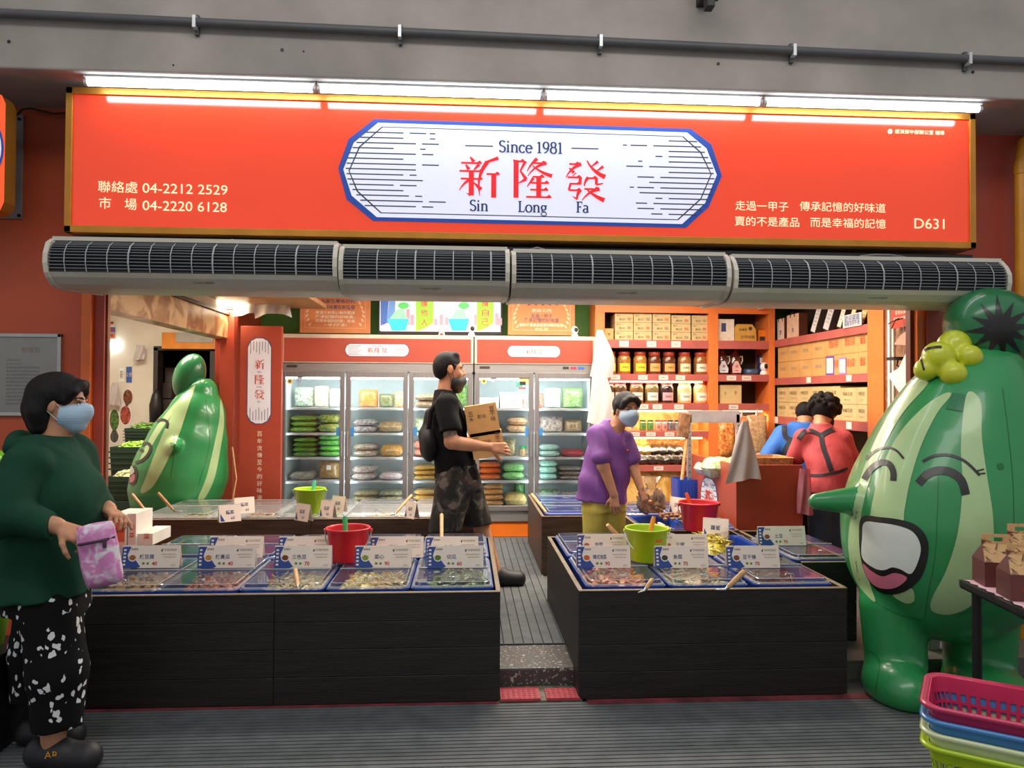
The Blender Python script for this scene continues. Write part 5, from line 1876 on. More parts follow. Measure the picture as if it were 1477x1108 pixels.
G(4, 0, 786, 811, 30, 1, 'bag', '#D2DCC0', '#C8BED0', 'clear bag of lilac pieces')
G(4, 0, 812, 843, 30, 1, 'bag', '#74A048', '#A8C08A', 'bag of green gourds')
G(4, 1, 778, 814, 24, 1, 'bag', '#A08A80', '#DED2C8', 'bag of mixed dark slices')
G(4, 1, 815, 842, 19, 1, 'bag', '#94764E', '#C4A680', 'bag of brown slices')
G(4, 2, 778, 808, 18, 2, 'flat', '#C8E0D2', '#A8CABC', 'pale mint pack')
G(4, 2, 809, 843, 10, 1, 'flat', '#C83A44', '#A82A34', 'flat red pack')
G(4, 3, 778, 805, 28, 3, 'flat', '#9ADCC6', '#D2EAE2', 'mint green pack')
G(4, 3, 806, 840, 19, 3, 'flat', '#8E7A6E', '#B4A294', 'greyish brown pack')
G(4, 4, 778, 808, 22, 1, 'bag', '#3E6A34', '#B8CE94', 'bag of green cabbage')
G(4, 4, 809, 842, 19, 1, 'bag', '#556E3E', '#CABF92', 'bag of olive leaves')
# a jar among the mushrooms
xj, zj = P(754, 650, YFR + .25).x, zat(SHV[2], YFR + .09) + .002
t = thing('small_jar', 'small jar with a green lid on the third shelf of the two-door refrigerator', 'jar', (xj, YFR + .25, zj))
MB().lathe([(0, 0), (.037, 0), (.04, .006), (.04, .07), (.034, .08), (0, .08)], M('jar_tan', '#B99A62', 0.2, var=.15, scale=60, coat=.6), c=(xj, YFR + .25, zj)).build('body', t)
MB().lathe([(.037, .08), (.037, .1), (.034, .103), (0, .103)], M('lid_green', '#2EA85A', 0.4), c=(xj, YFR + .25, zj)).build('lid', t)

# ------------------------------------------------------------------ above the refrigerators: television, posters, small cameras
def screen_mat(c, e=1.0):
    return M('screen_' + c.strip('#'), c, 0.3, var=0, emit=e * .62)


YTV = 7.95
a, b = P(545, 425, YTV), P(725, 484, YTV)
tv = thing('television', 'flat television showing two lime banners above the three-door refrigerator', 'television', ((a.x + b.x) / 2, YTV, b.z))
zt_tv = a.z + .10
MB().box((a.x, YTV, b.z), (b.x, YTV + .05, zt_tv), m_blk).build('housing', tv, bevel=.004)
f0, f1 = P(548, 425, YTV), P(722, 479, YTV)
scr = MB().box((f0.x, YTV - .003, f1.z), (f1.x, YTV, zt_tv - .015), screen_mat('#DDE6F6', .95)).build('screen', tv)
mb = MB()


def tvp(pts, c, k=1, e=.9):
    w = [P(x, y, YTV - .0035 - k * .0005) for x, y in pts]
    mb.prism([(p.x, p.z) for p in w], (0, YTV - .0035 - k * .0005, 0), XA, ZA, 0, screen_mat(c, e))


tvp([(549, 465), (722, 468), (722, 479), (549, 478)], '#E8CFE0')
tvp([(549, 418), (562, 418), (558, 466), (549, 470)], '#3A6AB8')
tvp([(563, 418), (571, 418), (569, 468), (558, 466)], '#6A9AD8')
for x0, h in ((574, 12), (580, 18), (586, 22), (592, 14), (626, 8), (634, 14), (642, 10), (684, 14), (692, 20), (714, 16), (719, 9)):
    tvp([(x0, 468 - h), (x0 + 5, 468 - h), (x0 + 5, 469), (x0, 469)], '#C89AA8', 2)
for x0, x1 in ((600, 625), (688, 712)):
    tvp([(x0, 415), (x1, 415), (x1, 466), ((x0 + x1) / 2, 474), (x0, 478)], '#9ADC2A', 3)
for cx_t in (576, 663):
    tvp([(cx_t - 17, 460), (cx_t + 14, 460), (cx_t + 9, 477), (cx_t - 11, 477)], '#1EDCE8', 4)
    tvp([(cx_t - 14, 460), (cx_t - 4, 447), (cx_t + 6, 446), (cx_t + 11, 460)], '#9AF0B8', 5)
    tvp(arc(cx_t + 6, 441, 8, 5, 0, 340, 14), '#5AD86A', 6)
for k, (s_, px) in enumerate((('保護他人', 612), ('愛護自己', 700))):
    for j in range(4):
        q = P(px, 424 + j * 13.5, YTV - .007)
        mb.text(s_[j], q, XA, ZA, screen_mat('#E03A4A', .8), w=.075, h=.075, bold=.01)
mb.build('picture', scr)
MB().box(((a.x + b.x) / 2 - .25, YTV - .04, ztop), ((a.x + b.x) / 2 + .25, YTV + .1, ztop + .012), m_blk).box(((a.x + b.x) / 2 - .05, YTV + .01, ztop + .012), ((a.x + b.x) / 2 + .05, YTV + .05, b.z + .02), m_blk).build('stand', tv)

m_poster = M('poster_orange', '#E08A52', 0.5, var=0.04)
m_pline = M('poster_line', '#F0C8A0', 0.5, var=0)
m_pink = M('poster_ink_blue', '#4A4466', 0.5, var=0)
m_pwht = M('poster_ink_pale', '#F6E4CC', 0.5, var=0)


def poster(label, p0, p1, v0, v1, Y, rows, stars=False):
    a, b = P(p0, v0, Y), P(p1, v1, Y)
    zt = a.z + .05
    t = thing('orange_poster', label, 'poster', ((a.x + b.x) / 2, Y, b.z))
    MB().box((a.x, Y, b.z), (b.x, Y + .012, zt), m_poster).build('board', t)
    mb = MB()
    w = b.x - a.x
    for lo, hi in (((a.x + .05, b.z + .05), (b.x - .05, b.z + .054)), ((a.x + .05, b.z + .05), (a.x + .054, zt)), ((b.x - .054, b.z + .05), (b.x - .05, zt))):
        mb.box((lo[0], Y - .001, lo[1]), (hi[0], Y, hi[1]), m_pline)
    for sgn in (-1, 1):
        for k in range(7):
            cx0, cz0 = (a.x + b.x) / 2 + sgn * (w * .36 + .03 * math.sin(k * .7)), b.z + .09 + k * .045
            mb.prism(arc(0, 0, .010, .022, 0, 330, 8), (cx0, Y - .001, cz0), Vector((math.cos(sgn * .6), 0, math.sin(sgn * .6))), Vector((-math.sin(sgn * .6), 0, math.cos(sgn * .6))), 0, m_pline)
    if stars:
        for k in range(5):
            c = P(763 + k * 10, 439, Y)
            st = [(.022 * (1 if i % 2 == 0 else .42) * math.sin(i * PI / 5), .022 * (1 if i % 2 == 0 else .42) * math.cos(i * PI / 5)) for i in range(10)]
            mb.prism(st, (c.x, Y - .002, c.z), XA, ZA, 0, m_pink)
    for s_, v, wd, ink in rows:
        q = P((p0 + p1) / 2, v, Y)
        mb.text(s_, ((a.x + b.x) / 2, Y, q.z), XA, ZA, ink, w=wd * w, h=.045 if ink is m_pink else .034, bold=.01, lift=.0015)
    mb.build('lettering', t)


poster('orange poster with two dark lines of writing, left of the television', 433, 534, 422, 481, 7.80, [('食品衛生嚴格把關', 434.5, .56, m_pink), ('健康美味實在新隆發', 443, .56, m_pink), ('嚴選食材用心製作堅持', 451, .56, m_pwht), ('傳承記憶的好味道，', 457, .56, m_pwht), ('而是幸福的記憶，走過', 463, .56, m_pwht), ('一甲子傳承！', 469, .32, m_pwht)])
poster('orange poster with a row of five stars, right of the television', 733, 829, 422, 484, 7.80, [('老店三代', 448, .30, m_pwht), ('走過一甲子', 456, .32, m_pink), ('傳承記憶的好味道', 462, .52, m_pink), ('賣的不是產品而是幸福的記憶', 469, .66, m_pwht), ('新隆發', 475, .20, m_pline)], True)


def webcam(label, px, v, Y, s=1.0, z=None):
    q = P(px, v, Y)
    z = q.z if z is None else z
    t = thing('security_camera', label, 'camera', (q.x, Y, z))
    mw = M('camera_white', '#F0F0F0', 0.3, var=0)
    MB().lathe([(0, 0), (.036 * s, 0), (.038 * s, .01 * s), (.028 * s, .035 * s), (0, .045 * s)], mw, c=(q.x, Y, z)).build('base', t)
    h = MB().ell((q.x, Y, z + .075 * s), (.036 * s, .036 * s, .042 * s), mw, 18, 12).build('head', t)
    MB().ell((q.x + .006 * s, Y - .022 * s, z + .078 * s), (.024 * s, .018 * s, .026 * s), m_blk, 14, 10).build('lens', h)
    return t


webcam('small white round-headed camera in front of the television', 680, 484, 7.55, 1.0, ztop + .001)
webcam('small white round-headed camera at the right end of the two-door refrigerator', 829, 487, 7.55, 1.0, ztop + .001)
q = P(637, 484, 7.55)
t = thing('small_figurine', 'small white and red figurine in front of the television', 'figurine', (q.x, 7.55, ztop))
mw = M('figurine_white', '#E8E4E0', 0.4)
MB().lathe([(0, 0), (.03, 0), (.034, .02), (.026, .045), (0, .05)], mw, c=(q.x, 7.55, ztop + .001)).lathe([(0, .04), (.03, .05), (.035, .075), (.02, .10), (0, .105)], mw, c=(q.x, 7.55, ztop + .001)).build('body', t)
MB().box((q.x - .015, 7.514, ztop + .01), (q.x + .015, 7.522, ztop + .03), m_redink).build('front_mark', t)
# white plastic bags hanging at the end of the refrigerator row
m_bagw = M('white_plastic_film', '#C4BDBA', 0.35, var=0.03, scale=6, bump=0.25, bscale=14)
bgs = [((852, 476), (884, 546), 7.30, 'white plastic bag hanging highest at the right end of the refrigerators'), ((848, 520), (882, 612), 7.24, 'white plastic bag hanging lowest at the right end of the refrigerators')]
for (a_, b_, Y, lab) in bgs:
    a, b = P(*a_, Y), P(*b_, Y)
    t = MB()
    n, k = 9, 12
    vs, fs = [], []
    rq = random.Random(int(a_[1]))
    for sgn in (1, -1):
        for i in range(n):
            u = 2 * i / (n - 1) - 1
            for j in range(k):
                v = j / (k - 1)
                wd = (.25 + .75 * math.sin(min(1, v * 1.25) * PI / 2)) * (b.x - a.x) / 2
                x = (a.x + b.x) / 2 + u * wd + .02 * math.sin(v * 5 + a_[1])
                y = Y + sgn * .035 * math.sqrt(max(0, 1 - u * u)) * (.3 + v) + .012 * math.sin(u * 7 + v * 3) * v
                z = a.z + (b.z - a.z) * v - .02 * math.cos(u * 3) * v
                vs.append((x, y, z))
    N = n * k
    for s_ in (0, 1):
        for i in range(n - 1):
            for j in range(k - 1):
                f = (s_ * N + i * k + j, s_ * N + (i + 1) * k + j, s_ * N + (i + 1) * k + j + 1, s_ * N + i * k + j + 1)
                fs.append(f if s_ else f[::-1])
    t.add(vs, fs, m_bagw, True)
    tag(t.build('hanging_bag', None), lab, 'plastic bag')
# ------------------------------------------------------------------ orange wall shelves at the back and along the right side
m_so = M('shelf_orange', '#E8803E', 0.42, var=0.03)
m_sr = M('shelf_edge_pinkred', '#B8605A', 0.4, var=0.06, scale=6)
m_sb = M('shelf_back_dark', '#33251E', 0.7, var=0.1)
YSH = 7.72
m_kraft2 = M('pale_kraft', '#D0BA86', 0.6, var=0.05)
m_kraft3 = M('tan_kraft', '#D2A466', 0.6, var=0.05)


def zs(v):
    return P(1000, v, YSH).z


SX = [P(858, 600, YSH).x, P(872, 600, YSH).x, P(1022, 600, YSH).x, P(1036, 600, YSH).x, P(1109, 600, YSH).x, P(1118, 600, YSH).x]
Z1 = [(491, 503), (540, 550), (582, 592), (622, 631), (671, 680)]
t = thing('wall_shelf_unit', 'orange shelf unit of two bays along the back wall, right of the refrigerators', 'shelf unit', ((SX[0] + SX[5]) / 2, YSH, ZF))
for x0, x1 in ((SX[0], SX[1]), (SX[2], SX[3]), (SX[4], SX[5])):
    MB().box((x0, YSH, ZF), (x1, 8.1, 2.6), m_so).build('upright', t, bevel=.003)
MB().box((SX[0], YSH - .002, zs(452)), (SX[5], YSH + .03, 2.6), m_so).build('top_rail', t, bevel=.003)
MB().box((SX[1], 8.10, zs(671)), (SX[4], 8.12, 2.6), m_sb).build('back_panel', t)
SHZ = {}
for bay, (x0, x1) in enumerate(((SX[1], SX[2]), (SX[3], SX[4]))):
    for k, (va, vb) in enumerate(Z1):
        if bay == 1 and k > 2:
            continue
        za, zb = zs(va), zs(vb)
        SHZ[bay, k] = za
        s = MB().box((x0 + .001, YSH - .004, zb), (x1 - .001, YSH + .015, za), m_sr).box((x0 + .001, YSH + .015, za - .02), (x1 - .001, 8.10, za), m_so).build('shelf', t, bevel=.002)
        r = random.Random(bay * 9 + k)
        n = [3, 4, 4, 5, 2][k] if bay == 0 else [0, 2, 1][k]
        for j in range(n):
            xx = x0 + .05 + (x1 - x0 - .2) * (j + r.random() * .4) / max(1, n)
            mb = MB().box((xx, YSH - .007, zb + .012), (xx + .10, YSH - .004, za - .012), m_wbox)
            mb.text('D631', (xx + .05, YSH - .007, (za + zb) / 2), XA, ZA, m_greyink, h=.02, lift=.001)
            mb.build('price_tag', s)
# yellow marble below the mushroom ledge, lamps under the shelves
MB().box((SX[1] - .02, YSH + .06, ZF), (SX[4], YSH + .08, zs(681)), m_marbley).struct('wall_panel_marble')
MB().box((SX[1], 8.06, zs(671)), (SX[2], 8.098, zs(592)), m_marbley).struct('wall_panel_marble_upper')
m_led2 = M('shelf_lamp', '#FFE9B8', 0.3, var=0, emit=9, ecol='#FFDFA0')
for k, (va, x0, x1, ln) in enumerate(((551, SX[1], SX[2], 'under the jar shelf'), (593, SX[1], SX[2], 'over the small jars'), (632, SX[1], SX[2], 'over the packs of mushrooms'), (593, SX[3], SX[4], 'over the hanging bags of dried goods'))):
    o = MB().cyl((x0 + .06, YSH + .03, zs(va) + .0), (x1 - .06, YSH + .03, zs(va) + .0), .009, .009, m_led2, 10).build('shelf_lamp', None)
    tag(o, 'thin warm lamp tube ' + ln, 'lamp', 'lamps under the orange shelves')
    area('shelf_light', ((x0 + x1) / 2, YSH + .06, zs(va) - .015), (x1 - x0 - .1, .05), 5, (1, .84, .58), (math.radians(20), 0, 0))

# right side unit: its shelves run towards the viewer
XS = XSW
Y0R = PX(1252, 560, XS).y
ZR_ = [(490, 500), (545, 555), (600, 611)]
t = thing('wall_shelf_unit', 'orange shelf unit along the right wall behind the person in the red shirt', 'shelf unit', (XS + .2, (Y0R + YSH) / 2, ZF))
yp = PX(1275, 560, XS).y
MB().box((XS - .005, yp, ZF), (XS + .05, Y0R, 2.6), m_so).box((XS + .05, yp, ZF), (XR, yp + .03, 2.6), m_so).build('upright', t, bevel=.003)
MB().box((XR - .02, Y0R, ZF), (XR - .001, YSH + .35, 2.6), m_sb).build('back_panel', t)
MB().box((XS, Y0R, 2.47), (XS + .03, YSH, 2.6), m_so).build('top_rail', t)
RZ = []
for k, (va, vb) in enumerate(ZR_):
    za, zb = zs(va), zs(vb)
    RZ.append(za)
    s = MB().box((XS - .002, Y0R, zb), (XS + .015, YSH - .001, za), m_sr).box((XS + .015, Y0R, za - .02), (XR - .02, YSH - .001, za), m_so).build('shelf', t, bevel=.002)
    for j in range([0, 2, 3][k]):
        yy = Y0R + .25 + j * .75
        MB().box((XS - .006, yy, zb + .01), (XS - .002, yy + .09, za - .008), m_wbox).build('price_tag', s)
MB().box((XS + .05, Y0R, ZF), (XR - .03, YSH, .92), M('low_cupboard_dark', '#2E2019', .6, var=.1)).build('cupboard', t)
a = PX(1279, 520, XS)
o = MB().box((XS - .006, a.y - .05, ZF), (XS + .02, a.y - .02, 2.6), m_white).box((XS - .006, a.y - .10, ZF), (XS + .02, a.y - .08, 2.6), m_white).build('trim_9', None)
tag(o, kind='structure')

ORD = ['first', 'second', 'third', 'fourth', 'fifth', 'sixth', 'seventh', 'eighth']


def printed_box(label, lo, hi, m, face, rows, group):
    """a carton with writing on the face towards the room: face 'y' (front) or 'x' (towards the left)"""
    mb = MB().box(lo, hi, m)
    if face == 'y':
        o0, ax, W = Vector(((lo[0] + hi[0]) / 2, lo[1], 0)), XA, hi[0] - lo[0]
    else:
        o0, ax, W = Vector((lo[0], (lo[1] + hi[1]) / 2, 0)), -YA, hi[1] - lo[1]
    H = hi[2] - lo[2]
    mb.box((lo[0] - .0005, lo[1] - .0005, hi[2] - .004), (hi[0] + .0005, hi[1] + .0005, hi[2] - .002), M('carton_seam', '#9A7A44', .6, var=0))
    for s_, u, v, w, h, ink in rows:
        mb.text(s_, o0 + ax * (u * W) + ZA * (lo[2] + v * H), ax, ZA, ink, w=w * W, h=h * H)
    return tag(mb.build('carton', None), label, 'carton', group)


# 15 cartons of the top shelf
for c in range(5):
    for r in range(3):
        px0, px1 = [(887, 913), (914, 940), (941.5, 967), (968.5, 996), (998, 1021)][c]
        x0, x1 = P(px0, 500, YSH + .04).x, P(px1, 500, YSH + .04).x
        z0 = SHZ[0, 0] + .001
        h = (zs(452.5) - z0) / 3 - .002 - .004 * (c > 2)
        printed_box('pale kraft carton in the %s column of the top shelf, %s row' % (ORD[c] + (' (nearest the refrigerators)' if c == 0 else ''), ['bottom', 'middle', 'top'][r]), (x0, YSH + .04, z0 + r * (h + .002)), (x1, YSH + .28, z0 + r * (h + .002) + h), m_kraft2, 'y',
                    [('東方', -.30, .74, .22, .18, m_cardbrown), ('乾炒', -.10, .32, .34, .26, m_blk), ('麵', .28, .36, .22, .36, m_orink if (c + r) % 3 else m_greyink)], 'pale kraft cartons on the top shelf')
x0, x1 = SX[1] + .003, P(885, 500, YSH + .04).x
printed_box('lone tan carton left of the stacked pale cartons', (x0, YSH + .04, SHZ[0, 0] + .001), (x1, YSH + .26, SHZ[0, 0] + .12), m_kraft3, 'y', [('麵', 0, .5, .3, .25, m_cardbrown)], 'cartons on the shelves')


def jar(label, x, y, z, r, h, body, lid, lab, ltext='新隆發', group='jars on the orange shelves', hl=.36, two=None):
    t = thing('food_jar', label, 'jar', (x, y, z), 0, group)
    m = spots('jar_' + body[1:] + (two or '')[1:], body, two or body, 60, .5, .18, soft=.2)
    m.node_tree.nodes['Principled BSDF'].inputs['Coat Weight'].default_value = 1.0
    MB().lathe([(0, 0), (r * .92, 0), (r, .012), (r, h * .66), (r * .93, h * .76), (r * .78, h * .84), (0, h * .84)], m, n=20).build('body', t, world=False)
    ml = M('jarlid_' + lid[1:], lid, .35, var=.03)
    MB().lathe([(r * .8, h * .83), (r * .84, h * .84), (r * .84, h * .98), (r * .8, h), (0, h)], ml, n=20).build('lid', t, world=False)
    mb = MB()
    mlab = M('jarlabel_' + lab[1:], lab, .5, var=.02)
    n = 8
    rr_ = r + .0015
    an = [math.radians(-90 - 48 + 96 * i / n) for i in range(n + 1)]
    vs = [(rr_ * math.cos(a), rr_ * math.sin(a), zz) for zz in (h * .12, h * (.12 + hl)) for a in an]
    mb.add(vs, [(i, i + 1, n + 2 + i, n + 1 + i) for i in range(n)], mlab)
    mb.text(ltext, (0, -rr_ - .002, h * (.12 + hl * .5)), XA, ZA, m_cardbrown, w=r * .9)
    mb.build('label', t, world=False)
    return t


for i, (px, c2, c, lab, d) in enumerate(((879, '#8A6A3E', '#A87C3E', '#D8DE62', 'yellow green label, half hidden at the left post'), (900, '#B98A3E', '#8C5A2E', '#D2DC3A', 'bright yellow green label, second from the left post'), (923, '#C08A44', '#9C6430', '#CFDA34', 'bright yellow green label, third from the left post'), (943.5, '#6E3A22', '#4E2818', '#E0A860', 'orange label, left of its twin'), (964.5, '#6A3820', '#4A2616', '#DDA45C', 'orange label, right of its twin'), (987, '#A8703A', '#8A562A', '#DCE0B4', 'pale label, fifth bay jar from the right post'), (1010, '#9A6630', '#7E4E22', '#D6D8C4', 'pale label, next to the right post'))):
    q = P(px, 530, YSH + .11)
    jar('large second-shelf jar with a ' + d.replace('fifth bay jar', 'second jar'), q.x, YSH + .11, SHZ[0, 1] + .001, .072, .235, c2, '#A8402E', lab, two=c)
for i, (px, c2, c, lid, lab, d) in enumerate(((877, '#5A3A2A', '#3E281C', '#C22A2A', '#DADAD6', 'half hidden behind the white plastic bag'), (894, '#4A3626', '#6E4C30', '#D0202A', '#D8D8D4', 'above the purple woman\'s head'), (918, '#6A4A2A', '#8C6438', '#D0202A', '#DEDCD6', 'just right of the purple woman\'s head'), (940, '#8A7A4A', '#6A5A34', '#C82A26', '#E4E4E0', 'holding greenish slices'), (961.5, '#241620', '#32202A', '#B03A2E', '#C8A0A8', 'nearly black with an orange and purple label'), (987, '#E6CF9C', '#D8BC80', '#E08A3A', '#E8E4D8', 'cream coloured, third shelf'), (1010, '#E8C890', '#D09A5A', '#D85A3A', '#EAE4D4', 'cream and brown, next to the right post'))):
    q = P(px, 580, YSH + .10)
    jar('red lidded jar on the third shelf, ' + d, q.x, YSH + .10, SHZ[0, 2] + .001, .074, .235, c2, lid, lab, two=c)
for i, (px, c, lid, d) in enumerate(((911, '#D8C0A0', '#B98A5A', 'pale, beside the mask of the woman in purple'), (927, '#4E9A50', '#3A5A34', 'green label, left one'), (938, '#4AA04E', '#3A5A34', 'green label, right one'), (949, '#C89A90', '#8A4A3A', 'pinkish, left one'), (958, '#D0948C', '#8A4A3A', 'pinkish, right one'), (967, '#6E7484', '#2E2A2E', 'dark with a blue grey label, left one'), (977, '#7C8090', '#2E2A2E', 'dark with a blue grey label, right one'))):
    q = P(px, 612, YSH + .08)
    jar('small jar on the fourth shelf, ' + d, q.x, YSH + .08, SHZ[0, 3] + .001, .036, .115, '#5A4030' if i in (1, 2, 5, 6) else c, lid, c, two=c, hl=.45, ltext='醬', group='small jars on the fourth shelf')
# packs of dried mushrooms on the sloping ledge
rq = random.Random(21)
zl0 = SHZ[0, 4]
kk = 0
for row in range(3):
    for i in range(8):
        px = 912 + i * 11.5 - row * 3
        if px > 985:
            continue
        c1, c2 = ('#2C2420', '#4A3E36') if px > 940 or row == 0 else ('#C99A4E', '#E2C27A')
        if row == 2 and px > 930:
            c1, c2 = '#8A5A34', '#B4824E'
        x = P(px, 660, YSH + .15).x
        mb = MB()
        e0 = Vector((1, 0, rq.uniform(-.25, .25))).normalized()
        pillow(mb, (x, YSH + .06 + row * .10, zl0 + .055 + row * .085), .125, .13, .10, packmat(c1, c2), (e0, YA, e0.cross(YA)), rnd=rq, lump=.25, n=7)
        kk += 1
        tag(mb.build('mushroom_pack', None), '%s pack of dried mushrooms on the ledge, %s row, %s from the left' % ({'#2C2420': 'black', '#C99A4E': 'yellowish', '#8A5A34': 'brown'}[c1], ['front', 'middle', 'back'][row], ORD[i]), 'food pack', 'packs of dried mushrooms on the ledge')
# middle bay
zb0 = SHZ[1, 0] + .001
x0, x1 = SX[3] + .004, P(1057, 470, YSH + .1).x
o = MB().box((x0, YSH + .06, zb0), (x1, YSH + .18, zs(459)), M('floral_white', '#E4DED2', .5, var=.06, scale=25)).box((x0 + .05, YSH + .058, zb0 + .10), (x0 + .10, YSH + .06, zb0 + .19), m_ink).build('gift_box', None)
tag(o, 'white flowered gift box on the top shelf of the middle bay', 'gift box')
a, b = P(1059, 490, YSH + .08).x, P(1091, 490, YSH + .08).x
mb = MB()
hk = zs(466) - zb0
mb.prism([(a, zb0), (b, zb0), (b - .01, zb0 + hk * .7), (b - .05, zb0 + hk), (a + .03, zb0 + hk), (a, zb0 + hk * .8)], (0, YSH + .07, 0), XA, ZA, .16, M('gold_carton', '#D2A650', .4, var=.05))
mb.text('新隆發', ((a + b) / 2 - .03, YSH + .069, zb0 + hk * .68), XA, ZA, m_cardbrown, w=.09).text('古早味麵', ((a + b) / 2 + .02, YSH + .069, zb0 + hk * .25), XA, ZA, m_cardbrown, w=.15)
mb.prism(arc(0, 0, .02, .02, 0, 340, 12), (b - .07, YSH + .068, zb0 + hk * .75), XA, ZA, 0, m_cardbrown)
tag(mb.build('gift_box', None), 'golden carton with a sloping corner on the top shelf of the middle bay', 'gift box')
a, b = P(1093, 480, YSH + .12).x, P(1108, 480, YSH + .12).x
mb = MB().box((a, YSH + .10, zb0), (b, YSH + .20, zs(474)), M('orange_carton', '#E88A1E', .45)).box((a + .012, YSH + .098, zb0 + .01), (b - .012, YSH + .10, zb0 + .055), m_dkframe)
tag(mb.build('gift_box', None), 'small orange and black carton at the right end of the middle bay', 'gift box')
for k, (px, c, lab) in enumerate(((1041, '#C9CEDC', 'big dark sauce bottle with a pale blue label, behind the post'), (1059.5, '#DDB4B4', 'big dark sauce bottle with a pink triangular label'))):
    q = P(px, 540, YSH + .12)
    z = SHZ[1, 1] + .001
    t = thing('sauce_bottle', lab, 'bottle', (q.x, YSH + .12, z))
    ms = M('dark_sauce', '#4A1A12', .15, var=.05, coat=1.0)
    MB().lathe([(0, 0), (.058, 0), (.062, .01), (.062, .16), (.05, .205), (.024, .235), (0, .235)], ms, n=20, c=(q.x, YSH + .12, z)).build('body', t)
    MB().lathe([(.026, .232), (.026, .262), (0, .264)], M('bottle_cap', '#7A2A1E', .4), n=16, c=(q.x, YSH + .12, z)).build('cap', t)
    MB().tube([(q.x + .05, YSH + .10, z + .19), (q.x + .075, YSH + .10, z + .20), (q.x + .08, YSH + .10, z + .15), (q.x + .06, YSH + .10, z + .11)], .008, M('bottle_grip', '#B9A49A', .3), 8).build('grip', t)
    mb = MB().prism([(-.045, .0), (.045, .0), (.05, .04), (.012, .125), (-.018, .125), (-.05, .06)], (q.x, YSH + .052, z + .02), XA, ZA, .002, M('blabel_' + c[1:], c, .5))
    mb.text('醬', (q.x, YSH + .051, z + .09), XA, ZA, m_redink, h=.03).prism(arc(0, 0, .022, .01, 200, 340, 8), (q.x, YSH + .0505, z + .05), XA, ZA, 0, m_blk)
    mb.build('label', t)
q = P(1082, 545, YSH + .15)
tag(MB().lathe([(0, 0), (.07, 0), (.085, .012), (.085, .055), (.07, .065), (0, .065)], M('blue_tin', '#4A6488', .4, .3), c=(q.x, YSH + .15, SHZ[1, 1] + .001), n=24).build('round_tin', None), 'blue round tin between the sauce bottles and the small camera', 'tin')
a, b = P(1095, 540, YSH + .2).x, P(1107, 540, YSH + .2).x
tag(MB().box((a, YSH + .18, SHZ[1, 1] + .001), (b, YSH + .26, zs(511)), M('blue_box', '#3A4E8A', .5, var=.1)).box((a, YSH + .179, zs(522)), (b, YSH + .18, zs(514)), m_wbox).build('blue_box', None), 'blue and grey box behind the small camera on the shelf', 'box')
webcam('small white camera on the second shelf of the middle bay', 1102, 540, YSH + .07, 1.15, SHZ[1, 1] + .001)
webcam('small white camera fixed at the top rail of the middle bay', 1097, 446, YSH - .05, .9)
a, b = P(1038, 570, YSH + .06).x, P(1069, 570, YSH + .06).x
printed_box('square kraft carton alone on the third shelf of the middle bay', (a, YSH + .05, SHZ[1, 2] + .001), (b, YSH + .26, zs(555)), m_kraft2, 'y', [('豆', -.25, .55, .10, .14, m_cardbrown), ('麵', .22, .58, .10, .20, m_orink)], 'cartons on the shelves')
# clear bags of dried goods hanging below
for px, v0, v1, w, c, c2, lab in ((1046, 606, 660, .17, '#E8B860', '#D85A2E', 'clear bag of yellow and red dried goods, left'), (1068, 600, 655, .15, '#D0603A', '#E0A870', 'clear bag of reddish dried goods in the middle'), (1090, 598, 668, .23, '#D9BC90', '#C0906A', 'big clear bag of pale brown dried goods hanging at the right')):
    a, b = P(px, v0, YSH + .02), P(px, v1, YSH + .02)
    t = thing('dried_goods_bag', lab, 'food bag', (a.x, YSH, a.z), 0, 'bags of dried goods hanging in the middle bay')
    mb = MB()
    pillow(mb, (a.x, YSH + .0, (a.z + b.z) / 2), w, a.z - b.z, .14, packmat(c, c2), (XA, ZA, YA), rnd=rq, lump=.2)
    mb.build('bag', t)
    MB().cyl((a.x, YSH, a.z - .02), (a.x + .01, YSH, a.z + .06), .02, .006, m_bagw, 8).build('neck', t)

# things on the right-hand unit
GR = 'cartons along the right wall'
ed2 = [PX(px, 520, XS + .03).y for px in (1122, 1137, 1153, 1171, 1191, 1214, 1238, 1251)]
z0 = RZ[1] + .001
H2 = PX(1192, 491, XS + .03).z - PX(1192, 546, XS + .03).z
for i in range(7):
    y1, y0 = ed2[i] - .003, max(ed2[i + 1], Y0R + .005)
    for r in range(2):
        h = .165 if i < 4 else .180
        ink = m_cardtan if i < 4 else m_orink
        printed_box('%s carton %s from the corner, middle shelf of the right wall, %s row' % ('tan' if i < 4 else 'red printed', ORD[i], ['lower', 'upper'][r]), (XS + .03, y0, z0 + r * (h + .002)), (XS + .30, y1, z0 + r * (h + .002) + h), m_kraft3, 'x',
                    [('麵條' if i < 4 else '麵線', 0 if i < 4 else -.0, .55, .5 if i < 4 else .62, .22 if i < 4 else .42, ink)], GR)
ed3 = [PX(px, 590, XS + .03).y for px in (1121, 1137, 1153, 1170, 1190, 1212, 1236, 1251)]
z0 = RZ[2] + .001
for i in range(7):
    y1, y0 = ed3[i] - .003, max(ed3[i + 1], Y0R + .005)
    for r in range(2):
        h = .150 if i < 5 else .142
        printed_box('yellowish carton %s from the corner, lowest shelf of the right wall, %s row' % (ORD[i], ['lower', 'upper'][r]), (XS + .03, y0, z0 + r * (h + .002)), (XS + .30, y1, z0 + r * (h + .002) + h), m_kraft2, 'x',
                    [('特級豆皮', -.05, .62, .6, .24, m_cardbrown), ('新隆發', -.05, .25, .4, .10, m_cardtan)], GR)
z0 = RZ[0] + .001
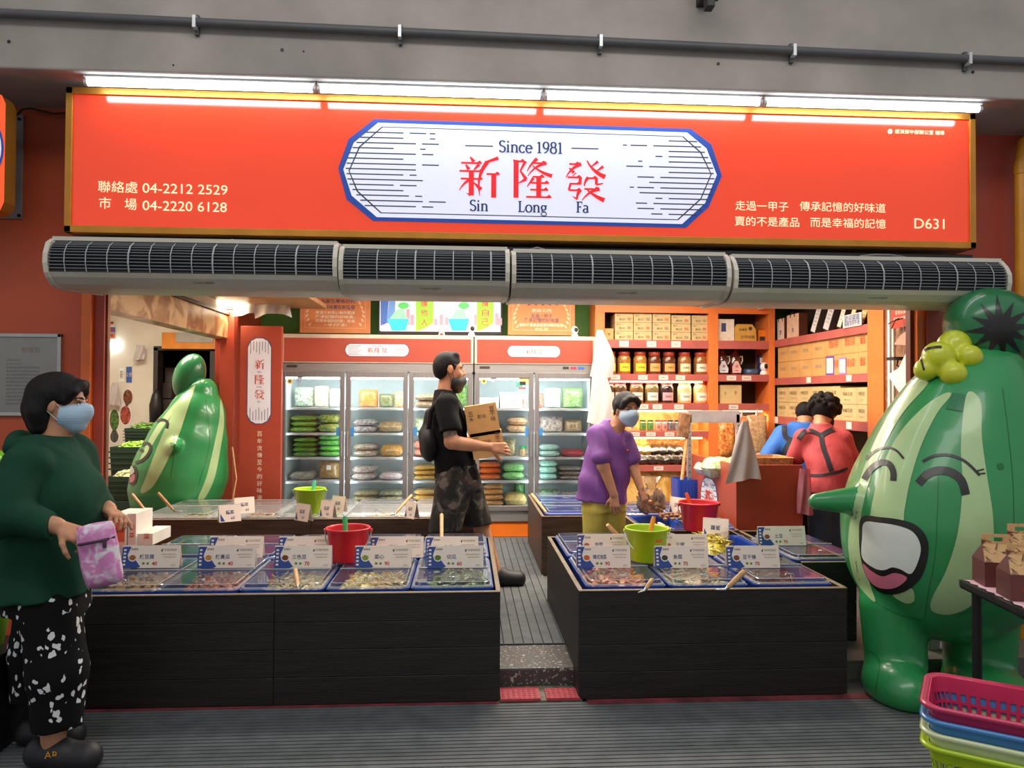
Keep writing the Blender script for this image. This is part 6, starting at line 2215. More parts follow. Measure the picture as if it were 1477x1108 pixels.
for i, (p0, p1, c, lab) in enumerate(((1121, 1131, '#E2CFC2', 'white paper gift bag with dark cord handles nearest the corner'), (1135, 1152, '#DDC0A6', 'wide pale gift bag with a brown side on the top shelf of the right wall'))):
    y1, y0 = PX(p0, 480, XS + .04).y, PX(p1, 480, XS + .04).y
    t = thing('gift_bag', lab, 'gift bag', (XS + .08, (y0 + y1) / 2, z0))
    h = .225 if i == 0 else .24
    MB().box((XS + .04, y0, z0), (XS + .13, y1, z0 + h), M('giftbag_' + c[1:], c, .5, var=.05, scale=20)).box((XS + .041, y0 - .0015, z0), (XS + .129, y0, z0 + h), M('giftbag_side', '#5A3020', .5)).text('禮', (XS + .04, (y0 + y1) / 2, z0 + .08), -YA, ZA, m_ink, h=.05).build('body', t)
    ym = (y0 + y1) / 2
    MB().tube([(XS + .038, ym - .05, z0 + h - .03), (XS + .036, ym - .04, z0 + h + .0), (XS + .036, ym, z0 + h + .03), (XS + .036, ym + .04, z0 + h), (XS + .038, ym + .05, z0 + h - .03)], .004, m_blk, 6).build('cord', t)
for i, (p0, p1, c) in enumerate(((1163, 1176, '#DDE2E6'), (1180, 1196, '#D8DCE2'), (1201, 1213, '#E8E2D0'), (1217, 1229, '#EAD9A0'), (1232, 1247, '#E0C890'))):
    y1, y0 = PX(p0, 470, XS + .05).y, PX(p1, 470, XS + .05).y
    T = Matrix.Translation(Vector((XS + .06, (y0 + y1) / 2, z0))) @ Euler((.28, 0.16, 0)).to_matrix().to_4x4()
    w = (y1 - y0) * .62
    mb = MB().box((0, -w / 2, .02), (.05, w / 2, .30), m_dkframe, T).box((-.002, -w / 2 + .012, .032), (0, w / 2 - .012, .288), M('giftlid_' + c[1:], c, .45, var=.03), T)
    for j in range(5):
        o_ = T @ Vector((-.0022, 0, .24 - j * .035))
        mb.text('古早味麵線'[:5 - j % 2], o_, T.to_3x3() @ -YA, T.to_3x3() @ ZA, m_greyink, w=w * .5)
    tag(mb.build('gift_box', None), ['leaning grey framed gift box next to the gift bags', 'leaning grey framed gift box second from the gift bags', 'leaning cream gift box in the middle of the leaning row', 'leaning yellow gift box second from the front post', 'leaning golden gift box nearest the front post'][i], 'gift box', 'leaning gift boxes on the right wall')
a, b = PX(1216, 475, XS - .01), PX(1243, 470, XS - .01)
zc = PX(1230, 462, XS - .01).z
T = (XS - .012, (a.y + b.y) / 2, zc)
mb = MB().box((XS - .012, b.y, zc - .055), (XS - .006, a.y, zc + .055), M('sign_card_grey', '#C9CCD2', .5)).text('歡迎選購', (XS - .012, T[1], zc + .02), -YA, ZA, m_ink, w=(a.y - b.y) * .8).text('新隆發伴手禮', (XS - .012, T[1], zc - .025), -YA, ZA, m_ink, w=(a.y - b.y) * .8)
tag(mb.build('small_sign', None), 'small grey sign card fixed to the top shelf edge of the right wall', 'sign')
for px, v0, v1, c, lab in ((1197, 512, 540, '#6A4AA8', 'small payment sign with a coloured picture standing before the red printed cartons'), (1215, 513, 538, '#B07AC0', 'small lilac framed payment sign standing before the red printed cartons')):
    a = PX(px, v1, XS + .012)
    h = (v1 - v0) / 1075 * a.y
    w = h * .55
    ax_ = Vector((.35, -1, 0)).normalized()
    t = thing('payment_sign', lab, 'sign', (XS + .012, a.y, RZ[1] + .001))
    mb = MB().prism([(-w / 2, 0), (w / 2, 0), (w / 2, h), (-w / 2, h)], (XS + .012, a.y, RZ[1] + .001), ax_, ZA, .006, M('paysign_' + c[1:], c, .4))
    mb.prism([(-w * .4, h * .1), (w * .4, h * .1), (w * .4, h * .9), (-w * .4, h * .9)], Vector((XS + .012, a.y, RZ[1] + .001)) + ax_.cross(ZA) * .001, ax_, ZA, 0, m_wbox)
    mb.build('card', t)
# ------------------------------------------------------------------ checkout and what stands round it
m_co = M('checkout_red', '#A84832', .45, var=.02)
cx0, cy0, cy1 = P(1062, 670, 5.45).x, 5.45, 6.55
cx1 = P(1158, 700, 5.45).x
zt_c = P(1062, 671, 5.45).z
t = thing('checkout_counter', 'red checkout counter with the shop emblem on its side', 'counter', ((cx0 + cx1) / 2, cy0, ZF))
MB().box((cx0, cy0, ZF + .001), (cx1, cy0 + .02, zt_c), m_co).build('front_panel', t, bevel=.002)
MB().box((cx0, cy0 + .02, ZF + .001), (cx0 + .02, cy1, zt_c), m_co).build('side_panel', t, bevel=.002)
MB().box((cx0 + .02, cy0 + .02, zt_c - .16), (cx1, cy1, zt_c - .14), m_plank2).build('worktop', t)
a, b = PX(1011, 690, cx0), PX(1036, 690, cx0)
mb = MB()
emblem_small(mb, Vector((cx0 - .002, (a.y + b.y) / 2, (PX(1024, 689, cx0).z + PX(1024, 752, cx0).z) / 2)), -YA, ZA, (a.y - b.y) * .98, .36, .001)
mb.build('emblem', t)
# white carrier bag hanging over the corner
def hanging_sheet(name, label, cat, top, bot, w0, w1, m, ax=XA, seed=1, sway=.02, thick=.03):
    r = random.Random(seed)
    n, k = 13, 14
    vs, fs = [], []
    ay = ZA.cross(ax)
    ph = r.uniform(0, 6)
    top, bot = Vector(top), Vector(bot)
    for sg in (1, -1):
        for i in range(n):
            u = 2 * i / (n - 1) - 1
            for j in range(k):
                v = j / (k - 1)
                c = top.lerp(bot, v)
                wd = (w0 + (w1 - w0) * v ** .8) / 2
                q = c + ax * (u * wd) + ay * (sg * thick * math.sqrt(max(0, 1 - u * u)) * (.4 + .6 * v) + sway * math.sin(u * 6 + v * 4 + ph) * v)
                q.z += .03 * u * math.sin(ph + u) * v - .02 * (u * u) * v
                vs.append(q)
    N = n * k
    for s_ in (0, 1):
        for i in range(n - 1):
            for j in range(k - 1):
                f = (s_ * N + i * k + j, s_ * N + (i + 1) * k + j, s_ * N + (i + 1) * k + j + 1, s_ * N + i * k + j + 1)
                fs.append(f if s_ == 0 else f[::-1])
    return tag(MB().add(vs, fs, m, True).build(name, None), label, cat)


a, b = P(1074, 608, 5.40), P(1071, 692, 5.40)
hanging_sheet('carrier_bag', 'white plastic carrier bag hanging over the corner of the red checkout', 'plastic bag', a, b, .04, .27, m_bagw, seed=4, thick=.028)
# steel angle frame standing behind
m_ang = M('pierced_angle_steel', '#B9BDC2', .4, .5, var=.06)
t = thing('angle_steel_frame', 'grey pierced steel frame standing behind the red checkout', 'frame', P(1020, 650, 6.58))
yf = 6.60
a, b, c = P(992, 592, yf), P(1064, 598, yf), P(994, 662, yf)
MB().box((a.x, yf, b.z - .075), (b.x + .02, yf + .03, b.z + .035), m_ang).build('crossbar', t, bevel=.002)
for x in (a.x, b.x - .01):
    mb = MB().box((x, yf, ZF + .001), (x + .035, yf + .004, b.z), m_ang).box((x, yf + .004, ZF + .001), (x + .004, yf + .035, b.z), m_ang)
    for k in range(12):
        mb.prism(arc(0, 0, .006, .006, 0, 330, 8), (x + .018, yf - .0005, b.z - .10 - k * .06), XA, ZA, 0, m_blk)
    mb.build('post', t)
# paddle with a wooden pole in a blue bin
a, b = P(993, 602, 6.50), P(982, 706, 6.42)
t = thing('wooden_paddle', 'long wooden pole with a brown wrapped head standing in the blue bin', 'tool', b)
MB().cyl(P(991, 628, 6.50), b, .016, .016, m_stick, 10).build('pole', t)
MB().box((-.05, -.03, -.10), (.05, .03, .12), M('brown_wrap', '#8A6244', .6, var=.25, scale=20), Matrix.Translation(P(986, 615, 6.50)) @ Euler((0, .14, 0)).to_matrix().to_4x4()).build('head', t, bevel=.01)
a, b = P(972, 690, 6.5), P(993, 726, 6.5)
t = thing('blue_bin', 'blue ribbed plastic bin left of the red checkout', 'bin', ((a.x + b.x) / 2, 6.5, ZF))
mb = MB()
bw = b.x - a.x + .06
xc = a.x + bw / 2
loops(mb, [rrect(bw * .8, .2, .02, ZF + .001, cx=xc, cy=6.5), rrect(bw, .24, .02, a.z, cx=xc, cy=6.5), rrect(bw * .95, .22, .02, a.z, cx=xc, cy=6.5), rrect(bw * .76, .18, .02, ZF + .02, cx=xc, cy=6.5)], m_tray, True, True)
for k in range(6):
    mb.box((a.x + .012 + k * bw / 6, 6.375, ZF + .03), (a.x + .022 + k * bw / 6, 6.39, a.z - .02), m_tray)
mb.build('body', t)
# bags and packs lying on the checkout
for (px, v, w, h, c1, c2, yy, lab) in ((1040, 656, .30, .16, '#DCE4D4', '#8EBE5A', 5.9, 'white and green plastic pack lying on the red checkout'), (1018, 660, .16, .10, '#E4D8D2', '#C8A89A', 6.1, 'pale pack at the left end of the red checkout')):
    q = P(px, v, yy)
    tag(pillow(MB(), (q.x, yy, zt_c - .14 + h / 2 + .001), w, .22, h, packmat(c1, c2), rnd=rq, lump=.2).build('food_pack', None), lab, 'food pack')
q0, q1 = P(1086, 658, 5.85), P(1120, 664, 5.85)
t = thing('flat_basket', 'shallow woven basket tray on the red checkout before the person in blue', 'basket', ((q0.x + q1.x) / 2, 5.85, zt_c - .139))
mb = MB()
loops(mb, [rrect(.28, .3, .04, zt_c - .139, cx=(q0.x + q1.x) / 2, cy=5.85), rrect(.36, .36, .05, q0.z, cx=(q0.x + q1.x) / 2, cy=5.85), rrect(.34, .34, .05, q0.z, cx=(q0.x + q1.x) / 2, cy=5.85), rrect(.26, .28, .04, zt_c - .13, cx=(q0.x + q1.x) / 2, cy=5.85)], M('wicker', '#B98A5A', .6, var=.25, scale=60, bump=.4, bscale=90), True, True)
mb.build('body', t)
# red banner beside the refrigerator
YBN = 6.95
a, b = P(347, 470, YBN), P(404, 750, YBN)
t = thing('red_banner', 'tall red banner board with the shop emblem, left of the refrigerators', 'banner', ((a.x + b.x) / 2, YBN, ZF))
MB().box((a.x, YBN, ZF + .001), (b.x, YBN + .05, a.z), m_hdr).build('board', t, bevel=.003)
mb = MB()
e0, e1 = P(357, 487, YBN), P(391, 612, YBN)
emblem_small(mb, Vector(((e0.x + e1.x) / 2, YBN - .001, (e0.z + e1.z) / 2)), XA, ZA, e1.x - e0.x, e0.z - e1.z, .001)
for k, ch in enumerate('百年流傳至今的好味道'):
    q = P(374.5, 626 + k * 10.2, YBN)
    mb.text(ch, (q.x, YBN, q.z), XA, ZA, m_pwht, w=.045, h=.045, lift=.002)
mb.build('lettering', t)
tag(MB().tube([P(335, 645, 6.9), P(341, 690, 6.85), P(334, 730, 6.8), P(322, 742, 6.8)], .008, m_stick, 8).build('tan_hose', None), 'tan hose hanging between the side opening and the red banner', 'hose')
# lamp on the boarded soffit, white sheets hanging
q = PZ(318, 437, 2.34)
t = thing('ceiling_lamp', 'round flat lit lamp on the boarded ceiling over the side opening', 'lamp', (q.x, q.y, 2.34))
MB().lathe([(0, -.045), (.20, -.045), (.225, -.03), (.225, -.001), (0, -.001)], M('lit_disc', '#FFF2D0', .3, var=0, emit=6, ecol='#FFEFC8'), c=(q.x, q.y, 2.34), n=32).build('disc', t)
area('ceiling_lamp_light', (q.x, q.y, 2.28), (.3, .3), 14, (1, .88, .66))
for k, (px, w) in enumerate(((356, .30), (388, .34))):
    a, b = P(px, 418, 7.0), P(px + 6, 452, 7.0)
    a.z = 2.6
    hanging_sheet('hanging_sheet', ['white printed sheet hanging above the red banner, left one', 'white printed sheet hanging above the red banner, right one'][k], 'plastic sheet', a, b, w * .9, w, M('pale_sheet', '#D6D8D8', .4, var=.05), seed=k + 8, sway=.03, thick=.01)

# ------------------------------------------------------------------ alley: crates of greens, stickers, papers, stacked cartons
m_crate = M('dark_green_crate', '#1E3A30', .5, var=.06)
m_crate2 = M('green_crate', '#2E4A40', .5, var=.06)
def crate(label, px0, px1, v0, v1, Y, m, fill, z0=None):
    a, b = P(px0, v0, Y), P(px1, v1, Y)
    z0 = b.z if z0 is None else z0
    w, d, h = b.x - a.x, .36, a.z - z0
    t = thing('produce_crate', label, 'crate', ((a.x + b.x) / 2, Y + .18, z0))
    mb = MB()
    xc, yc = (a.x + b.x) / 2, Y + .18
    loops(mb, [rrect(w * .94, d * .94, .02, z0, cx=xc, cy=yc), rrect(w, d, .02, z0 + h, cx=xc, cy=yc), rrect(w * .95, d * .92, .02, z0 + h, cx=xc, cy=yc), rrect(w * .9, d * .88, .02, z0 + .02, cx=xc, cy=yc)], m, True, True)
    for k in range(4):
        zz = z0 + h * (.2 + .2 * k)
        mb.box((a.x - .004, Y - .006, zz), (b.x + .004, Y + .012, zz + h * .05), m)
    mb.build('body', t)
    if fill:
        heap('green_produce', {178: 'green gourds in the topmost crate in the alley', 157: 'pale green melons in the middle crate in the alley', 152: 'pale produce in the lowest crate in the alley'}[px0], 'produce', xc, yc, z0 + h - .05, w * .86, d * .8, .10, fill, 'strip' if px0 > 170 else 'chunk', 90, int(px0), .022)
crate('dark green crate on the top of the pile by the alley wall', 178, 224, 618, 640, 7.9, m_crate, ['#6EA040', '#8CBC50', '#4E7E30'])
crate('dark green crate with pale melons in the middle of the pile', 157, 222, 645, 686, 7.5, m_crate, ['#9CCC4A', '#B4DC6A', '#7EB03A'])
crate('greyish green crate at the bottom of the pile in the alley', 152, 196, 688, 722, 7.15, m_crate2, ['#C8CC9A', '#DADCC0'])
a = P(190, 640, 7.9)
tag(MB().box((P(176, 640, 7.9).x, 7.88, ZF + .001), (P(226, 640, 7.9).x, 8.3, P(190, 640.5, 7.9).z - .001), m_crate).build('crate_stand', None, bevel=.01), 'dark stand under the topmost crate in the alley', 'stand')
tag(MB().box((P(155, 686, 7.5).x, 7.5, ZF + .001), (P(223, 686, 7.5).x, 7.86, P(190, 686.5, 7.5).z - .001), m_crate).build('crate_stand', None, bevel=.01), 'dark stand under the crate of pale melons', 'stand')
tag(MB().box((P(152, 722, 7.15).x, 7.15, ZF + .001), (P(197, 722, 7.15).x, 7.48, P(170, 722.5, 7.15).z - .001), m_crate2).build('crate_stand', None, bevel=.01), 'green stand under the lowest crate in the alley', 'stand')
YW = 8.995
def sticker(label, pts, c, Y=YW, inner=None, txt=None):
    w = [P(x, v, Y) for x, v in pts]
    c0 = sum(w, Vector()) / len(w)
    mb = MB().prism([(p.x, p.z) for p in w], (0, Y, 0), XA, ZA, .004, M('sticker_' + c[1:], c, .5, var=.04))
    if inner:
        for k, (ic, s) in enumerate(inner):
            mb.prism([(c0.x + (p.x - c0.x) * s, c0.z + (p.z - c0.z) * s) for p in w], (0, Y - .001 - .001 * k, 0), XA, ZA, 0, M('stin_' + ic[1:], ic, .5, var=.4, scale=40))
    if txt:
        mb.text(txt, (c0.x, Y - .003, c0.z), XA, ZA, m_wbox, w=.1)
    return tag(mb.build('wall_sticker', None), label, 'sticker')
def ov(cx, cy, rx, ry):
    return arc(cx, cy, rx, ry, 0, 340, 17)
sticker('oval picture of brown meat on the alley wall', ov(184.5, 573, 8, 13), '#F0EDE6', inner=[('#7A4A2E', .85)])
sticker('oval picture of red strips on the alley wall', ov(181, 599, 9, 16), '#F0EDE6', inner=[('#A84A3E', .85)])
sticker('oval picture of green beans on the alley wall', ov(165, 606, 8, 18), '#F0EDE6', inner=[('#4E6E34', .85)])
sticker('oval picture of dark slices on the alley wall', ov(165, 630, 7, 10), '#F0EDE6', inner=[('#4A4A44', .85)])
sticker('blue notice on the alley wall', [(182, 529), (190, 529), (190, 552), (182, 552)], '#3A5EA8', txt='公告')
sticker('small white notice beside the blue one on the alley wall', [(172, 531), (179, 531), (179, 551), (172, 551)], '#F2F0EA', inner=[('#B8B0A8', .6)])
sticker('narrow dark strip notice on the alley wall', [(215, 583), (218, 583), (218, 595), (215, 595)], '#5A524A')
for k, (v0, v1, c) in enumerate(((462, 470, '#D8CFC4'), (472, 479, '#3A5EA8'), (480, 489, '#B9825A'))):
    sticker(['red lettered strip high on the alley wall', 'blue strip below the red lettered one high on the alley wall', 'brown strip lowest of three high on the alley wall'][k], [(157, v0), (166, v0), (166, v1), (157, v1)], c, 8.99, [('#A83A34', .5)])
hanging_sheet('hanging_bag', 'white plastic bag hanging on the alley wall', 'plastic bag', P(202, 498, 8.9), P(201, 520, 8.9), .10, .13, m_bagw, seed=14, thick=.04)
hanging_sheet('hanging_bag', 'white plastic bag hanging above the bean picture in the alley', 'plastic bag', P(166, 552, 8.9), P(164, 584, 8.9), .06, .14, m_bagw, seed=15, thick=.04)
tag(MB().cyl(P(151, 498, 8.96), P(171, 498, 8.96), .03, .02, m_led, 10).build('alley_tube_lamp', None), 'short lit tube high on the alley wall', 'lamp')
for k, (p0, p1, v0, v1) in enumerate(((231, 247, 552, 575), (233, 251, 576, 600), (238, 256, 530, 552), (233, 256, 601, 625))):
    a, b = P(p0, v0, 9.6), P(p1, v1, 9.6)
    tag(MB().box((a.x, 9.6, b.z + .002), (b.x, 9.9, a.z), M('grey_carton', '#8E8A84', .6, var=.08)).build('stored_carton', None, bevel=.003), 'grey carton in the dark store room, ' + ['second from the top', 'third from the top', 'topmost', 'lowest of those in view'][k], 'carton', 'cartons in the dark store room')
tag(MB().box((P(231, 640, 9.6).x, 9.58, ZF + .001), (P(258, 640, 9.6).x, 9.92, P(240, 625.5, 9.6).z), M('grey_carton', '#8E8A84')).build('stored_carton', None, bevel=.003), 'big grey carton at the bottom in the dark store room', 'carton', 'cartons in the dark store room')
q = P(229, 600, 8.93)
tag(MB().lathe([(0, 0), (.07, 0), (.075, .25), (.05, .36), (.03, .42), (0, .43)], m_blk, c=(q.x, 8.86, P(229, 615, 8.9).z), n=14).box((q.x - .05, 8.8, ZF + .001), (q.x + .05, 8.92, P(229, 614, 8.9).z), m_blk).build('covered_post', None), 'black covered post beside the dark store room doorway', 'post')

# ------------------------------------------------------------------ right side wall: poster, hooks and papers
a, b = PX(1286, 440, 3.235), PX(1315, 470, 3.235)
t = thing('red_poster', 'red poster with a white top on the marble wall at the right', 'poster', (3.23, a.y, b.z))
y0, y1 = b.y, a.y
MB().box((3.228, y0, b.z), (3.236, y1, a.z + .06), M('poster_red', '#C8452E', .5)).build('board', t)
mb = MB().prism(arc(0, 0, .11, .05, 0, 350, 20), (3.227, (y0 + y1) / 2, b.z + .20), -YA, ZA, 0, m_plq)
mb.text('會員招募', (3.228, (y0 + y1) / 2, b.z + .115), -YA, ZA, m_pwht, w=(y1 - y0) * .55).text('歡迎加入新隆發', (3.228, (y0 + y1) / 2, b.z + .07), -YA, ZA, m_pwht, w=(y1 - y0) * .7)
mb.build('lettering', t)
q = PX(1301, 478, 3.22)
t = thing('paper_rack', 'black wire hooks on the marble wall holding white paper', 'hook', (3.22, q.y, q.z))
MB().tube([(3.24, q.y, q.z + .10), (3.17, q.y, q.z + .08), (3.14, q.y, q.z + .02)], .004, m_blk, 6).tube([(3.16, q.y - .06, q.z + .09), (3.15, q.y + .06, q.z + .06)], .004, m_blk, 6).build('upper_hook', t)
q2 = PX(1296, 518, 3.18)
MB().box((3.10, q2.y - .08, q2.z - .01), (3.238, q2.y + .02, q2.z + .012), m_blk).tube([(3.16, q2.y - .03, q2.z), (3.15, q2.y - .03, q2.z - .05), (3.18, q2.y - .03, q2.z - .06)], .006, m_blk, 6).build('lower_bracket', t)
MB().tube([PX(1303, 466, 3.2), PX(1304, 512, 3.2)], .003, m_bagw, 6).build('string', t)
for k, (pts, c, X, lab) in enumerate((([(1289, 497), (1298, 484), (1316, 472), (1322, 480), (1322, 499)], '#C9A08E', 3.17, 'pinkish paper sheet hanging from the upper hook'), ([(1311, 500), (1321, 503), (1318, 545), (1310, 566), (1300, 571), (1280, 541), (1296, 531)], '#EDEBE8', 3.14, 'white paper bags hanging from the lower hook beside the yellow flower'))):
    w = [PX(x, v, X) for x, v in pts]
    mb = MB().prism([(-p.y, p.z) for p in w], (X, 0, 0), -YA, ZA, .02, M('hpaper_' + c[1:], c, .5, var=.04))
    tag(mb.build('hanging_paper', None, bevel=.004), lab, 'paper')

# ------------------------------------------------------------------ right foreground: table with gift boxes, shopping baskets
zt2 = .75
c0 = PZ(1381, 836, zt2)
c1 = PZ(1500, 893, zt2)
t = thing('side_table', 'table with a black cloth edge and pink liner at the right edge', 'table', (2.35, 2.8, 0))
dx = (c1 - c0).normalized()
dy = Vector((-dx.y, dx.x, 0))
Lx = 1.0
MB().prism([(0, 0), (Lx, 0), (Lx, .5), (0, .5)], c0, dx, dy, .035, m_blk).build('top', t, bevel=.015)
liner = [(.012 + i * .03, .016 + (.012 if i % 2 else 0)) for i in range(32)] + [(.97, .48), (.012, .48)]
MB().prism(liner, c0 + Vector((0, 0, .002)), dx, dy, 0, M('pink_liner', '#E6BCC4', .6, var=.03)).build('liner', t)
for u, v in ((.05, .05), (.95, .05), (.05, .45), (.95, .45)):
    p = c0 + dx * u + dy * v
    MB().cyl((p.x, p.y, .005), (p.x, p.y, zt2 - .03), .018, .018, m_blk, 10).build('leg', t)
def gable(label, px, v, s, brown='#5E2E2A', rot=0.0, tilt='#C9A068'):
    q = PZ(px, v, zt2 + .004)
    t = thing('gable_box', label, 'gift box', (q.x, q.y, zt2 + .004), rot)
    mbn = M('gift_brown_' + brown[1:], brown, .5, var=.04)
    mk_ = spots('gift_kraft', '#C8A06C', '#6A3E28', 26, .57, .6, soft=.03)
    w, d, h = .125 * s, .115 * s, .092 * s
    MB().box((-w / 2, -d / 2, 0), (w / 2, d / 2, h), mbn).box((w / 2, -d / 2 + .001, .001), (w / 2 + .0015, d / 2 - .001, h - .001), mk_).text('新隆發', (0, -d / 2, h * .45), XA, ZA, m_redink, w=w * .42).prism(arc(0, 0, w * .12, w * .12, 0, 340, 12), (0, -d / 2 - .001, h * .72), XA, ZA, 0, m_orink).build('body', t, world=False)
    mb = MB()
    zt = h + .062 * s
    vs = [(-w / 2, -d / 2, h), (w / 2, -d / 2, h), (w / 2, d / 2, h), (-w / 2, d / 2, h), (-w / 2 + .015, 0, zt), (w / 2 - .003, 0, zt)]
    mb.add(vs, [(0, 1, 5, 4), (2, 3, 4, 5)], mk_).add(vs, [(3, 0, 4), (1, 2, 5)], mbn)
    for a0, a1 in ((-w / 2 + .012, -w * .2), (w * .2, w / 2 - .003)):
        mb.box((a0, -.002, zt - .005), (a1, .002, zt + .036 * s), mk_)
    mb.box((-w * .2, -.002, zt + .024 * s), (w * .2, .002, zt + .036 * s), mk_).box((-w * .2, -.002, zt - .005), (w * .2, .002, zt + .008), mk_)
    mb.build('gable_top', t, world=False)
    return t
gable('brown and kraft gable box further back on the table at the right edge', 1437, 842, 1.05, rot=-.25)
gable('brown and kraft gable box nearer, cut by the right edge', 1475, 862, 1.05, rot=-.25)
gable('red topped gable box behind the other two at the right edge', 1474, 826, 1.1, '#A82A34', rot=-.2)

def basket(label, c, z, col, k):
    """rounded rectangular shopping basket with pierced sides"""
    m = M('basket_' + col[1:], col, .4, var=.04)
    W, D, H = .43, .31, .24
    ca, sa = math.cos(-.62), math.sin(-.62)
    t = thing('shopping_basket', label, 'basket', (c.x, c.y, z), -.62, 'stacked shopping baskets')
    mb = MB()
    N = 6
    rim = [rrect(W + .035, D + .035, .06, H - .012, N), rrect(W + .045, D + .045, .065, H - .002, N), rrect(W + .03, D + .03, .06, H + .004, N), rrect(W, D, .055, H - .004, N)]
    loops(mb, rim, M('basket_rim_' + col[1:], col, .25, var=.0, coat=.5), smooth=True)
    mb.build('rim', t, world=False)
    # side wall as a lattice: level bands and slanting bars leave the holes open
    mb = MB()
    def ring(s):
        return rrect(W * (.84 + .16 * s), D * (.84 + .16 * s), .05, H * s, 14)
    nn = len(ring(0))
    for s0, s1 in ((0, .10), (.205, .245), (.35, .39), (.495, .535), (.64, .68), (.785, .99)):
        loops(mb, [ring(s0), ring(s1)], m)
    per = []
    r1 = ring(1)
    for i in range(nn):
        p, q = Vector(r1[i]), Vector(r1[(i + 1) % nn])
        n_ = max(1, round((q - p).length / .03))
        for j in range(n_):
            per.append((i, j / n_, .012 / max(.013, (q - p).length)))
    def at_(s, i, f):
        R = ring(s)
        return Vector(R[i % nn]).lerp(Vector(R[(i + 1) % nn]), f)
    for (i, f, w) in per:
        if (Vector(r1[i]) - Vector(r1[(i + 1) % nn])).length < .012 and i % 3:
            continue
        f2 = min(1.0, f + w)
        mb.add([at_(.08, i, f), at_(.08, i, f2), at_(.8, i, f2), at_(.8, i, f)], [(0, 1, 2, 3)], m)
    mb.add(ring(0.02), [tuple(range(nn))], m)
    o = mb.build('basin', t, world=False)
    so = o.modifiers.new('wall', 'SOLIDIFY')
    so.thickness = .003
    return t
bc = PZ(1452, 1030, .50)
bs = [('#B4D41E', 'lime green shopping basket lowest of the stack'), ('#D6E0B0', 'pale green shopping basket under the blue one'), ('#4A8AC8', 'blue shopping basket under the pink one'), ('#C8325E', 'pink shopping basket on top of the stack')]
for k, (c, lab) in enumerate(bs):
    basket(lab, bc, .171 + k * .042, c, k)
m_st = M('basket_stand_dark', '#26282A', .5)
tag(MB().box((bc.x - .16, bc.y - .12, .012), (bc.x + .16, bc.y + .12, .17), m_st).build('basket_stand', None, bevel=.01), 'low dark stand under the stack of shopping baskets', 'stand')
# left edge: green balloon and lime bucket
q = P(-12, 681, 3.35)
t = thing('green_balloon', 'bright green balloon at the left edge behind the woman in green', 'balloon', (q.x, 3.35, q.z))
MB().lathe([(0, -.125), (.03, -.115), (.07, -.07), (.088, -.01), (.085, .04), (.055, .085), (0, .1)], M('balloon_green', '#86D42A', .18, var=.0, coat=1.0), c=(q.x, 3.35, q.z), n=24).build('balloon', t)
MB().cyl((q.x, 3.35, .6), (q.x, 3.35, q.z - .12), .004, .004, m_wbox, 6).build('stick', t)
q = P(-22, 842, 3.35)
t = thing('lime_bucket', 'lime plastic bucket at the left edge behind the woman in green', 'bucket', (q.x, 3.35, .42))
MB().lathe([(0, 0), (.07, 0), (.115, q.z - .43), (.12, q.z - .42), (.11, q.z - .43), (.06, .01), (0, .01)], M('bucket_lime', '#8EDB1E', .35, var=.02), c=(q.x, 3.35, .42), n=28).build('body', t)
tag(MB().box((q.x - .25, 3.2, .012), (q.x + .14, 3.5, .419), m_blk).build('black_stand', None, bevel=.01), 'black stand under the lime bucket at the left edge', 'stand')
# pale wrapped thing between the legs of the big inflatable
q = P(1341, 938, 4.05)
tag(MB().box((-.045, -.03, -.13), (.045, .03, .13), M('grey_wrap', '#8E8E8A', .6, var=.2, scale=12), Matrix.Translation(q) @ Euler((0, .12, .3)).to_matrix().to_4x4()).box((q.x - .02, q.y - .0, ZF), (q.x + .0, q.y + .02, q.z - .1), m_blk).build('wrapped_duct', None, bevel=.01), 'grey wrapped air duct between the legs of the big inflatable', 'duct')
# ------------------------------------------------------------------ the two inflatables
m_inf = M('inflatable_green', '#2E8E50', 0.30, var=.03, scale=3, coat=.35, bump=.10, bscale=9)
m_infd = M('inflatable_dark_green', '#1F7042', 0.30, var=.03, coat=.35, bump=.12, bscale=9)
m_infl = M('inflatable_pale_stripe', '#ADCB92', 0.32, var=.02, coat=.3)
m_infk = M('inflatable_black_print', '#1C1C1A', 0.38, var=.02, coat=.2)
m_infw = M('inflatable_white_print', '#DDE4DC', 0.35, var=.02, coat=.2)
m_infp = M('inflatable_pink_print', '#D8788E', 0.35, var=.02, coat=.2)
m_infy = M('inflatable_yellow', '#C4CC2A', 0.32, var=.04, coat=.35, bump=.25, bscale=14)
m_seam = M('inflatable_seam', '#1E6E34', 0.4, var=0)
YI = 3.74
KI = 1075.0 / YI
ri = thing('inflatable_figure', 'big green laughing cucumber inflatable with a yellow flower, right of the entrance', 'inflatable', (P(1364, 800, YI).x, YI, 0.0))


def C3(px, v, dy=0.0, Y=YI):
    p = P(px, v, Y)
    return (p.x, Y + dy, p.z)


s = Solid((1.5, 3.05, -.02), (3.25, 4.28, 2.1), .0125)
ax_ = [(1418, 538, 50), (1404, 580, 84), (1388, 640, 112), (1374, 705, 132), (1364, 755, 141), (1361, 788, 139)]
s.chain([C3(a, b) for a, b, _ in ax_], [r / KI * .985 for _, _, r in ax_], .08)
s.cap(C3(1284, 872, -.02), C3(1284, 950, -.05), .158, .145, .03)
s.cap(C3(1418, 875, .02), C3(1412, 965, .0), .180, .165, .03)
s.ell(C3(1272, 974, -.14), (.150, .21, .135), .03)
s.ell(C3(1400, 980, -.12), (.19, .24, .125), .03)
s.cap(C3(1250, 722), C3(1176, 723, -.01), .085, .042, .03)
s.cap(C3(1500, 716, .05), C3(1545, 700, .1), .11, .07, .03)
s.cut((0, 0, .012), (0, 0, -1))
s.build('body', m_inf, ri, 3, True)
bv = s.bvh()
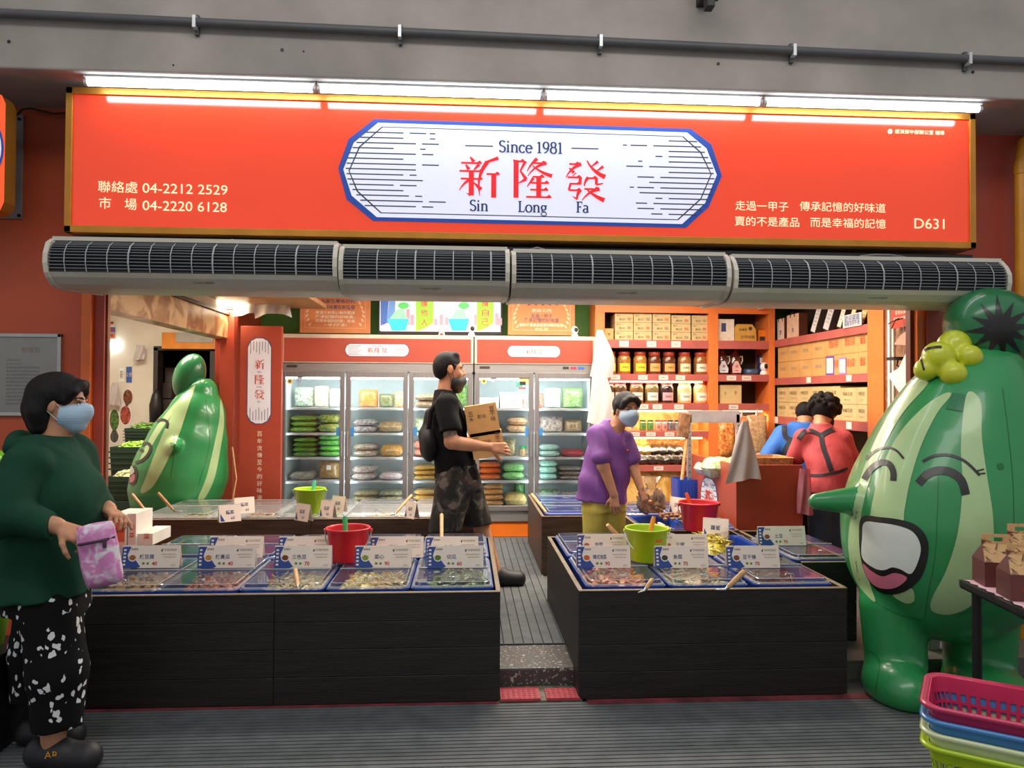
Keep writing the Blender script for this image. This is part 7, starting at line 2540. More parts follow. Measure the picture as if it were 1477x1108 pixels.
s2 = Solid((2.2, 3.2, 1.5), (3.25, 4.28, 2.15), .0125)
s2.ell(C3(1424, 466), (.21, .20, .182), .0)
s2.cap(C3(1436, 478), C3(1480, 475), .185, .15, .06)
s2.cap(C3(1418, 496), C3(1420, 518), .165, .14, .05)
s2.build('stem_cap', m_infd, ri, 3, True)
bv2 = s2.bvh()
s3 = Solid((1.95, 3.2, 1.5), (2.6, 4.1, 1.9), .008)
for px, v, r, dy in ((1367, 500, .082, -.05), (1336, 516, .078, -.10), (1346, 541, .064, -.16), (1322, 534, .058, -.08), (1372, 517, .062, -.14), (1352, 520, .085, -.02)):
    s3.ell(C3(px, v, dy), (r, r, r), .018)
s3.build('flower', m_infy, ri, 2, True)
bv3 = s3.bvh()
off = WLOC[ri.name]


def pr(name, pts, m, lift, b=bv, k=5, smooth=True, step=6):
    return printed(name, spline(pts, k) if smooth else pts, b, m, ri, lift, step, off)


pr('stripe', [(1338, 541), (1310, 562), (1282, 600), (1258, 645), (1240, 695), (1228, 745), (1224, 790), (1232, 832), (1248, 856), (1263, 868), (1254, 838), (1242, 795), (1243, 740), (1256, 690), (1276, 642), (1304, 594), (1338, 555)], m_infl, .002)
pr('stripe', [(1372, 570), (1352, 596), (1330, 640), (1314, 690), (1305, 735), (1300, 760), (1270, 765), (1255, 755), (1262, 710), (1276, 665), (1300, 622), (1334, 586), (1362, 568)], m_infl, .002)
pr('stripe', [(1401, 565), (1392, 578), (1386, 640), (1388, 700), (1382, 765), (1366, 820), (1344, 864), (1346, 882), (1372, 886), (1402, 872), (1420, 840), (1432, 795), (1432, 745), (1424, 690), (1416, 630), (1415, 582)], m_infl, .002)
pr('stripe', [(1288, 857), (1314, 848), (1319, 866), (1306, 870)], m_infl, .002)
mo = pr('mouth', [(1244, 746), (1270, 746), (1300, 750), (1322, 758), (1337, 776), (1339, 800), (1330, 830), (1312, 849), (1290, 857), (1268, 853), (1252, 834), (1243, 808), (1240, 775)], m_infk, .004)
for nm, pts, m in (('teeth', [(1248, 754), (1268, 754), (1298, 759), (1318, 768), (1328, 786), (1326, 806), (1315, 827), (1300, 821), (1288, 818), (1276, 822), (1262, 819), (1245, 804), (1245, 775)], m_infw), ('tongue', [(1246, 813), (1258, 823), (1274, 831), (1292, 826), (1309, 833), (1297, 845), (1281, 849), (1264, 845), (1252, 832)], m_infp)):
    o = pr(nm, pts, m, .006)
    o.parent = mo
pr('eye', ribbon([(1247, 692), (1257, 677), (1271, 668), (1283, 670), (1289, 681), (1289, 694)], 9), m_infk, .004, smooth=False)
pr('eye', ribbon([(1325, 698), (1337, 685), (1354, 679), (1373, 682), (1387, 694), (1393, 714)], 12), m_infk, .004, smooth=False)
pr('eyebrow', ribbon([(1250, 664), (1262, 652), (1278, 646), (1293, 650), (1304, 662)], 3.2), m_infk, .004, smooth=False, step=3)
pr('eyebrow', ribbon([(1331, 666), (1348, 658), (1370, 657), (1392, 666), (1413, 686)], 4), m_infk, .004, smooth=False, step=3)
for a_, b_ in (((1250, 664), (1252, 657)), ((1255, 659), (1257, 652)), ((1411, 684), (1421, 683)), ((1408, 680), (1419, 677))):
    pr('eyelash', ribbon([a_, ((a_[0] + b_[0]) / 2, (a_[1] + b_[1]) / 2), b_], 2.2), m_infk, .004, smooth=False, step=3)
pr('patch', [(1374, 567), (1392, 570), (1388, 594), (1364, 590)], m_infd, .004, smooth=False)
for pts in ([(1334, 556), (1296, 602), (1262, 660), (1240, 720), (1232, 780), (1240, 840)], [(1354, 680), (1352, 740), (1349, 800), (1340, 850), (1333, 895)], [(1446, 560), (1456, 640), (1462, 720), (1458, 800), (1430, 860), (1380, 890)], [(1262, 868), (1290, 884), (1330, 896)], [(1244, 935), (1268, 952), (1262, 1000)]):
    pr('seam', ribbon(pts, 1.1), m_seam, .0015, smooth=False, step=4)
pr('valve', arc(1443, 673, 5, 5, 0, 330, 10), m_seam, .003, smooth=False, step=3)
star = []
for i in range(24):
    a = 2 * PI * i / 24 - .1
    r = (52, 22, 44, 21, 48, 23)[i % 6] if i % 2 == 0 else 21
    star.append((1443 + r * 1.05 * math.cos(a), 474 + r * .95 * math.sin(a)))
pr('dark_star', star, m_infk, .004, bv2, smooth=False, step=5)
for pts in ([(1309, 536), (1318, 518), (1334, 505), (1350, 501), (1358, 501)], [(1330, 503), (1328, 514), (1333, 534)]):
    pr('petal_line', ribbon(pts, 3.2), m_infk, .003, bv3, smooth=False, step=3)

# the smaller one inside, by the side opening
YJ = 6.95
rj = thing('inflatable_figure', 'smaller green cucumber inflatable seen in profile in the side opening', 'inflatable', (P(258, 700, YJ).x, YJ, ZF))
c_ = P(258, 700, YJ)
s = Solid((c_.x - .65, YJ - .55, ZF - .02), (c_.x + .55, YJ + .55, 1.65), .014)
kj = 1075.0 / YJ
aj = [(291, 566, 22), (284, 600, 38), (272, 640, 52), (262, 680, 62), (254, 710, 60), (252, 728, 48)]
s.chain([C3(a, b, 0, YJ) for a, b, _ in aj], [r / kj for _, _, r in aj], .05)
s.cap(C3(226, 748, -.08, YJ), C3(226, 838, -.08, YJ), .17, .14, .04)
s.cap(C3(276, 748, .1, YJ), C3(276, 838, .1, YJ), .17, .14, .04)
s.cap(C3(268, 641, -.25, YJ), C3(282, 638, -.47, YJ), .10, .03, .02)
s.cut((0, 0, ZF + .002), (0, 0, -1))
s.build('body', m_inf, rj, 3, True)
bj = s.bvh()
s2 = Solid((c_.x - .3, YJ - .3, 1.3), (c_.x + .5, YJ + .3, 2.0), .012)
T_ = Euler((0, .32, 0)).to_matrix()
s2.ell(C3(273, 543, 0, YJ), (.135, .13, .215), .02, T_)
s2.cap(C3(270, 560, 0, YJ), C3(284, 572, 0, YJ), .09, .07, .03)
s2.build('stem_cap', m_infd, rj, 3, True)
off = WLOC[rj.name]


def pj(name, pts, m, lift, k=5, smooth=True, step=4):
    return printed(name, spline(pts, k) if smooth else pts, bj, m, rj, lift, step, off)


pj('stripe', [(281, 556), (262, 575), (244, 606), (225, 650), (210, 690), (203, 708), (208, 711), (222, 700), (240, 668), (258, 628), (270, 592), (279, 566)], m_infl, .002)
pj('stripe', [(318, 572), (316, 605), (308, 645), (297, 690), (285, 720), (294, 720), (309, 690), (319, 640), (323, 605)], m_infl, .002)
pj('stripe', [(262, 573), (245, 590), (222, 622), (203, 660), (200, 668), (212, 655), (232, 622), (252, 592)], m_infl, .002)
pj('eye', ribbon([(196, 668), (206, 664), (214, 656), (218, 646), (214, 640), (207, 641), (203, 648), (208, 652)], 4.5), m_infk, .004, smooth=False, step=3)
pj('eyebrow', ribbon([(220, 616), (228, 608), (236, 606), (242, 610), (241, 618)], 4.0), m_infk, .004, smooth=False, step=3)
mo = pj('mouth', [(191, 668), (199, 680), (196, 697), (188, 699), (186, 684)], m_infk, .004)
for nm, pts, m in (('teeth', [(190, 672), (195, 680), (190, 685), (188, 684)], m_infw), ('tongue', [(194, 684), (196, 688), (194, 694), (189, 696), (188, 690)], m_infp)):
    o = pj(nm, pts, m, .006, step=2)
    if o:
        o.parent = mo
for pts in ([(246, 588), (252, 640), (246, 690)], [(296, 575), (302, 640), (286, 700)]):
    pj('seam', ribbon(pts, 1.0), m_seam, .0015, smooth=False, step=4)
# ------------------------------------------------------------------ people
m_skin = M('skin', '#C58E6C', .5, var=.04, scale=20, spec=.35)
m_skin2 = M('skin_tan', '#BE8A68', .5, var=.05, scale=20, spec=.35)
m_hair = M('black_hair', '#100E10', .6, spec=.25, var=.25, scale=14, stretch=(6, 6, 1), bump=.5, bscale=60)
m_hairg = M('greying_hair', '#242224', .6, spec=.3, var=.3, scale=16, stretch=(6, 6, 1), bump=.5, bscale=60)
m_mask = M('mask_pale_blue', '#A9C6DA', .6, var=.03, scale=5, stretch=(1, 1, 10), bump=.2, bscale=18)
m_maskk = M('mask_black', '#17181A', .6, var=.05)
m_loop = M('mask_loop', '#E4E6E8', .5, var=0)
m_eyew = M('eye_white', '#E6E0D8', .3, var=0)
m_eyek = M('eye_dark', '#1A1210', .2, var=0)


def frame(f, up=(0, 0, 1)):
    f = Vector(f).normalized()
    r = f.cross(Vector(up)).normalized()
    return Matrix((r, f, r.cross(f))).transposed()


def head(s, c, T, k=1.0):
    """skull, jaw, nose, ears and lips blended into the skin"""
    c = Vector(c)

    def q(x, y, z):
        return c + T @ Vector((x * k, y * k, z * k))

    def e(p, r, b=.02):
        s.ell(q(*p), tuple(a * k for a in r), b * k, T)
    e((0, -.012, .03), (.074, .093, .088))
    e((0, .022, -.035), (.060, .068, .085), .03)
    e((0, .055, -.098), (.030, .028, .024), .03)
    s.cap(q(0, .088, .004), q(0, .108, -.032), .009 * k, .013 * k, .012)
    e((0.012, .096, -.036), (.009, .010, .008), .008)
    e((-.012, .096, -.036), (.009, .010, .008), .008)
    for x in (-1, 1):
        e((x * .03, .080, .018), (.026, .010, .008), .012)
        e((x * .078, -.006, -.008), (.009, .021, .032), .006)
        e((x * .036, .068, -.035), (.024, .018, .022), .02)
    e((0, .090, -.062), (.023, .008, .006), .006)
    e((0, .087, -.073), (.020, .008, .007), .006)
    return q


def eyes(q, T, parent, k=1.0, hair=m_hair):
    mb = MB()
    for x in (-1, 1):
        mb.ell(q(x * .031, .0795, -.001), (.015 * k, .008 * k, .0065 * k), m_eyew, 12, 8, T).ell(q(x * .031, .085, -.001), (.0065 * k, .004 * k, .0062 * k), m_eyek, 10, 6, T)
        mb.tube([q(x * .014, .088, .006), q(x * .031, .090, .0095), q(x * .048, .080, .004)], .0022 * k, m_eyek, 6)
    mb.build('eyes', parent)
    mb = MB()
    for x in (-1, 1):
        mb.tube([q(x * .012, .092, .021), q(x * .032, .091, .027), q(x * .054, .074, .022)], [.0025 * k, .004 * k, .002 * k], hair, 6)
    mb.build('eyebrows', parent)


def mask(q, T, parent, m, res=.005, k=1.0, low=0.0, loops_=True):
    c = q(0, .06, -.05 - low)
    s = Solid(tuple(c - Vector((.14,) * 3)), tuple(c + Vector((.14,) * 3)), res)
    s.ell(q(0, .03, -.045 - low), (.074 * k, .089 * k, .068 * k), .0, T)
    s.ell(q(0, .090, -.028 - low), (.032 * k, .040 * k, .042 * k), .02, T)
    s.ell(q(0, .060, -.090 - low), (.044 * k, .044 * k, .034 * k), .02, T)
    s.cut(q(0, .022, 0), T @ Vector((0, -1, .12)))
    s.cut(q(0, .09, .006 - low), T @ Vector((0, .25, 1)))
    o = s.build('face_mask', m, parent, 2, True)
    if loops_:
        mb = MB()
        for x in (-1, 1):
            mb.tube([q(x * .066, .028, -.020 - low), q(x * .078, .0, .012), q(x * .084, -.016, .006), q(x * .082, -.020, -.03), q(x * .064, .025, -.075 - low)], .0018, m_loop if m is not m_maskk else m_maskk, 5)
        mb.build('ear_loop', o)
    return o


def hand(s, w, d, n, side=1, curl=(.5, .55, .6, .65), k=1.0, thumb=.5):
    """palm, four jointed fingers of their own lengths and a thumb from the side of the palm; n = way the palm faces"""
    w, d, n = Vector(w), Vector(d).normalized(), Vector(n)
    n = (n - d * n.dot(d)).normalized()
    t = d.cross(n) * side
    for i in (-1.5, -.5, .5, 1.5):
        s.cap(w + t * (.010 * i * k), w + d * (.085 * k) + t * (.019 * i * k), .015 * k, .0125 * k, .01)
    s.ell(w + d * (.045 * k) + t * (.022 * k) + n * (.008 * k), (.02 * k,) * 3, .015)
    for i in range(4):
        p = w + d * (.086 * k - .006 * abs(i - 1.2) * k) + t * ((.0295 - .0195 * i) * k)
        L = (.074, .082, .076, .060)[i] * k
        a = 0.0
        r = .0088 * k
        for j, f in enumerate((.45, .31, .24)):
            a += curl[i] * (.8 if j == 0 else 1.0)
            dd = (d * math.cos(a) + n * math.sin(a) + t * (.06 * (1.2 - i))).normalized()
            p2 = p + dd * (L * f)
            s.cap(p, p2, r, r * .92, .003)
            p, r = p2, r * .92
    p = w + d * (.028 * k) + t * (.026 * k)
    for j, L in enumerate((.042, .034, .026)):
        dd = (t * (.75 - .25 * j) + d * (.65 + .1 * j) + n * (thumb * (.5 + .4 * j))).normalized()
        p2 = p + dd * (L * k)
        s.cap(p, p2, .012 * k - .0012 * j, .011 * k - .0014 * j, .006)
        p = p2


def ruffle(s, amp, fx, fy, fz, ph=0.0):
    """soft creases in cloth"""
    g = s.grid()
    s.F = s.F + amp * (np.sin(g[0] * fx + g[2] * fz * .6 + ph) * np.cos(g[1] * fy + ph * 1.7) + .6 * np.sin(g[2] * fz + g[0] * fx * .5 + ph)).astype(np.float32)
    return s


def dots(name, base, dot, scale, rad, stretch=(1, 1, 1)):
    m = M(name, base, .85, var=0, spec=.2)
    nt, b = nodes_of(m)
    tc = nt.nodes.new('ShaderNodeTexCoord')
    mp = nt.nodes.new('ShaderNodeMapping')
    mp.inputs['Scale'].default_value = stretch
    nz = nt.nodes.new('ShaderNodeTexNoise')
    nz.inputs['Scale'].default_value = 28
    ad = nt.nodes.new('ShaderNodeMixRGB')
    ad.blend_type = 'ADD'
    ad.inputs['Fac'].default_value = .045
    vo = nt.nodes.new('ShaderNodeTexVoronoi')
    vo.inputs['Scale'].default_value = scale
    r = nt.nodes.new('ShaderNodeValToRGB')
    r.color_ramp.elements[0].position = rad - .015
    r.color_ramp.elements[0].color = (*lin(dot), 1)
    r.color_ramp.elements[1].position = rad + .015
    r.color_ramp.elements[1].color = (*lin(base), 1)
    L = nt.links.new
    L(tc.outputs['Object'], mp.inputs['Vector'])
    L(mp.outputs['Vector'], ad.inputs['Color1'])
    L(mp.outputs['Vector'], nz.inputs['Vector'])
    L(nz.outputs['Color'], ad.inputs['Color2'])
    L(ad.outputs['Color'], vo.inputs['Vector'])
    L(vo.outputs['Distance'], r.inputs['Fac'])
    L(r.outputs['Color'], b.inputs['Base Color'])
    return m


def shoe(name, m, parent, heel, toe, h=.085, w=.048, res=.006, sole=None):
    heel, toe = Vector(heel), Vector(toe)
    lo = [min(heel[i], toe[i]) - .09 for i in range(3)]
    hi = [max(heel[i], toe[i]) + .09 for i in range(3)]
    hi[2] += .05
    s = Solid(lo, hi, res)
    d = toe - heel
    s.chain([heel + d * .10 + Vector((0, 0, w)), heel + d * .45 + Vector((0, 0, w * .92)), heel + d * .82 + Vector((0, 0, w * .8))], [w * .92, w * 1.05, w * 1.08], .02)
    s.cap(heel + d * .10 + Vector((0, 0, w)), heel + d * .12 + Vector((0, 0, h)), w * .85, w * .8, .02)
    s.cap(heel + d * .5 + Vector((0, 0, w)), heel + d * .4 + Vector((0, 0, h * .95)), w * .8, w * .7, .03)
    s.cut((heel.x, heel.y, heel.z + .001), (0, 0, -1))
    return s.build(name, m, parent, 2, True)


# --- the man in black carrying two cartons, walking to the right
X0, Y0 = P(665, 700, 5.40).x, 5.40


def W(x, y, z):
    return (X0 + x, Y0 + y, ZF + .013 + z)


man = thing('person', 'man in black tee and camouflage shorts carrying two cartons to the right', 'person', W(0, 0, 0))
s = Solid(W(-.42, -.36, -.01), W(.52, .36, 1.75), .006)
T = frame((1, .16, -.04))
q = head(s, W(-.088, 0, 1.585), T, 1.02)
s.cap(W(-.10, 0, 1.53), W(-.125, 0, 1.36), .056, .064, .03)
s.loft([(*W(-.02, 0, .72), .14, .16), (*W(-.03, 0, .90), .12, .155), (*W(-.07, 0, 1.05), .105, .145), (*W(-.10, 0, 1.25), .105, .17), (*W(-.115, 0, 1.36), .07, .12)], .03)
s.chain([W(-.10, -.185, 1.32), W(-.068, -.245, 1.07), W(.19, -.205, 1.035)], [.056, .046, .031], .02)
s.chain([W(-.10, .185, 1.32), W(-.02, .24, 1.07), W(.20, .185, 1.02)], [.056, .046, .031], .02)
s.cap(W(-.01, -.245, 1.06), W(.09, -.225, 1.045), .044, .038, .02)
hand(s, W(.20, -.205, 1.035), (1, .10, -.12), (0, 1, -.25), -1, (.30, .38, .45, .5), 1.05, .8)
hand(s, W(.205, .19, 1.02), (1, -.05, -.1), (0, -1, -.2), 1, (.3, .38, .45, .5), 1.05, .8)
s.chain([W(-.03, -.09, .80), W(-.10, -.10, .47), W(-.20, -.10, .09)], [.092, .058, .04], .02)
s.cap(W(-.115, -.10, .40), W(-.165, -.10, .25), .056, .048, .02)
s.chain([W(0, .09, .80), W(.14, .10, .47), W(.26, .10, .09)], [.092, .058, .04], .02)
s.cap(W(.15, .10, .40), W(.20, .10, .25), .056, .048, .02)
s.build('body', m_skin, man, 1, True)
eyes(q, T, man)
mask(q, T, man, m_maskk, low=.052, k=.95)
s = Solid(W(-.25, -.16, 1.4), W(.1, .16, 1.78), .005)
s.ell(q(0, -.018, .034), (.080, .100, .090), 0, T)
s.ell(q(0, -.055, -.01), (.076, .062, .075), .03, T)
s.cap(q(-.03, .04, .098), q(.03, .04, .098), .020, .020, .03)
s.ell(q(0, .128, -.026), (.10, .075, .108), .012, T, '-')
for x in (-1, 1):
    s.ell(q(x * .085, .0, -.03), (.03, .036, .045), .008, T, '-')
    s.cap(q(x * .074, .030, .02), q(x * .075, .026, -.006), .008, .006, .01)
s.build('hair', m_hair, man, 1, True)
m_tee = M('black_tee', '#121214', .85, spec=.2, var=.1, scale=6, bump=1.0, bscale=11)
s = Solid(W(-.36, -.36, .72), W(.25, .36, 1.5), .007)
s.loft([(*W(-.03, 0, .80), .158, .178), (*W(-.045, 0, .92), .148, .172), (*W(-.085, 0, 1.05), .132, .168), (*W(-.095, 0, 1.2), .130, .182), (*W(-.105, 0, 1.31), .115, .185), (*W(-.12, 0, 1.385), .082, .12), (*W(-.122, 0, 1.43), .066, .072)], .02)
for y in (-1, 1):
    s.cap(W(-.10, y * .17, 1.325), W(-.075, y * .232, 1.15), .083, .080, .04)
    s.cut(W(0, 0, -5), (0, 0, -1))
ruffle(s, .0055, 32, 26, 38)
g = s.grid()
for y in (-1, 1):
    e = np.array((.10, y * .245, -.7))
    e = e / np.linalg.norm(e)
    p = W(-.075, y * .232, 1.135)
    d = (g[0] - p[0]) * e[0] + (g[1] - p[1]) * e[1] + (g[2] - p[2]) * e[2]
    far = (np.abs(g[1] - Y0) > .165)
    s.F = np.where(far, np.maximum(s.F, d), s.F).astype(np.float32)
s.build('tee_shirt', m_tee, man, 1, True)
m_camo = spots('camouflage_cloth', '#1B1A1A', '#3A3632', 9, .50, .8, soft=.02, third='#6A625A')
s = Solid(W(-.32, -.28, .36), W(.34, .28, .95), .007)
s.loft([(*W(-.02, 0, .72), .158, .172), (*W(-.03, 0, .90), .142, .166)], .03)
s.cap(W(-.05, -.085, .76), W(-.115, -.095, .40), .125, .118, .05)
s.cap(W(.02, .085, .76), W(.125, .095, .40), .125, .112, .05)
s.cut(W(0, 0, .44), (.04, 0, -1))
ruffle(s, .004, 20, 22, 14)
s.build('shorts', m_camo, man, 1, True)
s = Solid(W(-.2, -.4, 1.0), W(.1, -.1, 1.3), .006)
s.cap(W(-.086, -.216, 1.19), W(-.070, -.241, 1.085), .0515, .0485, 0)
s.cut(W(-.09, -.2, 1.185), (-.1, .24, 1))
s.cut(W(-.07, -.24, 1.09), (.1, -.24, -1))
s.build('tattoo', spots('tattoo_ink', '#6E6660', '#A58A76', 30, .5, .5, soft=.08), man, 1, True)
m_shoe = M('black_shoe', '#1A1B1D', .5, var=.05)
shoe('shoe', m_shoe, man, W(-.26, -.10, .0), W(.02, -.10, .0))
shoe('shoe', m_shoe, man, W(.20, .10, .0), W(.47, .10, .0), .09, .055)
MB().ell(q(-.082, .012, -.022), (.006, .006, .012), m_loop, 8, 6, T).build('earphone', man)
# sling bag on his back
t = thing('sling_bag', 'black sling bag on the back of the man in black', 'bag', W(-.27, -.02, .95))
s = Solid(W(-.42, -.26, .86), W(-.1, .24, 1.42), .008)
s.chain([W(-.235, -.02, 1.0), W(-.235, -.01, 1.12), W(-.215, 0, 1.26)], [.062, .062, .045], .03)
s.ell(W(-.225, -.05, 1.05), (.06, .14, .13), .03)
ruffle(s, .005, 30, 30, 34)
m_bagk = M('black_nylon', '#101012', .75, var=.08, bump=.2, bscale=30)
s.build('body', m_bagk, t, 2, True)
MB().tube([W(-.235, -.10, 1.12), W(-.215, -.15, 1.28), W(-.13, -.145, 1.405), W(-.03, -.13, 1.34), W(.035, -.10, 1.2)], .018, m_bagk, 8).build('strap', t)
# two cartons in his arms
ex, ez = Vector((math.cos(.16), 0, math.sin(.16))), Vector((-math.sin(.16), 0, math.cos(.16)))
for k, (px0, v0, w, h, lab) in enumerate(((683.5, 664, .225, .185, 'kraft carton held in the arms of the man in black, lower one'), (676.5, 632, .225, .222, 'kraft carton on top of the other in the arms of the man in black'))):
    o0 = Vector(P(px0, v0, Y0 - .135))
    T4 = Matrix.Translation(o0) @ Matrix(((ex.x, 0, ez.x, 0), (0, 1, 0, 0), (ex.z, 0, ez.z, 0), (0, 0, 0, 1)))
    mb = MB().box((0, 0, .001), (w, .28, h - .001), m_kraft3, T4)
    for s_, u, v, hh in (('五', .16, .74, .034), ('木', .16, .56, .034), ('彰化', .50, .62, .030), ('豆', .84, .82, .034), ('干', .84, .66, .034), ('絲', .84, .50, .034)):
        mb.text(s_, T4 @ Vector((w * u, 0, h * v)), ex, ez, m_cardbrown, h=hh)
    tag(mb.build('carried_carton', None, bevel=.002), lab, 'carton', 'cartons carried by the man')

# --- the customer in a dark green hooded top, standing at the left and looking to the right
X0, Y0 = P(73, 800, 3.21).x, 3.21


def V(x, y, z):
    return (X0 + x, Y0 + y, .012 + z)


cu = thing('person', 'woman in a dark green hooded top and spotted black trousers holding a pink pouch', 'person', V(0, 0, 0))
s = Solid(V(-.30, -.38, -.01), V(.36, .34, 1.62), .0055)
T = frame((1, .12, -.06))
q = head(s, V(.030, 0, 1.452), T, 1.0)
s.cap(V(.015, 0, 1.40), V(-.005, 0, 1.24), .06, .072, .03)
s.loft([(*V(-.01, 0, .65), .13, .14), (*V(0, 0, .85), .15, .16), (*V(.0, 0, 1.1), .125, .145), (*V(-.01, 0, 1.25), .08, .11)], .03)
s.chain([V(-.01, -.17, 1.22), V(-.035, -.245, 1.015), V(.145, -.245, .985)], [.06, .055, .034], .02)
s.chain([V(-.01, .17, 1.22), V(.03, .23, 1.02), V(.20, .06, 1.0)], [.06, .055, .034], .02)
hand(s, V(.155, -.245, .982), (.9, .12, -.42), (-.25, .6, -.8), -1, (.75, .8, .85, .85), .98, .6)
hand(s, V(.205, .05, .998), (.75, -.6, -.2), (0, -.3, -1), 1, (.7, .8, .85, .9), .95, .6)
s.chain([V(.035, -.085, .62), V(.07, -.10, .38), V(.075, -.10, .07)], [.08, .06, .042], .02)
s.chain([V(-.05, .085, .62), V(-.08, .10, .40), V(-.075, .10, .08)], [.08, .06, .042], .02)
s.ell(V(.11, -.10, .045), (.10, .04, .035), .02)
s.ell(V(-.03, .10, .045), (.10, .04, .035), .02)
s.build('body', m_skin, cu, 1, True)
eyes(q, T, cu)
mask(q, T, cu, m_mask)
s = Solid(V(-.16, -.18, 1.25), V(.24, .18, 1.66), .005)
s.ell(q(0, -.014, .038), (.085, .106, .092), 0, T)
s.chain([q(0, -.058, .03), q(0, -.064, -.03), q(0, -.060, -.085)], [.073, .072, .060], .03)
for x in (-1, 1):
    s.chain([q(x * .055, -.035, .03), q(x * .070, -.055, -.04), q(x * .062, -.050, -.10)], [.045, .036, .030], .025)
    s.chain([q(x * .020, .078, .080), q(x * .058, .064, .050), q(x * .073, .036, .006)], [.022, .018, .010], .02)
s.ell(q(0, .122, -.030), (.082, .085, .095), .012, T, '-')
for x in (-1, 1):
    s.ell(q(x * .09, .022, -.045), (.034, .040, .052), .010, T, '-')
s.cut(q(0, 0, -.118), T @ Vector((0, .25, -1)))
s.build('hair', m_hair, cu, 1, True)
m_hood = M('dark_green_jersey', '#174230', .85, spec=.2, var=.08, scale=5, bump=1.0, bscale=9, stretch=(1, 1, .45))
s = Solid(V(-.34, -.40, .60), V(.34, .36, 1.42), .007)
s.loft([(*V(-.012, 0, .665), .198, .215), (*V(-.02, 0, .80), .196, .21), (*V(.0, 0, .92), .196, .205), (*V(.008, 0, 1.02), .186, .19), (*V(.012, 0, 1.12), .168, .18), (*V(-.008, 0, 1.21), .132, .175), (*V(-.006, 0, 1.275), .082, .115), (*V(.002, 0, 1.315), .070, .08)], .03)
s.ell(V(.115, 0, 1.085), (.085, .15, .085), .05)
s.chain([V(-.015, -.155, 1.20), V(-.045, -.245, 1.02), V(.125, -.25, .985)], [.092, .080, .052], .018)
s.chain([V(-.01, .165, 1.215), V(.02, .235, 1.02), V(.15, .10, 1.0)], [.098, .085, .054], .045)
s.chain([V(-.095, -.11, 1.27), V(-.135, 0, 1.275), V(-.095, .11, 1.27)], [.042, .052, .042], .015)
s.chain([V(-.095, -.11, 1.27), V(.01, -.115, 1.285), V(.085, -.05, 1.215)], [.038, .032, .022], .012)
s.cut(V(0, 0, .665), (.06, 0, -1))
g = s.grid()
d = (g[0] - (X0 + .132)) * 1.0
s.F = np.where((g[1] < Y0 - .17) & (g[2] < .012 + 1.06), np.maximum(s.F, d), s.F).astype(np.float32)
ruffle(s, .008, 26, 20, 30, .5)
gx = np.sin((g[0] - X0) * 38 + (g[1]) * 30) * .009 * np.clip((.012 + 1.05 - g[2]) / .4, 0, 1)
s.F = (s.F + gx).astype(np.float32)
s.cut(V(0, 0, .668), (.06, 0, -1))
s.build('hooded_top', m_hood, cu, 1, True)
m_trou = dots('spotted_black_cloth', '#0E0E10', '#E4E4E6', 26.0, .30, (1, 1, .8))
s = Solid(V(-.32, -.30, .10), V(.30, .30, .80), .007)
s.loft([(*V(-.012, 0, .60), .165, .175), (*V(-.012, 0, .76), .15, .16)], .03)
s.chain([V(.040, -.085, .64), V(.080, -.095, .38), V(.085, -.10, .13)], [.112, .106, .088], .035)
s.chain([V(-.06, .085, .64), V(-.085, .095, .40), V(-.098, .10, .16)], [.112, .108, .096], .035)
g = s.grid()
dd = np.where(g[1] < Y0, .012 + .160 - g[2], .012 + .205 - g[2])
s.F = np.maximum(s.F, dd).astype(np.float32)
ruffle(s, .005, 30, 24, 6)
s.build('trousers', m_trou, cu, 1, True)
m_clog = M('black_clog', '#1F1F22', .55, var=.06)
c1 = shoe('clog', m_clog, cu, V(-.012, -.10, 0), V(.262, -.11, 0), .078, .052)
shoe('clog', m_clog, cu, V(-.165, .10, 0), V(.095, .10, 0), .08, .050)
q_ = V(.10, -.157, .074)
MB().text('AR', q_, XA, ZA, m_yel, h=.028, lift=.004).build('badge', c1)
# pouch
pc = P(144, 800, Y0 - .27)
t = thing('pink_pouch', 'pink and white flowered pouch with a dark zip held by the woman in green', 'pouch', pc)
ex, ez = Vector((.97, -.05, .20)).normalized(), Vector((-.18, 0, .98)).normalized()
m_pouch = spots('pink_flowered_cloth', '#D888BE', '#E8C0DC', 20, .52, .6, soft=.05, third='#E6E2E6')
mb = MB()
pillow(mb, pc, .145, .245, .075, m_pouch, (ex, ez, ex.cross(ez)), n=13, rnd=random.Random(2), lump=.10, pinch=.4)
b_ = mb.build('body', t)
n_ = ex.cross(ez).normalized()
m_zip = M('dark_zip', '#4A3048', .5, var=.05)
MB().tube([pc + ex * u * .068 + ez * .055 + n_ * (.044 * (1 - abs(u) ** 4) + .004) for u in (-1, -.8, -.5, 0, .5, .8, 1)], .0055, m_zip, 8).build('zip', t)
MB().box((-.006, -.004, -.03), (.006, .004, 0), m_zip, Matrix.Translation(pc + ex * .05 + ez * .055 + n_ * .04)).build('zip_pull', t)

# --- the woman in purple behind the right counter
X0, Y0 = P(872, 700, 5.42).x, 5.42
wo = thing('person', 'older woman in a purple blouse and yellow trousers behind the right counter, mask on', 'person', W(0, 0, 0))
s = Solid(W(-.32, -.36, -.01), W(.40, .26, 1.48), .006)
T = frame((.30, -.93, -.10))
q = head(s, W(.150, -.06, 1.30), T, 1.0)
s.cap(W(.12, -.04, 1.24), W(.05, 0, 1.10), .053, .066, .03)
s.loft([(*W(-.01, 0, .60), .15, .12), (*W(0, 0, .85), .145, .115), (*W(.03, 0, 1.05), .13, .105), (*W(.04, 0, 1.17), .09, .07)], .03)
s.chain([W(-.085, -.08, 1.13), W(-.045, -.19, .90), W(.026, -.215, .70)], [.050, .042, .028], .02)
s.chain([W(.165, -.0, 1.08), W(.200, -.05, .885), W(.236, -.13, .735)], [.048, .038, .027], .02)
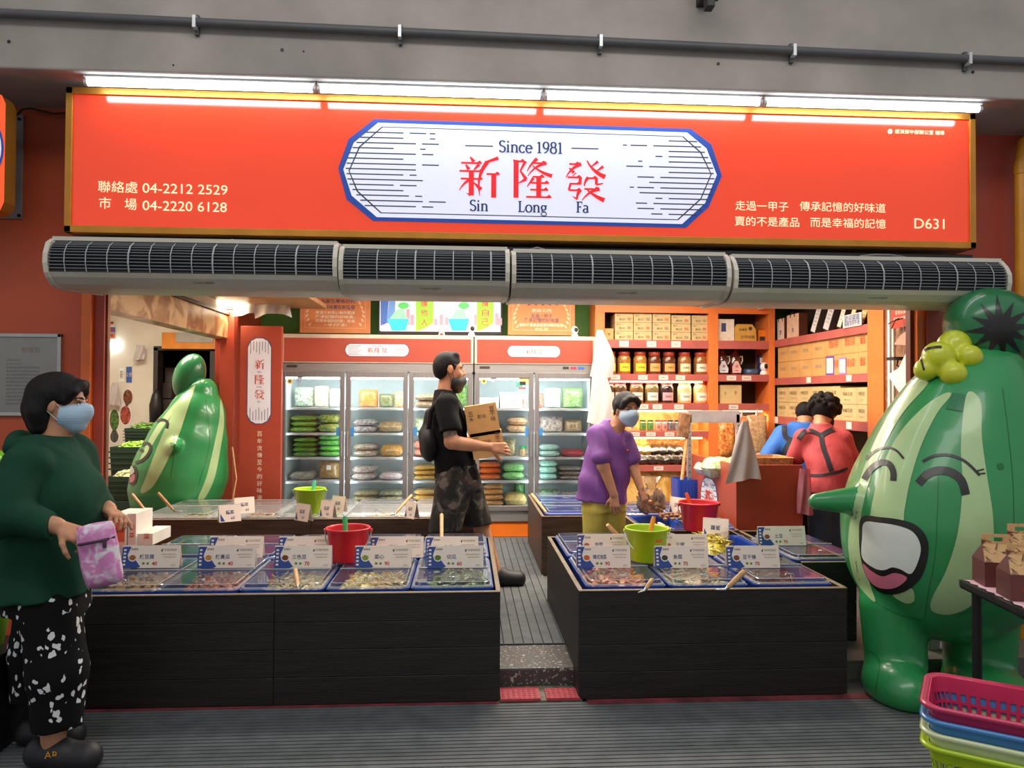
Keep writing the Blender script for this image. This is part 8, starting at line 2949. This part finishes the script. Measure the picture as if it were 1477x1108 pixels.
hand(s, W(.028, -.215, .70), (.05, -.05, -1), (.5, .7, 0), -1, (.25, .3, .32, .35), .95, .3)
hand(s, W(.238, -.135, .73), (.28, -.25, -.9), (-.6, .6, -.2), 1, (.3, .4, .5, .55), .95, .6)
s.chain([W(-.07, -.02, .58), W(-.06, -.02, .34), W(-.06, 0, .05)], [.085, .055, .04], .02)
s.chain([W(.06, .02, .58), W(.06, .02, .34), W(.06, .04, .05)], [.085, .055, .04], .02)
s.build('body', m_skin2, wo, 1, True)
eyes(q, T, wo, hair=m_hairg)
mask(q, T, wo, m_mask)
s = Solid(W(-.02, -.24, 1.12), W(.32, .12, 1.5), .005)
s.ell(q(0, -.016, .040), (.084, .106, .090), 0, T)
s.chain([q(0, -.065, .02), q(0, -.07, -.04)], [.072, .062], .03)
for x in (-1, 1):
    s.chain([q(x * .022, .076, .082), q(x * .052, .066, .058), q(x * .068, .044, .020)], [.024, .020, .012], .02)
    s.chain([q(x * .072, -.01, .03), q(x * .074, -.02, -.03)], [.024, .018], .02)
s.ell(q(0, .122, -.020), (.078, .080, .098), .012, T, '-')
s.build('hair', m_hairg, wo, 1, True)
m_purple = M('purple_blouse', '#7A4A96', .7, var=.08, scale=7, bump=1.0, bscale=12, stretch=(1, 1, .4))
s = Solid(W(-.32, -.36, .52), W(.36, .26, 1.32), .007)
s.loft([(*W(-.018, 0, .615), .190, .155), (*W(-.008, 0, .75), .184, .15), (*W(.005, 0, .88), .172, .14), (*W(.03, 0, 1.03), .152, .13), (*W(.032, 0, 1.13), .130, .115), (*W(.045, -.01, 1.20), .072, .075), (*W(.055, -.015, 1.225), .06, .062)], .03)
s.cap(W(-.075, -.075, 1.115), W(-.058, -.175, .965), .072, .070, .018)
s.cap(W(.150, -.01, 1.08), W(.192, -.05, .93), .062, .058, .018)
s.cut(W(0, 0, .615), (-.06, 0, -1))
s.cap(W(.075, -.05, 1.20), W(.085, -.12, 1.14), .045, .03, .01, '-')
ruffle(s, .008, 34, 26, 30, 1.0)
g = s.grid()
s.F = (s.F + np.sin((g[0] - X0) * 45 + 1.0) * .008 * np.clip((1.0 - g[2]) / .35, 0, 1)).astype(np.float32)
s.cut(W(0, 0, .622), (-.06, 0, -1))
s.build('blouse', m_purple, wo, 1, True)
mb = MB()
bp = s.bvh()
for k, (px, v) in enumerate(((903, 636), (905, 650), (906, 664), (907, 680))):
    d = ray(px, v).normalized()
    hit = bp.ray_cast(CAM, d)[0]
    if hit:
        mb.ell(hit, (.011 if k == 1 else .006,) * 3, m_orink if k == 1 else m_ink, 10, 6)
mb.build('buttons', wo)
s = Solid(W(-.26, -.24, .04), W(.26, .24, .72), .008)
s.loft([(*W(-.005, 0, .56), .155, .125), (*W(-.005, 0, .70), .15, .12)], .03)
s.cap(W(-.068, -.02, .56), W(-.062, 0, .06), .100, .078, .03)
s.cap(W(.062, .02, .56), W(.06, .03, .06), .100, .078, .03)
s.cut(W(0, 0, .06), (0, 0, -1))
ruffle(s, .005, 40, 30, 5)
s.build('trousers', M('yellow_trousers', '#CDBE56', .7, var=.06, bump=.9, bscale=12, stretch=(1, 1, .3)), wo, 1, True)
shoe('shoe', m_shoe, wo, W(-.075, .06, 0), W(-.03, -.17, 0), .07, .045, .008)
shoe('shoe', m_shoe, wo, W(.05, .10, 0), W(.09, -.13, 0), .07, .045, .008)

# --- two staff behind the checkout, backs to the viewer
X0, Y0 = P(1199, 700, 5.62).x, 5.62
st = thing('person', 'person with curly black hair in a red shirt and dark apron straps, back turned', 'person', W(0, 0, 0))
s = Solid(W(-.32, -.28, -.01), W(.55, .62, 1.5), .007)
T = frame((.55, .60, -.55))
q = head(s, W(.085, .28, 1.255), T, 1.0)
s.cap(W(.04, .25, 1.22), W(.0, .16, 1.08), .052, .062, .03)
s.loft([(*W(-.01, -.02, .70), .13, .10), (*W(0, .05, .92), .14, .10), (*W(.0, .13, 1.08), .12, .09)], .03)
s.chain([W(.165, .14, 1.07), W(.225, .12, .88), W(.29, .36, .93)], [.05, .042, .03], .02)
s.chain([W(-.165, .14, 1.07), W(-.20, .28, .88), W(.0, .50, .92)], [.05, .042, .03], .02)
hand(s, W(.295, .37, .93), (.3, .9, -.1), (-.5, 0, -1), 1, (.4, .5, .5, .55), .95, .5)
hand(s, W(.01, .505, .92), (.5, .8, -.1), (.5, 0, -1), -1, (.4, .5, .5, .55), .95, .5)
s.chain([W(-.08, 0, .68), W(-.08, .02, .38), W(-.08, 0, .05)], [.09, .06, .045], .02)
s.chain([W(.08, 0, .68), W(.08, .02, .38), W(.08, 0, .05)], [.09, .06, .045], .02)
s.build('body', m_skin2, st, 1, True)
eyes(q, T, st)
mask(q, T, st, m_maskk, .007)
s = Solid(W(-.16, .02, 1.02), W(.34, .54, 1.54), .007)
rq = random.Random(9)
s.ell(q(0, -.03, .045), (.108, .122, .11), 0, T)
for i in range(110):
    a, b = rq.uniform(0, 2 * PI), rq.uniform(-.35, 1)
    d = Vector((math.cos(a) * math.sqrt(1 - b * b), math.sin(a) * math.sqrt(1 - b * b), b))
    if d.y > .55 and d.z < .6:
        continue
    s.ell(q(d.x * .112, -.03 + d.y * .126, .045 + d.z * .112), (rq.uniform(.016, .026),) * 3, .008)
s.build('hair', m_hair, st, 1, True)
m_redt = M('red_work_shirt', '#C04A50', .75, var=.07, scale=6, bump=1.0, bscale=12, stretch=(1, 1, .6))
s = Solid(W(-.34, -.30, .55), W(.40, .45, 1.3), .008)
s.loft([(*W(-.005, -.02, .64), .180, .155), (*W(-.005, -.01, .76), .178, .15), (*W(0, .03, .90), .182, .145), (*W(.005, .10, 1.02), .185, .135), (*W(.008, .155, 1.10), .165, .11), (*W(.012, .19, 1.155), .085, .07), (*W(.015, .20, 1.18), .07, .062)], .03)
s.cap(W(.16, .13, 1.06), W(.215, .12, .92), .080, .072, .04)
s.cap(W(-.16, .13, 1.06), W(-.19, .20, .92), .080, .072, .04)
ruffle(s, .006, 28, 24, 34, 2)
s.cut(W(0, 0, .655), (0, 0, -1))
s.build('shirt', m_redt, st, 1, True)
bs_ = s.bvh()
off = WLOC[st.name]
m_apr = M('apron_strap', '#20222E', .6, var=.05)
for pts, w in (([(1152, 634), (1159, 624), (1170, 622), (1184, 629)], 6), ([(1206, 618), (1196, 622), (1184, 629)], 7), ([(1184, 627), (1187, 645), (1193, 662), (1199, 680)], 7), ([(1158, 684), (1180, 686), (1205, 682), (1222, 676)], 4)):
    printed('apron_strap', ribbon(pts, w), bs_, m_apr, st, .005, 4, off)
s = Solid(W(-.3, -.24, .02), W(.3, .28, .80), .009)
s.loft([(*W(-.005, -.01, .58), .165, .135), (*W(-.005, -.01, .72), .165, .14)], .03)
s.cap(W(-.085, 0, .58), W(-.08, .01, .05), .105, .082, .03)
s.cap(W(.085, 0, .58), W(.08, .01, .05), .105, .082, .03)
ruffle(s, .005, 34, 26, 10)
s.build('jeans', M('blue_jeans', '#34465E', .75, var=.12, scale=10, bump=.2, bscale=40), st, 1, True)
shoe('shoe', m_shoe, st, W(-.08, -.07, 0), W(-.08, .18, 0), .07, .045, .009)
shoe('shoe', m_shoe, st, W(.08, -.07, 0), W(.08, .18, 0), .07, .045, .009)
# pink plastic bag beside him
a, b = P(1161, 676, 5.41), P(1161, 742, 5.41)
hanging_sheet('pink_plastic_bag', 'crumpled pink plastic bag hanging behind the red checkout beside the person in red', 'plastic bag', a, b, .08, .13, clear('pink_film', '#F0A0B0', cover=.45, rough=.15), seed=22, thick=.03)
X0, Y0 = P(1163, 700, 6.3).x, 6.3
st = thing('person', 'person in a bright blue shirt with dark straps, mostly hidden behind the person in red', 'person', W(0, 0, 0))
s = Solid(W(-.46, -.3, -.01), W(.36, .5, 1.45), .008)
T = frame((.4, .7, -.5))
q = head(s, W(.10, .24, 1.22), T, .97)
s.cap(W(.08, .2, 1.18), W(.0, .12, 1.06), .052, .062, .03)
s.loft([(*W(.0, .0, .70), .13, .10), (*W(0, .03, .92), .14, .10), (*W(.0, .10, 1.08), .12, .09)], .03)
s.chain([W(-.17, .10, 1.05), W(-.31, .08, .86), W(-.30, .30, .86)], [.05, .042, .03], .02)
s.chain([W(.17, .10, 1.05), W(.24, .16, .86), W(.2, .36, .90)], [.05, .042, .03], .02)
hand(s, W(-.30, .31, .86), (.1, 1, 0), (0, 0, -1), -1, (.4, .5, .5, .5), .95)
hand(s, W(.2, .37, .9), (-.1, 1, 0), (0, 0, -1), 1, (.4, .5, .5, .5), .95)
s.chain([W(-.08, 0, .68), W(-.08, .02, .38), W(-.08, 0, .05)], [.09, .06, .045], .02)
s.chain([W(.08, 0, .68), W(.08, .02, .38), W(.08, 0, .05)], [.09, .06, .045], .02)
s.build('body', m_skin2, st, 1, True)
eyes(q, T, st)
s = Solid(W(-.06, .06, 1.05), W(.28, .44, 1.42), .008)
s.ell(q(0, -.02, .04), (.082, .10, .09), 0, T)
s.ell(q(0, .11, -.03), (.08, .08, .09), .01, T, '-')
s.build('hair', m_hair, st, 1, True)
m_bshirt = M('bright_blue_shirt', '#2A6AC8', .65, var=.06, bump=.2, bscale=25)
s = Solid(W(-.48, -.28, .55), W(.38, .4, 1.3), .009)
s.loft([(*W(0, 0, .62), .18, .15), (*W(0, 0, .76), .18, .15), (*W(-.02, .03, .90), .19, .145), (*W(-.03, .07, 1.03), .19, .13), (*W(-.01, .11, 1.12), .15, .10), (*W(.02, .13, 1.17), .08, .07)], .03)
s.cap(W(-.17, .09, 1.06), W(-.31, .07, .87), .088, .075, .05)
s.cap(W(.17, .09, 1.05), W(.23, .14, .90), .08, .07, .04)
ruffle(s, .005, 18, 18, 20, 3)
s.cut(W(0, 0, .64), (0, 0, -1))
s.build('shirt', m_bshirt, st, 1, True)
bs_ = s.bvh()
for pts, w in (([(1131, 613), (1133, 630), (1146, 636), (1160, 636)], 7), ([(1140, 636), (1132, 650), (1126, 670)], 7)):
    printed('apron_strap', ribbon(pts, w), bs_, m_apr, st, .005, 4, WLOC[st.name])
s = Solid(W(-.3, -.24, .02), W(.3, .28, .78), .010)
s.loft([(*W(0, 0, .58), .16, .13), (*W(0, 0, .70), .16, .13)], .03)
s.cap(W(-.085, 0, .58), W(-.08, .01, .05), .105, .082, .03)
s.cap(W(.085, 0, .58), W(.08, .01, .05), .105, .082, .03)
s.build('trousers', m_bagk, st, 1, True)
shoe('shoe', m_shoe, st, W(-.08, -.07, 0), W(-.08, .18, 0), .07, .045, .010)
shoe('shoe', m_shoe, st, W(.08, -.07, 0), W(.08, .18, 0), .07, .045, .010)
